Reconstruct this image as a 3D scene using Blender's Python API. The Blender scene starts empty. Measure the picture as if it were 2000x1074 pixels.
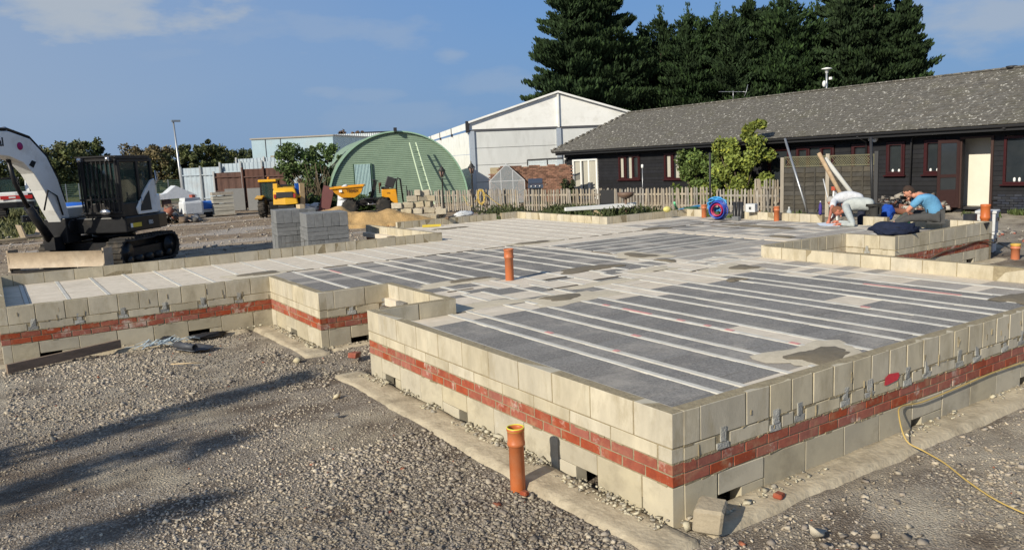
import bpy, bmesh, math, random
import numpy as np
from math import radians as R, sin, cos, pi, sqrt, atan2
from mathutils import Vector, Matrix
random.seed(7); NR = np.random.default_rng(11)
scn = bpy.context.scene
col = scn.collection
# ------------------------------------------------------------ camera
CAM = Vector((-3.316, -3.355, 2.29)); YAW = 0.991; PITCH = 0.148; ROLL = 0.043
cd = bpy.data.cameras.new('camera'); cam = bpy.data.objects.new('camera', cd); col.objects.link(cam)
fw = Vector((cos(YAW)*cos(PITCH), sin(YAW)*cos(PITCH), -sin(PITCH)))
rt = Vector((sin(YAW), -cos(YAW), 0)); up = rt.cross(fw)
r2 = rt*cos(ROLL) - up*sin(ROLL); u2 = rt*sin(ROLL) + up*cos(ROLL)
m = Matrix((r2, u2, -fw)).transposed().to_4x4(); m.translation = CAM
cam.matrix_world = m
cd.sensor_width = 36; cd.lens = 1541.8/2000*36; cd.clip_end = 3000; cd.clip_start = .05
scn.camera = cam
# ------------------------------------------------------------ daylight
SUN_AZ = 16.0; SUN_EL = 28.0      # plan direction the shadows run in, height of the sun
w = bpy.data.worlds.new('World'); scn.world = w; w.use_nodes = True
nt = w.node_tree; nt.nodes.clear()
def N(t, ty, **k):
    n = t.nodes.new(ty)
    for a, b in k.items(): setattr(n, a, b)
    return n
sky = N(nt, 'ShaderNodeTexSky', sky_type='NISHITA'); sky.sun_disc = False
sky.sun_elevation = R(SUN_EL); sky.sun_rotation = atan2(-cos(R(SUN_AZ)), -sin(R(SUN_AZ)))
sky.altitude = 20; sky.air_density = 1.0; sky.dust_density = .6; sky.ozone_density = 2.2
tc = N(nt, 'ShaderNodeTexCoord'); 
mp = N(nt, 'ShaderNodeMapping'); mp.inputs['Scale'].default_value = (1, 1, 2.6)
nt.links.new(tc.outputs['Generated'], mp.inputs[0])
nz = N(nt, 'ShaderNodeTexNoise'); nz.inputs['Scale'].default_value = 3.1; nz.inputs['Detail'].default_value = 7; nz.inputs['Roughness'].default_value = .52
mp.inputs['Location'].default_value = (3.3, 1.25, .4)
nt.links.new(mp.outputs[0], nz.inputs['Vector'])
cr = N(nt, 'ShaderNodeValToRGB'); cr.color_ramp.elements[0].position = .47; cr.color_ramp.elements[1].position = .80
nt.links.new(nz.outputs['Fac'], cr.inputs[0])
nz2 = N(nt, 'ShaderNodeTexNoise'); nz2.inputs['Scale'].default_value = 1.1; nz2.inputs['Detail'].default_value = 2
nt.links.new(mp.outputs[0], nz2.inputs['Vector'])
cr2 = N(nt, 'ShaderNodeValToRGB'); cr2.color_ramp.elements[0].position = .28; cr2.color_ramp.elements[1].position = .62
nt.links.new(nz2.outputs['Fac'], cr2.inputs[0])
# thin veil of haze and cloud, stronger on the side of the sky towards -X
sx = N(nt, 'ShaderNodeSeparateXYZ'); nt.links.new(tc.outputs['Generated'], sx.inputs[0])
mr = N(nt, 'ShaderNodeMapRange'); mr.inputs['From Min'].default_value = .62; mr.inputs['From Max'].default_value = -.2
mr.inputs['To Min'].default_value = .03; mr.inputs['To Max'].default_value = .62
nt.links.new(sx.outputs['X'], mr.inputs['Value'])
mb = N(nt, 'ShaderNodeMath', operation='MULTIPLY'); nt.links.new(cr2.outputs[0], mb.inputs[0]); nt.links.new(mr.outputs[0], mb.inputs[1])
ragged = N(nt, 'ShaderNodeTexNoise'); ragged.inputs['Scale'].default_value = 9; ragged.inputs['Detail'].default_value = 6; ragged.inputs['Roughness'].default_value = .58; nt.links.new(mp.outputs[0], ragged.inputs['Vector'])
rg0 = N(nt, 'ShaderNodeMapRange'); rg0.inputs['From Min'].default_value = .3; rg0.inputs['From Max'].default_value = .7; rg0.inputs['To Min'].default_value = -.6; rg0.inputs['To Max'].default_value = .6; nt.links.new(ragged.outputs['Fac'], rg0.inputs['Value'])
acc = mb.outputs[0]
# clouds: (compass angle, height angle, half width, half height, thickness), all in degrees
for az, el, hw, hh, k in ((83, 17, 9, 3.6, .85), (92, 16.5, 8, 5, .6), (77, 12.5, 15, 3.4, .34), (84, 11, 2.6, 1.5, .28), (70.5, 12.2, 4.2, 1.3, .44), (76, 9.8, 6, 1.6, .18), (69.5, 8.3, 2.8, 1.1, .32), (66, 7.6, 3.5, 1.0, .28), (60.3, 11.6, 1.5, 1.0, .36), (58.5, 8.2, 7, 1.5, .26), (75, 15.5, 10, 2.2, .22), (25.5, 11, 5.5, 2.8, .62), (33, 11.5, 8, 1.6, .22), (20, 17, 8, 3, .4), (66, 17.8, 2.2, .8, .12), (84, 10, 10, 3.2, .30), (70, 15, 11, 3.4, .34), (88, 6, 10, 2.4, .26), (64, 5, 9, 2.0, .22), (90, 14, 8, 4, .4),
                          (110, 22, 16, 6, .4), (140, 15, 22, 4, .35), (5, 24, 18, 5, .35), (-35, 18, 22, 5, .35), (180, 26, 25, 7, .3), (230, 20, 26, 6, .3), (280, 28, 26, 7, .3), (60, 48, 30, 8, .3)):
    if el < 19.9 and 10 < az < 100: el *= .62; hh *= .75; k *= 1.15
    d = Vector((cos(R(az))*cos(R(el)), sin(R(az))*cos(R(el)), sin(R(el)))); e1 = Vector((-sin(R(az)), cos(R(az)), 0)); e2 = d.cross(e1)
    def dotn(v, s_):
        q = N(nt, 'ShaderNodeVectorMath', operation='DOT_PRODUCT'); nt.links.new(tc.outputs['Generated'], q.inputs[0]); q.inputs[1].default_value = tuple(v*s_); return q.outputs['Value']
    cx = N(nt, 'ShaderNodeCombineXYZ'); nt.links.new(dotn(e1, 1/sin(R(hw))), cx.inputs[0]); nt.links.new(dotn(e2, 1/sin(R(hh))), cx.inputs[1])
    ln = N(nt, 'ShaderNodeVectorMath', operation='LENGTH'); nt.links.new(cx.outputs[0], ln.inputs[0])
    ad = N(nt, 'ShaderNodeMath', operation='ADD'); nt.links.new(ln.outputs['Value'], ad.inputs[0]); nt.links.new(rg0.outputs[0], ad.inputs[1])
    m1 = N(nt, 'ShaderNodeMapRange', interpolation_type='SMOOTHSTEP'); m1.inputs['From Min'].default_value = 1.25; m1.inputs['From Max'].default_value = .1; m1.inputs['To Max'].default_value = k; nt.links.new(ad.outputs[0], m1.inputs['Value'])
    fr_ = N(nt, 'ShaderNodeMath', operation='GREATER_THAN'); nt.links.new(dotn(d, 1), fr_.inputs[0]); fr_.inputs[1].default_value = 0
    m2 = N(nt, 'ShaderNodeMath', operation='MULTIPLY'); nt.links.new(m1.outputs[0], m2.inputs[0]); nt.links.new(fr_.outputs[0], m2.inputs[1])
    m3 = N(nt, 'ShaderNodeMath', operation='MAXIMUM'); nt.links.new(acc, m3.inputs[0]); nt.links.new(m2.outputs[0], m3.inputs[1]); acc = m3.outputs[0]
mc = N(nt, 'ShaderNodeMath', operation='ADD', use_clamp=True); nt.links.new(acc, mc.inputs[0]); mc.inputs[1].default_value = 0
hz = N(nt, 'ShaderNodeMapRange', interpolation_type='SMOOTHSTEP'); hz.inputs['From Min'].default_value = -.05; hz.inputs['From Max'].default_value = .55; hz.inputs['To Min'].default_value = .93; hz.inputs['To Max'].default_value = .35
nt.links.new(sx.outputs['Z'], hz.inputs['Value'])
hc = N(nt, 'ShaderNodeMixRGB'); nt.links.new(sky.outputs[0], hc.inputs[1]); nt.links.new(hz.outputs[0], hc.inputs[0])
hg = N(nt, 'ShaderNodeMapRange'); hg.inputs['From Min'].default_value = .0; hg.inputs['From Max'].default_value = .30; nt.links.new(sx.outputs['Z'], hg.inputs['Value'])
hk = N(nt, 'ShaderNodeMixRGB'); hk.inputs[1].default_value = (2.1, 3.75, 6.4, 1); hk.inputs[2].default_value = (1.1, 3.5, 8.6, 1); nt.links.new(hg.outputs[0], hk.inputs[0]); nt.links.new(hk.outputs[0], hc.inputs[2])
mx = N(nt, 'ShaderNodeMixRGB'); nt.links.new(mc.outputs[0], mx.inputs[0]); nt.links.new(hc.outputs[0], mx.inputs[1])
mx.inputs[2].default_value = (5.0, 5.7, 6.6, 1)
hs = N(nt, 'ShaderNodeHueSaturation'); hs.inputs['Saturation'].default_value = 1.0; hs.inputs['Value'].default_value = 1.0
nt.links.new(mx.outputs[0], hs.inputs['Color'])
bg = N(nt, 'ShaderNodeBackground'); bg.inputs[1].default_value = .073
nt.links.new(hs.outputs[0], bg.inputs[0])
wo = N(nt, 'ShaderNodeOutputWorld'); nt.links.new(bg.outputs[0], wo.inputs[0])
sl = bpy.data.lights.new('sun', 'SUN'); sl.energy = 4.9; sl.angle = R(.5); sl.color = (1, .92, .76)
so = bpy.data.objects.new('sun', sl); col.objects.link(so)
sd = Vector((cos(R(SUN_AZ))*cos(R(SUN_EL)), sin(R(SUN_AZ))*cos(R(SUN_EL)), -sin(R(SUN_EL))))
so.rotation_euler = sd.to_track_quat('-Z', 'Y').to_euler(); so.location = (-20, -20, 30)
scn.view_settings.view_transform = 'Standard'; scn.view_settings.look = 'None'
scn.view_settings.gamma = 1; scn.view_settings.exposure = 0.17; scn.view_settings.use_curve_mapping = False
# ------------------------------------------------------------ materials
MATS = {}
def mat(name, c, c2=None, sc=6, rough=.85, bump=.25, bsc=70, rnd=.12, metal=0, white=0, wsc=5, wcol=(.62, .6, .56), spec=.3, det=5, vcol=False, stain=0, stcol=(.1, .09, .07), ssc=2.3, trans=0, alpha=1, emit=None, coat=0, dist=.01, wpos=.62, stretch=None):
    if name in MATS: return MATS[name]
    mm = bpy.data.materials.new(name); mm.use_nodes = True; t = mm.node_tree; t.nodes.clear()
    L = t.links.new
    out = N(t, 'ShaderNodeOutputMaterial'); b = N(t, 'ShaderNodeBsdfPrincipled'); L(b.outputs[0], out.inputs[0])
    b.inputs['Roughness'].default_value = rough; b.inputs['Metallic'].default_value = metal
    b.inputs['Specular IOR Level'].default_value = spec; b.inputs['Coat Weight'].default_value = coat
    b.inputs['Transmission Weight'].default_value = trans; b.inputs['Alpha'].default_value = alpha
    if c2 is None: c2 = tuple(x*.72 for x in c)
    g = N(t, 'ShaderNodeNewGeometry'); src = g.outputs['Position']
    if stretch:
        mpp = N(t, 'ShaderNodeMapping'); mpp.inputs['Scale'].default_value = stretch; L(src, mpp.inputs[0]); src = mpp.outputs[0]
    n = N(t, 'ShaderNodeTexNoise'); n.inputs['Scale'].default_value = sc; n.inputs['Detail'].default_value = det; n.inputs['Roughness'].default_value = .65
    L(src, n.inputs['Vector'])
    rp = N(t, 'ShaderNodeValToRGB'); rp.color_ramp.elements[0].position = .3; rp.color_ramp.elements[1].position = .7
    rp.color_ramp.elements[0].color = (*c2, 1); rp.color_ramp.elements[1].color = (*c, 1); L(n.outputs['Fac'], rp.inputs[0])
    cur = rp.outputs[0]
    def mix(fac, a, bb, mode='MIX', f=1.0):
        q = N(t, 'ShaderNodeMixRGB', blend_type=mode)
        if fac is None: q.inputs[0].default_value = f
        else: L(fac, q.inputs[0])
        L(a, q.inputs[1])
        if isinstance(bb, tuple): q.inputs[2].default_value = (*bb, 1)
        else: L(bb, q.inputs[2])
        return q.outputs[0]
    def mask(scale, lo, hi, k, off=0):
        z = N(t, 'ShaderNodeTexNoise'); z.inputs['Scale'].default_value = scale; z.inputs['Detail'].default_value = 6; z.inputs['Roughness'].default_value = .7
        mpq = N(t, 'ShaderNodeMapping'); mpq.inputs['Location'].default_value = (off, off*.7, off*.3); L(src, mpq.inputs[0]); L(mpq.outputs[0], z.inputs['Vector'])
        r = N(t, 'ShaderNodeMapRange'); r.inputs['From Min'].default_value = lo; r.inputs['From Max'].default_value = hi; r.inputs['To Max'].default_value = k
        L(z.outputs['Fac'], r.inputs['Value']); return r.outputs[0]
    if vcol:
        va = N(t, 'ShaderNodeVertexColor'); va.layer_name = 'Col'; cur = mix(None, cur, va.outputs[0], 'MULTIPLY')
    if rnd:
        oi = N(t, 'ShaderNodeObjectInfo'); r = N(t, 'ShaderNodeMapRange'); r.inputs['To Min'].default_value = 1-rnd; r.inputs['To Max'].default_value = 1+rnd
        L(oi.outputs['Random'], r.inputs['Value'])
        hsv = N(t, 'ShaderNodeHueSaturation'); L(r.outputs[0], hsv.inputs['Value']); L(cur, hsv.inputs['Color'])
        r2_ = N(t, 'ShaderNodeMath', operation='FRACT'); ml = N(t, 'ShaderNodeMath', operation='MULTIPLY'); ml.inputs[1].default_value = 7.31
        L(oi.outputs['Random'], ml.inputs[0]); L(ml.outputs[0], r2_.inputs[0])
        r3 = N(t, 'ShaderNodeMapRange'); r3.inputs['To Min'].default_value = 1-rnd*1.5; r3.inputs['To Max'].default_value = 1+rnd*1.2
        L(r2_.outputs[0], r3.inputs['Value']); L(r3.outputs[0], hsv.inputs['Saturation'])
        cur = hsv.outputs[0]
    if stain: cur = mix(mask(ssc, .5, .68, stain, 4.4), cur, stcol)
    if white: cur = mix(mask(wsc, wpos, wpos+.09, white, 9.1), cur, wcol)
    L(cur, b.inputs['Base Color'])
    if bump:
        z = N(t, 'ShaderNodeTexNoise'); z.inputs['Scale'].default_value = bsc; z.inputs['Detail'].default_value = 4; L(src, z.inputs['Vector'])
        bb = N(t, 'ShaderNodeBump'); bb.inputs['Strength'].default_value = bump; bb.inputs['Distance'].default_value = dist
        L(z.outputs['Fac'], bb.inputs['Height']); L(bb.outputs[0], b.inputs['Normal'])
    if emit: b.inputs['Emission Color'].default_value = (*emit, 1); b.inputs['Emission Strength'].default_value = 1
    MATS[name] = mm; return mm
def flat(name, c, rough=.6, metal=0, spec=.4, coat=0, rnd=0): 
    return mat(name, c, tuple(x*.86 for x in c), sc=9, rough=rough, bump=0, rnd=rnd, metal=metal, spec=spec, coat=coat)
# ------------------------------------------------------------ geometry helpers
class MB:
    def __init__(s): s.v = []; s.f = []; s.mi = []; s.m = 0; s.sm = []
    def add(s, vs, fs, smooth=False):
        o = len(s.v); s.v += [tuple(q) for q in vs]; s.f += [tuple(o+i for i in q) for q in fs]; s.mi += [s.m]*len(fs); s.sm += [smooth]*len(fs); return s
    def box(s, c, d, rz=0, rx=0, ry=0, jit=0):
        M3 = Matrix.Rotation(rz, 3, 'Z') @ Matrix.Rotation(ry, 3, 'Y') @ Matrix.Rotation(rx, 3, 'X'); c = Vector(c)
        vs = [c + M3 @ Vector((x*d[0]/2 + random.uniform(-jit, jit), y*d[1]/2 + random.uniform(-jit, jit), z*d[2]/2 + random.uniform(-jit, jit))) for x in (-1, 1) for y in (-1, 1) for z in (-1, 1)]
        return s.add(vs, [(0, 1, 3, 2), (4, 6, 7, 5), (0, 4, 5, 1), (2, 3, 7, 6), (0, 2, 6, 4), (1, 5, 7, 3)])
    def bx(s, x0, x1, y0, y1, z0, z1): return s.box(((x0+x1)/2, (y0+y1)/2, (z0+z1)/2), (x1-x0, y1-y0, z1-z0))
    def bar(s, a, b, w_, h_=None, upv=(0, 0, 1)):
        a = Vector(a); b = Vector(b); h_ = h_ or w_; d = (b-a).normalized(); U = Vector(upv)
        if abs(d.dot(U)) > .98: U = Vector((1, 0, 0))
        sd_ = d.cross(U).normalized(); U = sd_.cross(d)
        vs = [p + sd_*(i*w_/2) + U*(j*h_/2) for p in (a, b) for i in (-1, 1) for j in (-1, 1)]
        return s.add(vs, [(0, 1, 3, 2), (4, 6, 7, 5), (0, 4, 5, 1), (2, 3, 7, 6), (0, 2, 6, 4), (1, 5, 7, 3)])
    def tube(s, pts, r, n=8, cap=True, hollow=False):
        pts = [Vector(p) for p in pts]; rs = r if isinstance(r, (list, tuple)) else [r]*len(pts); vs = []; fs = []
        prev = None
        for i, p in enumerate(pts):
            d = (pts[min(i+1, len(pts)-1)] - pts[max(i-1, 0)]).normalized()
            if prev is None: 
                prev = d.orthogonal().normalized()
            prev = (prev - d*prev.dot(d)).normalized(); q = d.cross(prev)
            for k in range(n): vs.append(p + (prev*cos(2*pi*k/n) + q*sin(2*pi*k/n))*rs[i])
        for i in range(len(pts)-1):
            for k in range(n): fs.append((i*n+k, i*n+(k+1) % n, (i+1)*n+(k+1) % n, (i+1)*n+k))
        s.add(vs, fs, True)
        if cap:
            o = len(s.v)-len(vs)
            s.f += [tuple(o+k for k in range(n))[::-1], tuple(o+(len(pts)-1)*n+k for k in range(n))]; s.mi += [s.m]*2; s.sm += [False]*2
        return s
    def lathe(s, c, prof, n=14, axis='Z', open_=False):
        vs = []; fs = []; c = Vector(c)
        for r, z in prof:
            for k in range(n):
                a = 2*pi*k/n
                if axis == 'Z': vs.append(c+Vector((r*cos(a), r*sin(a), z)))
                elif axis == 'Y': vs.append(c+Vector((r*cos(a), z, r*sin(a))))
                else: vs.append(c+Vector((z, r*cos(a), r*sin(a))))
        for i in range(len(prof)-1):
            for k in range(n): fs.append((i*n+k, i*n+(k+1) % n, (i+1)*n+(k+1) % n, (i+1)*n+k))
        if not open_: fs += [tuple(range(n))[::-1], tuple((len(prof)-1)*n+k for k in range(n))]
        return s.add(vs, fs, True)
    def prism(s, poly, h0, h1, axis='Y'):
        n = len(poly)
        def P(a, b, h): return (a, h, b) if axis == 'Y' else ((h, a, b) if axis == 'X' else (a, b, h))
        vs = [P(a, b, h0) for a, b in poly] + [P(a, b, h1) for a, b in poly]
        fs = [tuple(range(n)), tuple(range(2*n-1, n-1, -1))] + [(i, (i+1) % n, n+(i+1) % n, n+i) for i in range(n)]
        return s.add(vs, fs)
    def sph(s, c, r, n=10, k=7, sc=(1, 1, 1)):
        prof = [(max(1e-4, r*sin(pi*i/k)), -r*cos(pi*i/k)) for i in range(k+1)]
        o = len(s.v); s.lathe((0, 0, 0), prof, n, open_=True)
        for i in range(o, len(s.v)): v = s.v[i]; s.v[i] = (c[0]+v[0]*sc[0], c[1]+v[1]*sc[1], c[2]+v[2]*sc[2])
        return s
    def mesh(s, name, mats):
        me = bpy.data.meshes.new(name); me.from_pydata(s.v, [], s.f)
        for q in (mats if isinstance(mats, (list, tuple)) else [mats]): me.materials.append(q)
        if len(s.f):
            me.polygons.foreach_set('material_index', s.mi); me.polygons.foreach_set('use_smooth', s.sm)
        bm = bmesh.new(); bm.from_mesh(me); bmesh.ops.recalc_face_normals(bm, faces=bm.faces); bm.to_mesh(me); bm.free()
        me.update(); return me
    def build(s, name, mats, parent=None, bevel=0):
        o = bpy.data.objects.new(name, s.mesh(name, mats)); col.objects.link(o)
        if parent: o.parent = parent
        if bevel:
            b = o.modifiers.new('b', 'BEVEL'); b.width = bevel; b.segments = 2; b.limit_method = 'ANGLE'
        return o
def tag(o, label=None, cat=None, group=None, kind=None):
    if label: o['label'] = label
    if cat: o['category'] = cat
    if group: o['group'] = group
    if kind: o['kind'] = kind
    return o
def thing(name, label, cat, loc=(0, 0, 0), rz=0, group=None, sc=1):
    o = bpy.data.objects.new(name, None); col.objects.link(o); o.location = loc; o.rotation_euler = (0, 0, rz); o.scale = (sc, sc, sc)
    o.empty_display_size = .2
    return tag(o, label, cat, group)
def link(name, me, parent=None, loc=(0, 0, 0), rot=(0, 0, 0), sc=None):
    o = bpy.data.objects.new(name, me); col.objects.link(o); o.parent = parent; o.location = loc; o.rotation_euler = rot
    if sc: o.scale = sc
    return o
def kids(o): return [c for c in bpy.data.objects if c.parent == o]
def copy_tree(o, parent=None):
    c = o.copy(); col.objects.link(c)
    if parent: c.parent = parent
    for ch in kids(o): copy_tree(ch, c)
    return c
PM = {}
def piece_mesh(name, d, mt, var=0, bev=.006, jit=.002):
    "a chamfered, slightly uneven block lying with its centre at the origin; shared between alike pieces"
    key = (name, tuple(round(x, 3) for x in d), mt.name, var)
    if key in PM: return PM[key]
    rs = random.Random(hash(key[1]) + var*17)
    bm = bmesh.new(); bmesh.ops.create_cube(bm, size=1)
    for v in bm.verts: v.co = Vector((v.co.x*d[0] + rs.uniform(-jit, jit), v.co.y*d[1] + rs.uniform(-jit, jit)*.6, v.co.z*d[2] + rs.uniform(-jit, jit)))
    bmesh.ops.bevel(bm, geom=list(bm.edges), offset=bev, segments=1, affect='EDGES')
    me = bpy.data.meshes.new(name); bm.to_mesh(me); bm.free(); me.materials.append(mt); PM[key] = me; return me
def raw(name, V, F, mats, colors=None, smooth=False, parent=None, mi=None):
    "mesh from numpy arrays; F is (n,3) or (n,4)"
    me = bpy.data.meshes.new(name); V = np.asarray(V, np.float32); F = np.asarray(F, np.int32); k = F.shape[1]
    me.vertices.add(len(V)); me.vertices.foreach_set('co', V.ravel())
    me.loops.add(F.size); me.loops.foreach_set('vertex_index', F.ravel())
    me.polygons.add(len(F)); me.polygons.foreach_set('loop_start', np.arange(len(F), dtype=np.int32)*k)
    if smooth: me.polygons.foreach_set('use_smooth', np.ones(len(F), bool))
    for q in (mats if isinstance(mats, (list, tuple)) else [mats]): me.materials.append(q)
    if mi is not None: me.polygons.foreach_set('material_index', np.asarray(mi, np.int32))
    me.update(calc_edges=True)
    if colors is not None:
        a = me.color_attributes.new('Col', 'FLOAT_COLOR', 'POINT'); c4 = np.ones((len(V), 4), np.float32); c4[:, :3] = colors; a.data.foreach_set('color', c4.ravel())
    me.validate()
    o = bpy.data.objects.new(name, me); col.objects.link(o)
    if parent: o.parent = parent
    return o
def vnoise(x, y, s, seed=0):
    x = np.asarray(x)*s; y = np.asarray(y)*s; xi = np.floor(x).astype(int); yi = np.floor(y).astype(int); fx = x-xi; fy = y-yi
    def h(a, b): return (np.sin(a*127.1 + b*311.7 + seed*74.7)*43758.5453) % 1.0
    fx = fx*fx*(3-2*fx); fy = fy*fy*(3-2*fy)
    return (h(xi, yi)*(1-fx)+h(xi+1, yi)*fx)*(1-fy) + (h(xi, yi+1)*(1-fx)+h(xi+1, yi+1)*fx)*fy
# ------------------------------------------------------------ ground
def in_plan(x, y):
    x = np.asarray(x); y = np.asarray(y)
    a = (x > 0) & (x < 7.07) & (y > 0) & (y < 5.1)
    b = (x > .96) & (x < 12.5) & (y > 4.98) & (y < 12)
    c = (x > 0) & (x < 2) & (y > 6.17) & (y < 12)
    d = (x > -3.3) & (x < 4) & (y > 8.23) & (y < 12.2)
    e = (x > 4.83) & (x < 9.65) & (y > 11) & (y < 16)
    f = (x > 9.22) & (x < 12.5) & (y > 4.07) & (y < 6)
    return a | b | c | d | e | f
def gz(x, y):
    "height of the ground"
    h = (vnoise(x, y, .5, 1)-.5)*.05 + (vnoise(x, y, 1.9, 2)-.5)*.025 - .03
    d = np.hypot(np.asarray(x)+3, np.asarray(y)+3)
    near = np.clip(1 - d/30, 0, 1)
    h = h + near*((vnoise(x, y, 7, 3)-.5)*.016 + (vnoise(x, y, 17, 4)-.5)*.010)
    return h
def axis_pts(lo, hi, step, far):
    a = list(np.arange(lo, hi, step)); s = step
    x = a[-1]
    while x < far: s *= 1.12; x += s; a.append(x)
    x = a[0]; s = step; b = []
    while x > -far: s *= 1.12; x -= s; b.append(x)
    return np.array(b[::-1]+a)
def ground_material():
    mm = bpy.data.materials.new('gravel_ground'); mm.use_nodes = True; t = mm.node_tree; L = t.links.new; b = t.nodes['Principled BSDF']
    b.inputs['Roughness'].default_value = .95; b.inputs['Specular IOR Level'].default_value = .15
    g = N(t, 'ShaderNodeNewGeometry'); P = g.outputs['Position']
    def nz(sc, det=5, off=0, st=None, rg=.6):
        mpn = N(t, 'ShaderNodeMapping'); mpn.inputs['Location'].default_value = (off, off*1.3, 0)
        if st: mpn.inputs['Scale'].default_value = st[0]; mpn.inputs['Rotation'].default_value = (0, 0, st[1])
        L(P, mpn.inputs[0]); z = N(t, 'ShaderNodeTexNoise'); z.inputs['Scale'].default_value = sc; z.inputs['Detail'].default_value = det; z.inputs['Roughness'].default_value = rg
        L(mpn.outputs[0], z.inputs['Vector']); return z.outputs['Fac']
    def ramp(f, lo, hi, k=1):
        r = N(t, 'ShaderNodeMapRange'); r.inputs['From Min'].default_value = lo; r.inputs['From Max'].default_value = hi; r.inputs['To Max'].default_value = k; L(f, r.inputs['Value']); return r.outputs[0]
    def mix(f, a, c, mode='MIX'):
        q = N(t, 'ShaderNodeMixRGB', blend_type=mode); L(f, q.inputs[0])
        for i, v in ((1, a), (2, c)):
            if isinstance(v, tuple): q.inputs[i].default_value = (*v, 1)
            else: L(v, q.inputs[i])
        return q.outputs[0]
    sp = N(t, 'ShaderNodeSeparateXYZ'); L(P, sp.inputs[0])
    vo = N(t, 'ShaderNodeTexVoronoi'); vo.inputs['Scale'].default_value = 38; L(P, vo.inputs['Vector'])
    vs_ = N(t, 'ShaderNodeSeparateColor'); L(vo.outputs['Color'], vs_.inputs[0])
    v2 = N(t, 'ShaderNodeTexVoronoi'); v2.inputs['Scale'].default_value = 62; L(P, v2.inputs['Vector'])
    c = mix(ramp(nz(2.2), .35, .65), (.24, .20, .16), (.35, .30, .24))
    c = mix(ramp(vs_.outputs[0], .1, .95, .6), c, (.42, .375, .32))
    c = mix(ramp(vs_.outputs[1], .75, .8, .45), c, (.11, .095, .085))
    s2_ = N(t, 'ShaderNodeSeparateColor'); L(v2.outputs['Color'], s2_.inputs[0])
    c = mix(ramp(s2_.outputs[0], .55, .95, .7), c, (.52, .47, .40)); c = mix(ramp(s2_.outputs[1], .6, .95, .6), c, (.13, .11, .095))
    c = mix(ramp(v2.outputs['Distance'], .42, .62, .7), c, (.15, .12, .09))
    # dark earth patches and pale dust
    c = mix(ramp(nz(.75, 7, 3.1, ((1, 2.2, 1), .5)), .47, .59, .85), c, (.13, .10, .075))
    c = mix(ramp(nz(.9, 6, 8.3), .52, .66, .55), c, (.47, .41, .31))
    dr_ = ramp(sp.outputs['X'], .2, 1.6); d2_ = N(t, 'ShaderNodeMapRange'); d2_.inputs['From Min'].default_value = 0; d2_.inputs['From Max'].default_value = -.4; L(sp.outputs['Y'], d2_.inputs['Value'])
    d3_ = N(t, 'ShaderNodeMath', operation='MULTIPLY'); L(dr_, d3_.inputs[0]); L(d2_.outputs[0], d3_.inputs[1]); d4_ = N(t, 'ShaderNodeMath', operation='MAXIMUM'); L(d3_.outputs[0], d4_.inputs[0]); L(ramp(sp.outputs['Y'], 4.6, 7.0), d4_.inputs[1])
    d5_ = N(t, 'ShaderNodeMath', operation='MULTIPLY'); L(d4_.outputs[0], d5_.inputs[0]); L(ramp(nz(1.6, 6, 12.1), .38, .6, .75), d5_.inputs[1]); c = mix(d5_.outputs[0], c, (.50, .44, .345))
    # distance: brown tracked earth and a pale stone road
    far = ramp(sp.outputs['Y'], 16, 24)
    brown = mix(ramp(nz(.5, 6, 1.7, ((.5, 2.4, 1), -.1)), .40, .6), (.17, .118, .075), (.37, .275, .185))
    brown = mix(ramp(vs_.outputs[2], .2, .9, .35), brown, (.42, .37, .31))
    brown = mix(ramp(nz(2.6, 7, 21), .35, .6, .55), brown, (.15, .108, .072)); brown = mix(ramp(nz(6, 6, 31), .5, .62, .5), brown, (.42, .35, .26))
    road = ramp(nz(.30, 4, 5.2, ((.6, 1.5, 1), .5)), .54, .60, .55)
    brown = mix(road, brown, (.46, .43, .40))
    c = mix(far, c, brown)
    # grass beyond the yard on the left
    gm = N(t, 'ShaderNodeMath', operation='MULTIPLY')
    fx_ = N(t, 'ShaderNodeMapRange'); fx_.inputs['From Min'].default_value = 2.2; fx_.inputs['From Max'].default_value = 0.4
    wob = N(t, 'ShaderNodeMath', operation='ADD'); wb = N(t, 'ShaderNodeMath', operation='MULTIPLY'); wb.inputs[1].default_value = 4; L(nz(.4, 4, 2), wb.inputs[0]); L(sp.outputs['X'], wob.inputs[0]); L(wb.outputs[0], wob.inputs[1])
    L(wob.outputs[0], fx_.inputs['Value']); fy_ = ramp(sp.outputs['Y'], 31, 33); L(fx_.outputs[0], gm.inputs[0]); L(fy_, gm.inputs[1])
    grs = mix(ramp(nz(3, 6), .4, .6), (.07, .085, .025), (.16, .15, .055))
    c = mix(gm.outputs[0], c, grs)
    c = mix(ramp(sp.outputs['Y'], 62, 70), c, grs)
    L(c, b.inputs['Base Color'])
    bp = N(t, 'ShaderNodeBump'); bp.inputs['Strength'].default_value = 1; bp.inputs['Distance'].default_value = .02
    mh = N(t, 'ShaderNodeMath', operation='MULTIPLY_ADD'); mh.inputs[1].default_value = -.7; L(v2.outputs['Distance'], mh.inputs[0]); L(nz(75, 5), mh.inputs[2]); L(mh.outputs[0], bp.inputs['Height']); L(bp.outputs[0], b.inputs['Normal'])
    return mm
xs = axis_pts(-7, 14, .07, 900); ys = axis_pts(-5, 13, .07, 900)
X, Y = np.meshgrid(xs, ys); Z = gz(X, Y); Z = np.where(in_plan(X, Y), Z-.05, Z)
nx = len(xs); ny = len(ys); idx = np.arange(nx*ny).reshape(ny, nx)
Fq = np.stack([idx[:-1, :-1], idx[:-1, 1:], idx[1:, 1:], idx[1:, :-1]], -1).reshape(-1, 4)
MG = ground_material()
gr = raw('ground', np.stack([X, Y, Z], -1).reshape(-1, 3), Fq, MG, smooth=True); gr['kind'] = 'structure'
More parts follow.
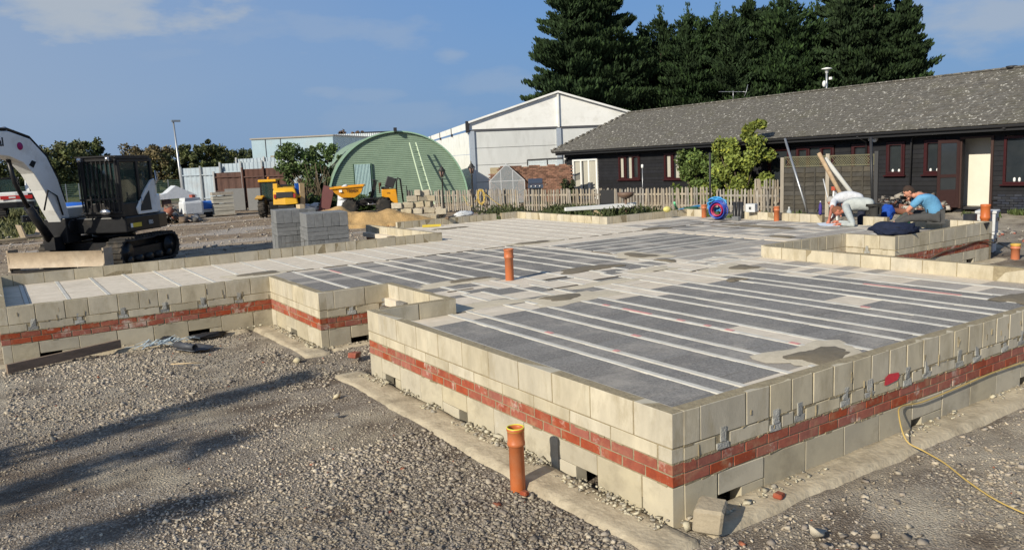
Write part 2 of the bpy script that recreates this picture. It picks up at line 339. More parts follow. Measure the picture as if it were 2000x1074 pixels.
# ---- loose stones
def stones(name, pts, size, colors, mt, flatness=(.35, .7), sink=.35, label=None, parent=None):
    iv = np.array([(x, y, z) for x in (-1, 1) for y in (-1, 1) for z in (-1, 1)], float)*.82
    it = np.array([(0, 1, 3), (0, 3, 2), (4, 6, 7), (4, 7, 5), (0, 4, 5), (0, 5, 1), (2, 3, 7), (2, 7, 6), (0, 2, 6), (0, 6, 4), (1, 5, 7), (1, 7, 3)])
    n = len(pts); V = iv[None]*NR.uniform(.45, 1.2, (n, 8, 1))+NR.uniform(-.28, .28, (n, 8, 3))
    s = np.stack([size*NR.uniform(.7, 1.35, n), size*NR.uniform(.6, 1.1, n), size*NR.uniform(flatness[0], flatness[1], n)], -1)*.5
    V = V*s[:, None]
    a = NR.uniform(0, 2*pi, n); tlt = NR.uniform(-.6, .6, n)
    ca, sa, ct, st = np.cos(a), np.sin(a), np.cos(tlt), np.sin(tlt)
    x = V[..., 0]; y = V[..., 1]*ct[:, None]-V[..., 2]*st[:, None]; z = V[..., 1]*st[:, None]+V[..., 2]*ct[:, None]
    V = np.stack([x*ca[:, None]-y*sa[:, None], x*sa[:, None]+y*ca[:, None], z], -1) + pts[:, None]
    V[..., 2] += (size*(.5-sink)*.8)[:, None]
    F = it[None] + (np.arange(n)*8)[:, None, None]
    return raw(name, V.reshape(-1, 3), F.reshape(-1, 3), mt, np.repeat(colors, 8, 0), parent=parent)
M_stone = mat('gravel_stone', (1, 1, 1), (.8, .8, .8), sc=40, bump=.3, bsc=120, rnd=0, vcol=True, rough=.9)
def scatter(n, x0, x1, y0, y1, dens):
    P = np.stack([NR.uniform(x0, x1, n), NR.uniform(y0, y1, n)], -1); P = P[~in_plan(P[:, 0], P[:, 1])]
    az = np.degrees(np.arctan2(P[:, 1]-CAM.y, P[:, 0]-CAM.x)-YAW); dd = np.hypot(P[:, 0]-CAM.x, P[:, 1]-CAM.y); P = P[(np.abs(az) < 40) & (dd > 2.7)]
    return P[NR.uniform(0, 1, len(P)) < dens(P[:, 0], P[:, 1])]
def stone_cols(n, pale=.1):
    base = np.array([(.31, .27, .235), (.35, .31, .27), (.24, .21, .185), (.385, .33, .265), (.43, .38, .31)])[NR.integers(0, 5, n)]
    c = base*NR.uniform(.75, 1.25, (n, 1)); k = NR.uniform(0, 1, n) < pale; c[k] = np.array((.46, .41, .34))*NR.uniform(.8, 1.15, (k.sum(), 1)); 
    k = NR.uniform(0, 1, n) < .003; c[k] = np.array((.33, .12, .07)); return c
def cam_d(x, y): return np.hypot(x+3.3, y+3.35)
def belt(x, y): # coarse stone thrown along the foundation trench
    return ((x > -1.5) & (x < -.38) & (y < 2.6)) | ((y < -.3) & (y > -1.5) & (x > -.9) & (x < .7)) 
def foot(x, y): # on the concrete strip
    return ((x > -.42) & (x < 0) & (y > -.3) & (y < 4.7)) | ((y > -.3) & (y < .0) & (x > -.4) & (x < 7.2)) | ((x > -.4) & (x < 0) & (y > 5.8) & (y < 8.2))
def clump(x, y, s, seed): return np.clip((vnoise(x, y, s, seed)*.6+vnoise(x, y, s*2.3, seed+1)*.4-.35)*3.2, 0.24, 1)
P1 = scatter(520000, -4.2, 8, -3.2, 8.2, lambda x, y: np.clip(1.5-cam_d(x, y)/8, .08, 1)*clump(x, y, .9, 5)*.62*~foot(x, y)*np.where(cam_d(x, y) < 2.6, 0, 1))
s1 = NR.lognormal(math.log(.0165), .36, len(P1))*(.72+.28*clump(P1[:, 0], P1[:, 1], .9, 5)); s1 = np.clip(s1, .008, .05)
P2 = scatter(11000, -1.6, .9, -1.6, 2.7, lambda x, y: belt(x, y)*np.clip(vnoise(x, y, 2.5, 9)*1.5, .25, 1)*np.where((x < -.38) | (y < -.3), 1, 0))
s2 = np.clip(NR.lognormal(math.log(.026), .30, len(P2)), .015, .055)
P3 = scatter(20000, .4, 9, -2.5, 3.9, lambda x, y: clump(x, y, 1.3, 15)*.5*~foot(x, y)*((y < -.3) | (x > 7.2)))
s3 = np.clip(NR.lognormal(math.log(.028), .45, len(P3)), .010, .08)
P4 = scatter(22000, -3.4, .95, 4.6, 8.1, lambda x, y: clump(x, y, 1.6, 25)*.8*~foot(x, y)); s4 = np.clip(NR.lognormal(math.log(.022), .35, len(P4)), .012, .07)
PA = np.concatenate([P1, P2, P3, P4]); SA = np.concatenate([s1, s2, s3, s4])
o = stones('gravel', np.stack([PA[:, 0], PA[:, 1], gz(PA[:, 0], PA[:, 1])], -1), SA, stone_cols(len(PA), .13)*(.78+.42*np.clip((vnoise(PA[:, 0], PA[:, 1], .8, 61)*.6+vnoise(PA[:, 0], PA[:, 1], 2.1, 62)*.4-.25)*2, 0, 1))[:, None]*np.array([1.02, 1, .95]), M_stone)
tag(o, 'loose grey and buff gravel strewn over the ground round the foundation', 'gravel', kind='stuff')
rg_ = np.random.default_rng(77); n_ = 5200; q_ = np.stack([rg_.uniform(-6, 12, n_), 12.5+rg_.uniform(0, 1, n_)**1.4*24], -1); q_ = q_[~in_plan(q_[:, 0], q_[:, 1])]
o = stones('yard_gravel', np.stack([q_[:, 0], q_[:, 1], gz(q_[:, 0], q_[:, 1])], -1), np.clip(rg_.lognormal(math.log(.05), .45, len(q_)), .02, .2), stone_cols(len(q_), .1), M_stone); tag(o, 'loose stones scattered over the brown earth yard beyond the far kerb', 'gravel', kind='stuff')
# ---- concrete strip footings at the foot of the walls
M_foot = mat('strip_concrete', (.50, .43, .31), (.35, .29, .205), sc=5, bump=1, bsc=25, rnd=0, rough=.95, stain=.8, stcol=(.24, .20, .14), ssc=3.4)
def strip(name, pts, step=.06, wid=.41, inner=None):
    "an uneven concrete strip following the wall; pts = (x0,y0,x1,y1) rectangle"
    x0, y0, x1, y1 = pts; ax = np.arange(x0, x1+step, step); ay = np.arange(y0, y1+step, step); X, Y = np.meshgrid(ax, ay)
    E_ = np.minimum.reduce([X-x0, x1-X, Y-y0, y1-Y])
    Xj = X + (vnoise(X, Y, 3, 7)-.5)*.025*(E_ < step*.5); Yj = Y + (vnoise(X, Y, 3, 8)-.5)*.025*(E_ < step*.5)
    Z = .002 + (vnoise(X, Y, 4, 31)-.5)*.008 + (vnoise(X, Y, 15, 32)-.5)*.008; Z = np.where(E_ < step*.5, Z-.10, Z)
    n1, n2 = len(ay), len(ax); id_ = np.arange(n1*n2).reshape(n1, n2)
    F = np.stack([id_[:-1, :-1], id_[:-1, 1:], id_[1:, 1:], id_[1:, :-1]], -1).reshape(-1, 4)
    q = raw(name, np.stack([Xj, Yj, Z], -1).reshape(-1, 3), F, M_foot); q['kind'] = 'structure'; return q
strip('concrete_footing', (-.41, -.30, .04, 4.85)); strip('concrete_footing', (.045, -.29, 7.4, .05))
strip('concrete_footing', (-.36, 5.85, .04, 8.2)); strip('concrete_footing', (-3.6, 7.98, -.365, 8.28)); strip('concrete_footing', (.045, 5.93, .93, 6.2))
strip('concrete_footing', (8.9, 3.8, 12.7, 4.1))
# mortar crumbs and squeezed lumps where wall meets footing
cp = []
for (x0, y0, x1, y1, n) in ((-.16, 0, -.01, 4.6, 900), (0, -.12, 6.5, -.01, 420), (-.12, 6.2, -.01, 8.1, 160), (-3.2, 8.1, 0, 8.22, 120), (0, 6.05, .95, 6.16, 60)):
    q = np.stack([NR.uniform(x0, x1, n), NR.uniform(y0, y1, n)], -1)
    keep = vnoise(q[:, 0]*3, q[:, 1]*3, 1.1, 44) > .42 if n > 300 else np.ones(n, bool); cp.append(q[keep])
cp = np.concatenate(cp); cs = np.clip(NR.lognormal(math.log(.020), .5, len(cp)), .008, .07)
cc = np.array([(.50, .45, .33), (.42, .38, .29), (.33, .30, .25), (.55, .50, .38)])[NR.integers(0, 4, len(cp))]*NR.uniform(.8, 1.15, (len(cp), 1))
o = stones('mortar_crumbs', np.stack([cp[:, 0], cp[:, 1], np.full(len(cp), .004)], -1), cs, cc, M_stone); tag(o, 'pale mortar crumbs and lumps fallen along the foot of the block walls', 'mortar rubble', kind='stuff')

open('/tmp/st.txt','w').write(str((len(P1),len(P2),len(P3),len(P4))))
# ------------------------------------------------------------ foundation walls
M_blk = mat('buff_block', (.54, .48, .36), (.38, .338, .255), sc=5, bump=.35, bsc=140, rnd=.10, rough=.92, stain=.7, stcol=(.32, .27, .18), ssc=5.5, white=.35, wsc=4, wcol=(.62, .58, .46), dist=.004, stretch=(1, 1, .4))
M_blk2 = mat('buff_block_lower', (.47, .42, .31), (.38, .34, .26), sc=4, bump=.35, bsc=140, rnd=.10, rough=.92, stain=.6, stcol=(.25, .215, .155), ssc=3.4, white=.4, wsc=3, wcol=(.55, .54, .50), dist=.004)
M_brick = mat('red_brick', (.345, .092, .052), (.23, .062, .04), sc=14, bump=.5, bsc=90, rnd=.10, rough=.9, white=.75, wsc=3.6, wcol=(.52, .45, .38), wpos=.565, stain=.55, stcol=(.36, .22, .13), ssc=9, dist=.004)
M_mort = mat('mortar', (.34, .285, .185), (.22, .18, .115), sc=20, bump=.8, bsc=60, rnd=0, rough=.97, stain=.4, stcol=(.17, .13, .08), ssc=7)
M_beam = mat('pale_concrete_beam', (.58, .56, .51), (.47, .45, .40), sc=9, bump=.3, bsc=80, rnd=.05, rough=.85, stain=.25, stcol=(.38, .34, .27), ssc=3)
M_bend = mat('grey_beam_end', (.41, .405, .375), (.27, .265, .24), sc=22, bump=.8, bsc=80, rnd=.08, rough=.9)
M_red = mat('red_spray', (.62, .04, .06), (.5, .05, .06), sc=20, rnd=0, bump=.3)
BEAMX = [.16, .45, .97, 1.23, 1.76, 2.06, 2.57, 2.85, 3.35, 3.64, 4.13, 4.43, 4.95, 5.22, 5.72, 6.02, 6.52]
MIDX = [.35, .86, 1.36, 1.86, 2.36, 2.66, 3.14, 3.64, 4.22, 4.66, 5.19, 5.55]
WINGX = [-3.02, -2.50, -1.98, -1.46, -.96, -.46, .06, .58, 1.11, 1.64, 2.10, 2.65, 3.14, 3.60, 4.12, 4.65]
def widths(L, w_, seed=0, first=None, half=.0, lst=None):
    out = []; u = 0; r = random.Random(seed); i = 0
    while u < L-.02:
        ww = (lst[i] if lst and i < len(lst) else (first if (i == 0 and first) else (w_/2 if r.random() < half else w_)))
        if L-u-ww < .06: ww = L-u
        out.append((u, min(ww, L-u))); u += ww; i += 1
    return out
def wall(label, x0, y0, x1, y1, full=True, beams=None, vents=(), seed=1, toplst=None, gaps=(), inner=True, ztop=.70, lbrick=0, group='foundation walls'):
    L = math.hypot(x1-x0, y1-y0); a = atan2(y1-y0, x1-x0)
    t = thing('foundation_wall', label, 'low wall', (x0, y0, 0), a, group)
    rr = random.Random(seed*13+1)
    def put(nm, u, ww, z0, z1, mt, joint=.010, v=0, th=.1, proud=0):
        e0 = joint/2 if u < .002 else 0; e1 = joint/2 if u+ww > L-.002 else 0
        sx_ = ww-joint+e0+e1; sz_ = z1-z0-joint; u += (e1-e0)/2
        if sx_ < .02: return
        me = piece_mesh(nm, (round(sx_, 2), th, round(sz_, 3)), mt, rr.randrange(3), bev=.002 if nm == 'brick' else .003, jit=.002)
        link(nm, me, t, (u+ww/2, .05-.0+v - (proud + rr.uniform(.0, .003)), (z0+z1)/2), (rr.uniform(-.004, .004), rr.uniform(-.003, .003), rr.uniform(-.004, .004)))
    # local frame: x along the wall, -y outwards, the outer face near y = 0
    core = MB(); z = .075 if full else -.1
    segs = []; u = 0
    for g0, g1 in list(gaps)+[(L, L)]:
        if g0-u > .02: segs.append((u, g0))
        u = g1
    for (s0, s1) in segs: core.bx(s0+.004, s1-.004, .003, .097, z, ztop+.003)
    core.build('mortar_core', M_mort, t)
    for (s0, s1) in segs:
        for (u, ww) in widths(s1-s0, .45, seed, half=.25 if toplst is None else 0, lst=toplst): put('concrete_block', s0+u, ww, .475, ztop+.007, M_blk)
        if full:
            # half course, broken by the ends of the floor beams
            cuts = sorted([b for b in (beams or []) if s0+.07 < b < s1-.07]); u = s0
            for b in cuts+[None]:
                e = (b-.065) if b is not None else s1
                if e-u > .03:
                    for (q, ww) in widths(e-u, .45 if not beams else e-u, seed+3): put('coursing_block', u+q, ww, .375, .475, M_blk)
                if b is not None: u = b+.065
            for b in cuts:
                q = MB(); q.box((b, .047, .401), (.112, .1, .045), jit=.007).box((b, .046, .474), (.054, .1, .096), jit=.006); q.build('beam_end', M_bend, t)
            for k, (z0, z1) in enumerate(((.30, .375), (.225, .30))):
                for (u, ww) in widths(s1-s0, .225, 0, first=(.1125 if (k == lbrick) else .225)): put('brick', s0+u, ww, z0, z1, M_brick, joint=.010)
            for (u, ww) in widths(s1-s0, .45, seed+9, first=.30):
                vs_ = [v for v in vents if s0+u < v < s0+u+ww]
                if vs_:
                    v = vs_[0]; put('foundation_block', s0+u, ww, .065, .225, M_blk2); 
                    for (p0, p1) in ((s0+u, v-.12), (v+.12, s0+u+ww)):
                        if p1-p0 > .04: put('foundation_block', p0, p1-p0, -.10, .07, M_blk2)
                else: put('foundation_block', s0+u, ww, -.10, .225, M_blk2)
        # squeezed mortar: ragged beads proud of the joints
        if full:
            b = MB(); 
            for zz, am in (((.475, .6), (.375, .95), (.225, .6)) if beams else ((.375, .35), (.225, .25))):
                u = s0
                while u < s1:
                    ll = rr.uniform(.03, .16)
                    if rr.random() < am: b.box((u+ll/2, .001, zz+rr.uniform(-.006, .004)), (ll, .010, rr.uniform(.008, .017)), ry=rr.uniform(-.05, .05), jit=.003)
                    u += ll+rr.uniform(0, .05)
            for _ in range(int((s1-s0)*(4 if beams and (s1-s0) > 2 else 0))):
                u = rr.uniform(s0+.03, s1-.03); zz = rr.choice((.42, .50, .56, .60)); b.box((u, .0, zz), (rr.uniform(.006, .014), .012, rr.uniform(.03, .09)), jit=.004)
            q = b.build('mortar_squeeze', M_mort, t); q['kind'] = 'stuff'
    return t
lf = 'pale buff foundation wall in full sun'
wA = wall('long sunlit buff block wall with red brick band running left from the nearest corner', 0, 4.63, 0, 0, vents=(.50, 2.08, 3.78), toplst=[.28]+[.445]*9, seed=2, lbrick=1)
wB = wall('shaded near wall running right from the nearest corner, beam ends showing and a red paint mark', .101, 0, 7.07, 0, beams=[b-.101 for b in BEAMX], vents=(.40, 2.57, 4.40), toplst=[.14, .43]+[.235]*40, seed=3)
wC = wall('single course of buff blocks edging the far right side of the nearest room', 7.07, .101, 7.07, 4.98, full=False, seed=4, toplst=[.45]*12)
wD = wall('grey shaded wall at the back of the recess beyond the nearest room', 7.07, 4.98, 9.219, 4.98, seed=5, toplst=[.225]*12)
wE = wall('short sunlit wall with a white beam end right of the recess', 9.22, 5.08, 9.22, 4.07, seed=6, beams=[.5], toplst=[.45, .28, .28])
wF = wall('shaded wall with red brick band below the man in the blue shirt', 9.321, 4.07, 12.35, 4.07, seed=7, vents=(2.35,), toplst=[.45, .49, .45, .39, .39, .5, .4])
wG = wall('row of buff blocks along the back edge of the slab behind the kneeling men', 12.45, 4.07, 12.45, 11.84, full=False, seed=8, toplst=[.3]*30, gaps=((1.55, 2.05), (2.6, 3.6), (6.0, 7.2)))
wH = wall('kerb of buff blocks in front of the picket fence left of the pipe coil', 12.45, 11.94, 9.651, 11.94, full=False, seed=9, toplst=[.45]*9)
wI = wall('sunlit kerb of buff blocks in front of the long white beam', 9.65, 11.84, 9.65, 15.96, full=False, seed=10, toplst=[.3]*20)
wJ = wall('far kerb of buff blocks below the yellow hose on the fence', 9.549, 15.96, 5.69, 15.96, full=False, seed=11, toplst=[.225]*40, gaps=((.55, .72),))
wK = wall('sunlit notch wall of buff blocks beyond the far kerb', 4.83, 15.96, 4.83, 12.17, seed=12, toplst=[.445]*12)
wL = wall('long far kerb of buff blocks in front of the excavator and grey block packs', 4.98, 12.17, -3.279, 12.17, full=False, seed=13, toplst=[.45, .225, .225, .225, .45, .45, .225, .225, .225, .225, .225, .225, .225, .225, .225, .45, .45, .45, .45, .45, .45, .45, .45])
wM = wall('end wall of the left wing at the picture edge', -3.38, 12.27, -3.38, 8.235, seed=14)
wN = wall('shaded wall of the left wing with beam ends, vents and red brick band', -3.279, 8.235, 0, 8.235, beams=[b+3.279 for b in WINGX if b < 0], vents=(.42, 2.26), seed=15, toplst=[.30, .33, .27, .35, .26, .24]*3)
wO = wall('sunlit side of the corner block of wall between wing and recess', 0, 8.335, 0, 6.17, seed=16, vents=(1.05,), toplst=[.2, .15, .15, .2, .2, .22, .45, .55])
wP = wall('short shaded wall with a beam end left of the small recess', .101, 6.17, .96, 6.17, seed=17, beams=[.32, .78], vents=(.42,), toplst=[.1, .42, .4])
wQ = wall('sunlit wall of yellow blocks at the back of the small recess', .96, 6.27, .96, 4.63, seed=18, toplst=[.42, .42, .42])
wR = wall('short return wall of grey blocks closing the small recess', 1.06, 4.63, .101, 4.63, full=False, seed=19, toplst=[.48, .45])
q = MB(); q.add([(2.14, -.0005, .44), (2.18, -.0005, .435), (2.32, -.0005, .45), (2.345, -.0005, .48), (2.33, -.0005, .508), (2.20, -.0005, .52), (2.15, -.0005, .50)], [tuple(range(7))])
for i, v in enumerate(q.v): q.v[i] = (v[0], v[1]-.009, v[2])
q.build('paint_mark', M_red, wB)
# ------------------------------------------------------------ beam and block floor
SZ = .53
floor = thing('beam_and_block_floor', 'suspended floor of pale concrete beams with dark and grouted grey blocks between them', 'floor', (0, 0, 0))
M_dark = mat('dark_infill_block', (.30, .285, .265), (.125, .118, .112), sc=60, bump=1, bsc=130, rnd=.10, rough=.95, stain=.62, stcol=(.40, .365, .32), ssc=1.7, dist=.006, det=8)
M_mid = mat('grey_pink_infill_block', (.40, .36, .31), (.26, .235, .21), sc=60, bump=.5, bsc=130, rnd=.10, rough=.95, stain=.4, stcol=(.43, .39, .33), ssc=2)
M_pale = mat('grouted_infill_block', (.66, .575, .465), (.54, .47, .37), sc=7, bump=.4, bsc=90, rnd=.05, rough=.95, stain=.3, stcol=(.38, .33, .26), ssc=1.2)
M_wet = mat('wet_mortar', (.20, .165, .115), (.15, .125, .085), sc=12, bump=.5, bsc=50, rnd=0, rough=.75)
M_grout = mat('slab_grout', (.46, .42, .35), (.30, .27, .22), sc=6, bump=.5, bsc=60, rnd=0, rough=.95)
base = MB()
for (a, b_, c, d) in ((.098, 6.972, .098, 4.532), (1.058, 12.352, 5.078, 11.842), (.098, 1.056, 6.268, 12.07), (1.058, 4.9, 11.843, 12.07), (-3.28, .097, 8.332, 12.07), (4.928, 9.552, 11.844, 15.862), (9.318, 12.352, 4.168, 5.077), (1.058, 6.972, 4.533, 5.077)):
    base.bx(a, b_, c, d, .36, SZ-.016)
base.build('grout_bed', M_grout, floor)
def beamY(x, y0, y1): link('concrete_beam', piece_mesh('concrete_beam', (.058, round(y1-y0, 2), .12), M_beam, 0, bev=.004, jit=.003), floor, (x, (y0+y1)/2, SZ-.059+random.uniform(-.002, .001)), (0, 0, random.uniform(-.002, .002)))
def beamX(y, x0, x1): link('concrete_beam', piece_mesh('concrete_beam', (.058, round(x1-x0, 2), .12), M_beam, 0, bev=.004, jit=.003), floor, ((x0+x1)/2, y, SZ-.059+random.uniform(-.002, .001)), (0, 0, pi/2+random.uniform(-.002, .002)))
for i, x in enumerate(BEAMX): beamY(x, .10, (4.53, 4.53, 4.55, 4.6)[i % 4] if x < 1.2 else 5.6)
for x in MIDX: beamY(x, (6.27 if x < 1 else 4.7 if x < 2.4 and False else 5.62), 9.80)
for x in WINGX: beamY(x, 8.34 if x < 0 else 9.86, 12.07)
FARX = [4.65, 5.17, 5.70, 6.22, 6.75, 7.28, 7.80, 8.33, 8.86, 9.38]
for x in FARX[1:]: beamY(x, 9.86, 15.86)
XB = [5.03, 5.48, 5.97, 6.56, 7.05, 7.32, 7.80, 8.30, 8.62, 9.15]
for y in XB: beamX(y, 5.80, 8.95)
XB2 = [4.45, 4.95, 5.48, 6.0, 6.5, 7.05, 7.6, 8.1, 8.7, 9.3, 9.9, 10.5, 11.1]
for y in XB2: beamX(y, 9.40, 12.34)
STUFF = {}
cnt = 0
def infill(x0, x1, y0, y1, mt, obj=False):
    if x1-x0 < .05 or y1-y0 < .05: return
    d = (round(x1-x0-.006, 2), round(y1-y0-.005, 2), .1); dz = random.uniform(-.003, .0)
    if obj:
        link('infill_block', piece_mesh('infill_block', d, mt, random.randrange(2), bev=.004, jit=.003), floor, ((x0+x1)/2, (y0+y1)/2, SZ-.0535+dz), (random.uniform(-.003, .003), random.uniform(-.003, .003), 0))
    else:
        STUFF.setdefault(mt.name, (MB(), mt))[0].box(((x0+x1)/2, (y0+y1)/2, SZ-.0535+dz), (d[0], d[1], .1), jit=.002)
def rows(xa, xb, ya, yb, fmat, obj=False, along='Y'):
    "blocks filling the gap between two beams"
    wide = (xb-xa) > .33; step = .222 if wide else .445; y = ya
    while y < yb-.03:
        e = min(y+step, yb)
        if along == 'Y': infill(xa, xb, y, e, fmat((xa+xb)/2, (y+e)/2), obj)
        else: infill(y, e, xa, xb, fmat((y+e)/2, (xa+xb)/2), obj)
        y = e
rt_ = random.Random(3)
def m_near(x, y):
    edge = 3.95 + .35*(rt_.random()-.4)
    if x > 1.2 and x < 3.0: edge = 4.1
    if 1.24 < x < 2.6 and y < .62: return M_pale
    if x < 1.25 and y > 4.25: return M_pale
    if 2.6 < x < 2.86 and 1.2 < y < 1.75: return M_pale
    if 4.4 < x < 5.0 and 1.75 < y < 2.05: return M_pale
    if x > 5.7 and y > 3.2: return M_mid if rt_.random() < .6 else M_pale
    if x > 6.0 and y < 3.2: return M_mid if rt_.random() < .5 else M_pale
    if 1.7 < x < 4.2 and 1.2 < y < 1.6 and rt_.random() < .04: return M_mid
    if y > edge: return M_pale
    if y < .8 and rt_.random() < .04: return M_mid
    return M_dark
bx_ = [.10]+BEAMX+[6.97]
for a, b_ in zip(bx_[:-1], bx_[1:]):
    xa = a+.034 if a > .11 else a; xb = b_-.034 if b_ < 6.9 else b_
    rows(xa, xb, .10, 4.52, m_near, True)
    if xa > 1.2: rows(xa, xb, 4.53, 5.6, lambda x, y: (M_dark if rt_.random() < .42 and x < 4.6 else M_pale), False)
def m_mid(x, y):
    if y < 6.3: return M_dark if rt_.random() < .45 else M_pale
    if y > 9.5: return M_pale if rt_.random() < .4 else M_mid
    if rt_.random() < .18: return M_mid
    return M_dark if y < 9.0 else (M_dark if rt_.random() < .6 else M_mid)
bx_ = [.10]+MIDX+[5.75]
for a, b_ in zip(bx_[:-1], bx_[1:]):
    xa = a+.034 if a > .11 else a; xb = b_-.034
    rows(xa, xb, 6.27 if xb < 1 else 5.6, 9.80, m_mid)
for a, b_ in zip([-3.28]+WINGX[:-1], WINGX): rows(a+.034 if a > -3.1 else a, b_-.034, 8.34 if b_ < .1 else 9.86, 12.06, lambda x, y: M_pale)
for a, b_ in zip(FARX[:-1], FARX[1:]): rows(a+.034, b_-.034, 9.86, 15.85, lambda x, y: M_pale)
def m_xb(x, y):
    if y < 6.5: return M_mid if rt_.random() < .8 else M_pale
    if x > 8.3 and rt_.random() < .5: return M_mid
    return M_dark if rt_.random() < .75 else M_mid
for a, b_ in zip(XB[:-1], XB[1:]): rows(a+.034, b_-.034, 5.8, 8.95, m_xb, along='X')
for a, b_ in zip(XB2[:-1], XB2[1:]): rows(a+.034, b_-.034, 9.40, 12.33, lambda x, y: M_mid if rt_.random() < .7 else (M_dark if rt_.random() < .4 else M_pale), along='X')
# remaining strips: flush pale closure
for (a, b_, c, d) in ((5.59, 5.79, 5.1, 9.8), (8.96, 9.39, 5.1, 9.8), (5.0, 9.39, 9.18, 9.84), (9.33, 12.33, 4.18, 4.41), (9.40, 12.3, 11.14, 11.82)):
    infill(a, b_, c, d, M_pale)
for k, (q, mt) in STUFF.items(): o = q.build('infill_blocks', mt, floor); o['kind'] = 'stuff'
# patches of wet mortar, and dark joints
def patch(x, y, rx, ry, seed, z=SZ+.004, mt=None, nm='mortar_patch', h=.012):
    r = random.Random(seed); n = 30; pts = []
    for i in range(n):
        a = 2*pi*i/n; sq = 1/max(abs(cos(a)), abs(sin(a)))**.75; k = sq*(1+.16*sin(3*a+seed)+.10*r.uniform(-1, 1)); pts.append((x+rx*k*cos(a), y+ry*k*sin(a)))
    q = MB(); vs = [(x, y, z+h)]+[(x+(a-x)*.8, y+(b-y)*.8, z+h*.9) for a, b in pts]+[(a, b, z-.004) for a, b in pts]
    fs = [(0, 1+i, 1+(i+1) % n) for i in range(n)]+[(1+i, 1+n+i, 1+n+(i+1) % n, 1+(i+1) % n) for i in range(n)]
    q.add(vs, fs, True); o = q.build(nm, mt or M_wet, floor); return o
for i, (x, y, rx, ry) in enumerate(((2.52, 4.42, .27, .17), (2.43, 6.6, .34, .11), (4.35, 6.13, .55, .20), (5.88, 6.68, .19, .36), (5.86, 4.42, .22, .20), (5.95, 9.9, .40, .16), (2.38, .65, .31, .19), (5.98, .66, .36, .22), (9.5, 6.55, .13, .25), (9.35, 9.9, .35, .2), (.35, 10.0, .35, .17), (4.6, 13.9, .1, .1), (6.6, 14.6, .5, .1), (5.72, 5.85, .10, .2), (10.9, 8.2, .14, .9), (4.95, 3.78, .15, .10))): patch(x, y, rx, ry, i+1)
M_spill = mat('dried_mortar_smear', (.58, .51, .39), (.46, .40, .30), sc=9, bump=.5, bsc=50, rnd=0, rough=.97)
for i, (x, y, rx, ry) in enumerate(((2.6, 4.35, .6, .3), (2.2, 6.55, .6, .22), (5.9, 6.7, .4, .55), (5.7, 4.5, .45, .35), (2.4, .72, .48, .3), (.3, 9.95, .55, .3), (5.95, 9.9, .6, .26), (1.6, 4.75, .5, .2), (3.6, 4.9, .6, .15), (4.9, 5.3, .4, .2))): patch(x, y, rx, ry, i+40, z=SZ+.0005, mt=M_spill, nm='mortar_smear', h=.004)
M_gap = mat('dark_joint', (.13, .105, .075), (.09, .07, .05), sc=15, rnd=0, bump=.4)
jb = MB(); rj = random.Random(5)
x = .2
while x < 11.5:
    l = rj.uniform(.15, .5); jb.box((x+l/2, 9.835+rj.uniform(-.012, .012), SZ+.001), (l, rj.uniform(.02, .05), .008), rz=rj.uniform(-.02, .02)); x += l+rj.uniform(.02, .25)
for (x, y, l, a) in ((3.0, 5.05, .5, 0), (3.9, 5.2, .5, 0), (4.9, 5.15, .3, 0), (5.3, 4.75, .4, .1), (5.73, 7.5, .55, 1.57), (11.3, 9.3, 1.4, 1.5), (10.5, 8.9, .9, 1.5), (2.6, 14.9, 0.5, 0), (1.9, 5.9, .4, 0), (3.4, 5.75, .4, .05), (1.05, 2.9, .0, 0)):
    if l: jb.box((x, y, SZ+.001), (l, .035, .008), rz=a)
o = jb.build('joint_mortar', M_gap, floor); o['kind'] = 'stuff'
M_pink = mat('pink_marking', (.62, .22, .22), (.56, .35, .32), sc=30, rnd=0, bump=.2)
pk = MB()
for (x, y0, y1) in ((1.23, 2.9, 3.0), (1.23, 1.9, 1.96), (1.76, 2.2, 2.3), (2.57, 3.6, 3.7), (2.57, 2.9, 3.35), (2.57, 1.75, 1.85), (2.57, 2.4, 2.5), (2.57, 2.05, 2.12), (5.72, 1.2, 2.4), (1.36, 8.9, 9.4), (4.43, 1.5, 1.6), (2.57, 1.0, 1.1)): pk.bx(x-.026, x+.026, y0, y1, SZ+.002, SZ+.0045)
pk.build('chalk_marks', M_pink, floor)
# ------------------------------------------------------------ long black cabin
M_black = mat('black_stained_board', (.014, .0145, .018), (.008, .008, .010), sc=3, bump=.4, bsc=40, rnd=.2, rough=.75, white=.05, wsc=2.5, wcol=(.10, .10, .10), wpos=.6)
M_tile = mat('weathered_roof_tile', (.14, .13, .112), (.08, .074, .066), sc=9, bump=.5, bsc=60, rnd=.16, rough=.95, white=.85, wsc=8.5, wcol=(.66, .64, .58), wpos=.575, stain=.4, stcol=(.10, .095, .06), ssc=1.2)
M_maroon = mat('maroon_frame_paint', (.045, .011, .012), (.032, .008, .009), sc=10, bump=0, rnd=.1, rough=.45)
M_white = mat('white_paint', (.80, .80, .78), (.70, .70, .68), sc=5, bump=.05, rnd=0, rough=.5)
M_glass = mat('window_glass', (.03, .035, .04), (.02, .025, .03), sc=3, bump=.02, bsc=3, rnd=0, rough=.06, spec=.8)
M_curt = mat('cream_curtain', (.46, .44, .38), (.34, .33, .28), sc=12, bump=.3, bsc=30, rnd=0, stretch=(6, 6, .2))
M_dkgrey = flat('dark_plastic', (.03, .03, .033), rough=.5)
M_wood = mat('grey_weathered_wood', (.36, .32, .265), (.24, .21, .17), sc=10, bump=.4, bsc=40, rnd=.2, rough=.9, stretch=(1, 1, .15))
M_ply = mat('pale_timber', (.52, .40, .24), (.42, .31, .18), sc=8, bump=.2, bsc=40, rnd=.08)
CX = 22.3
cab = thing('cabin', 'long low black weatherboarded cabin with lichened tiled roof and maroon windows', 'building', (CX, 18, 0), 0)
YC = 18; cab.rotation_euler = (-.008, 0, 0)
def loc(y): return y-YC
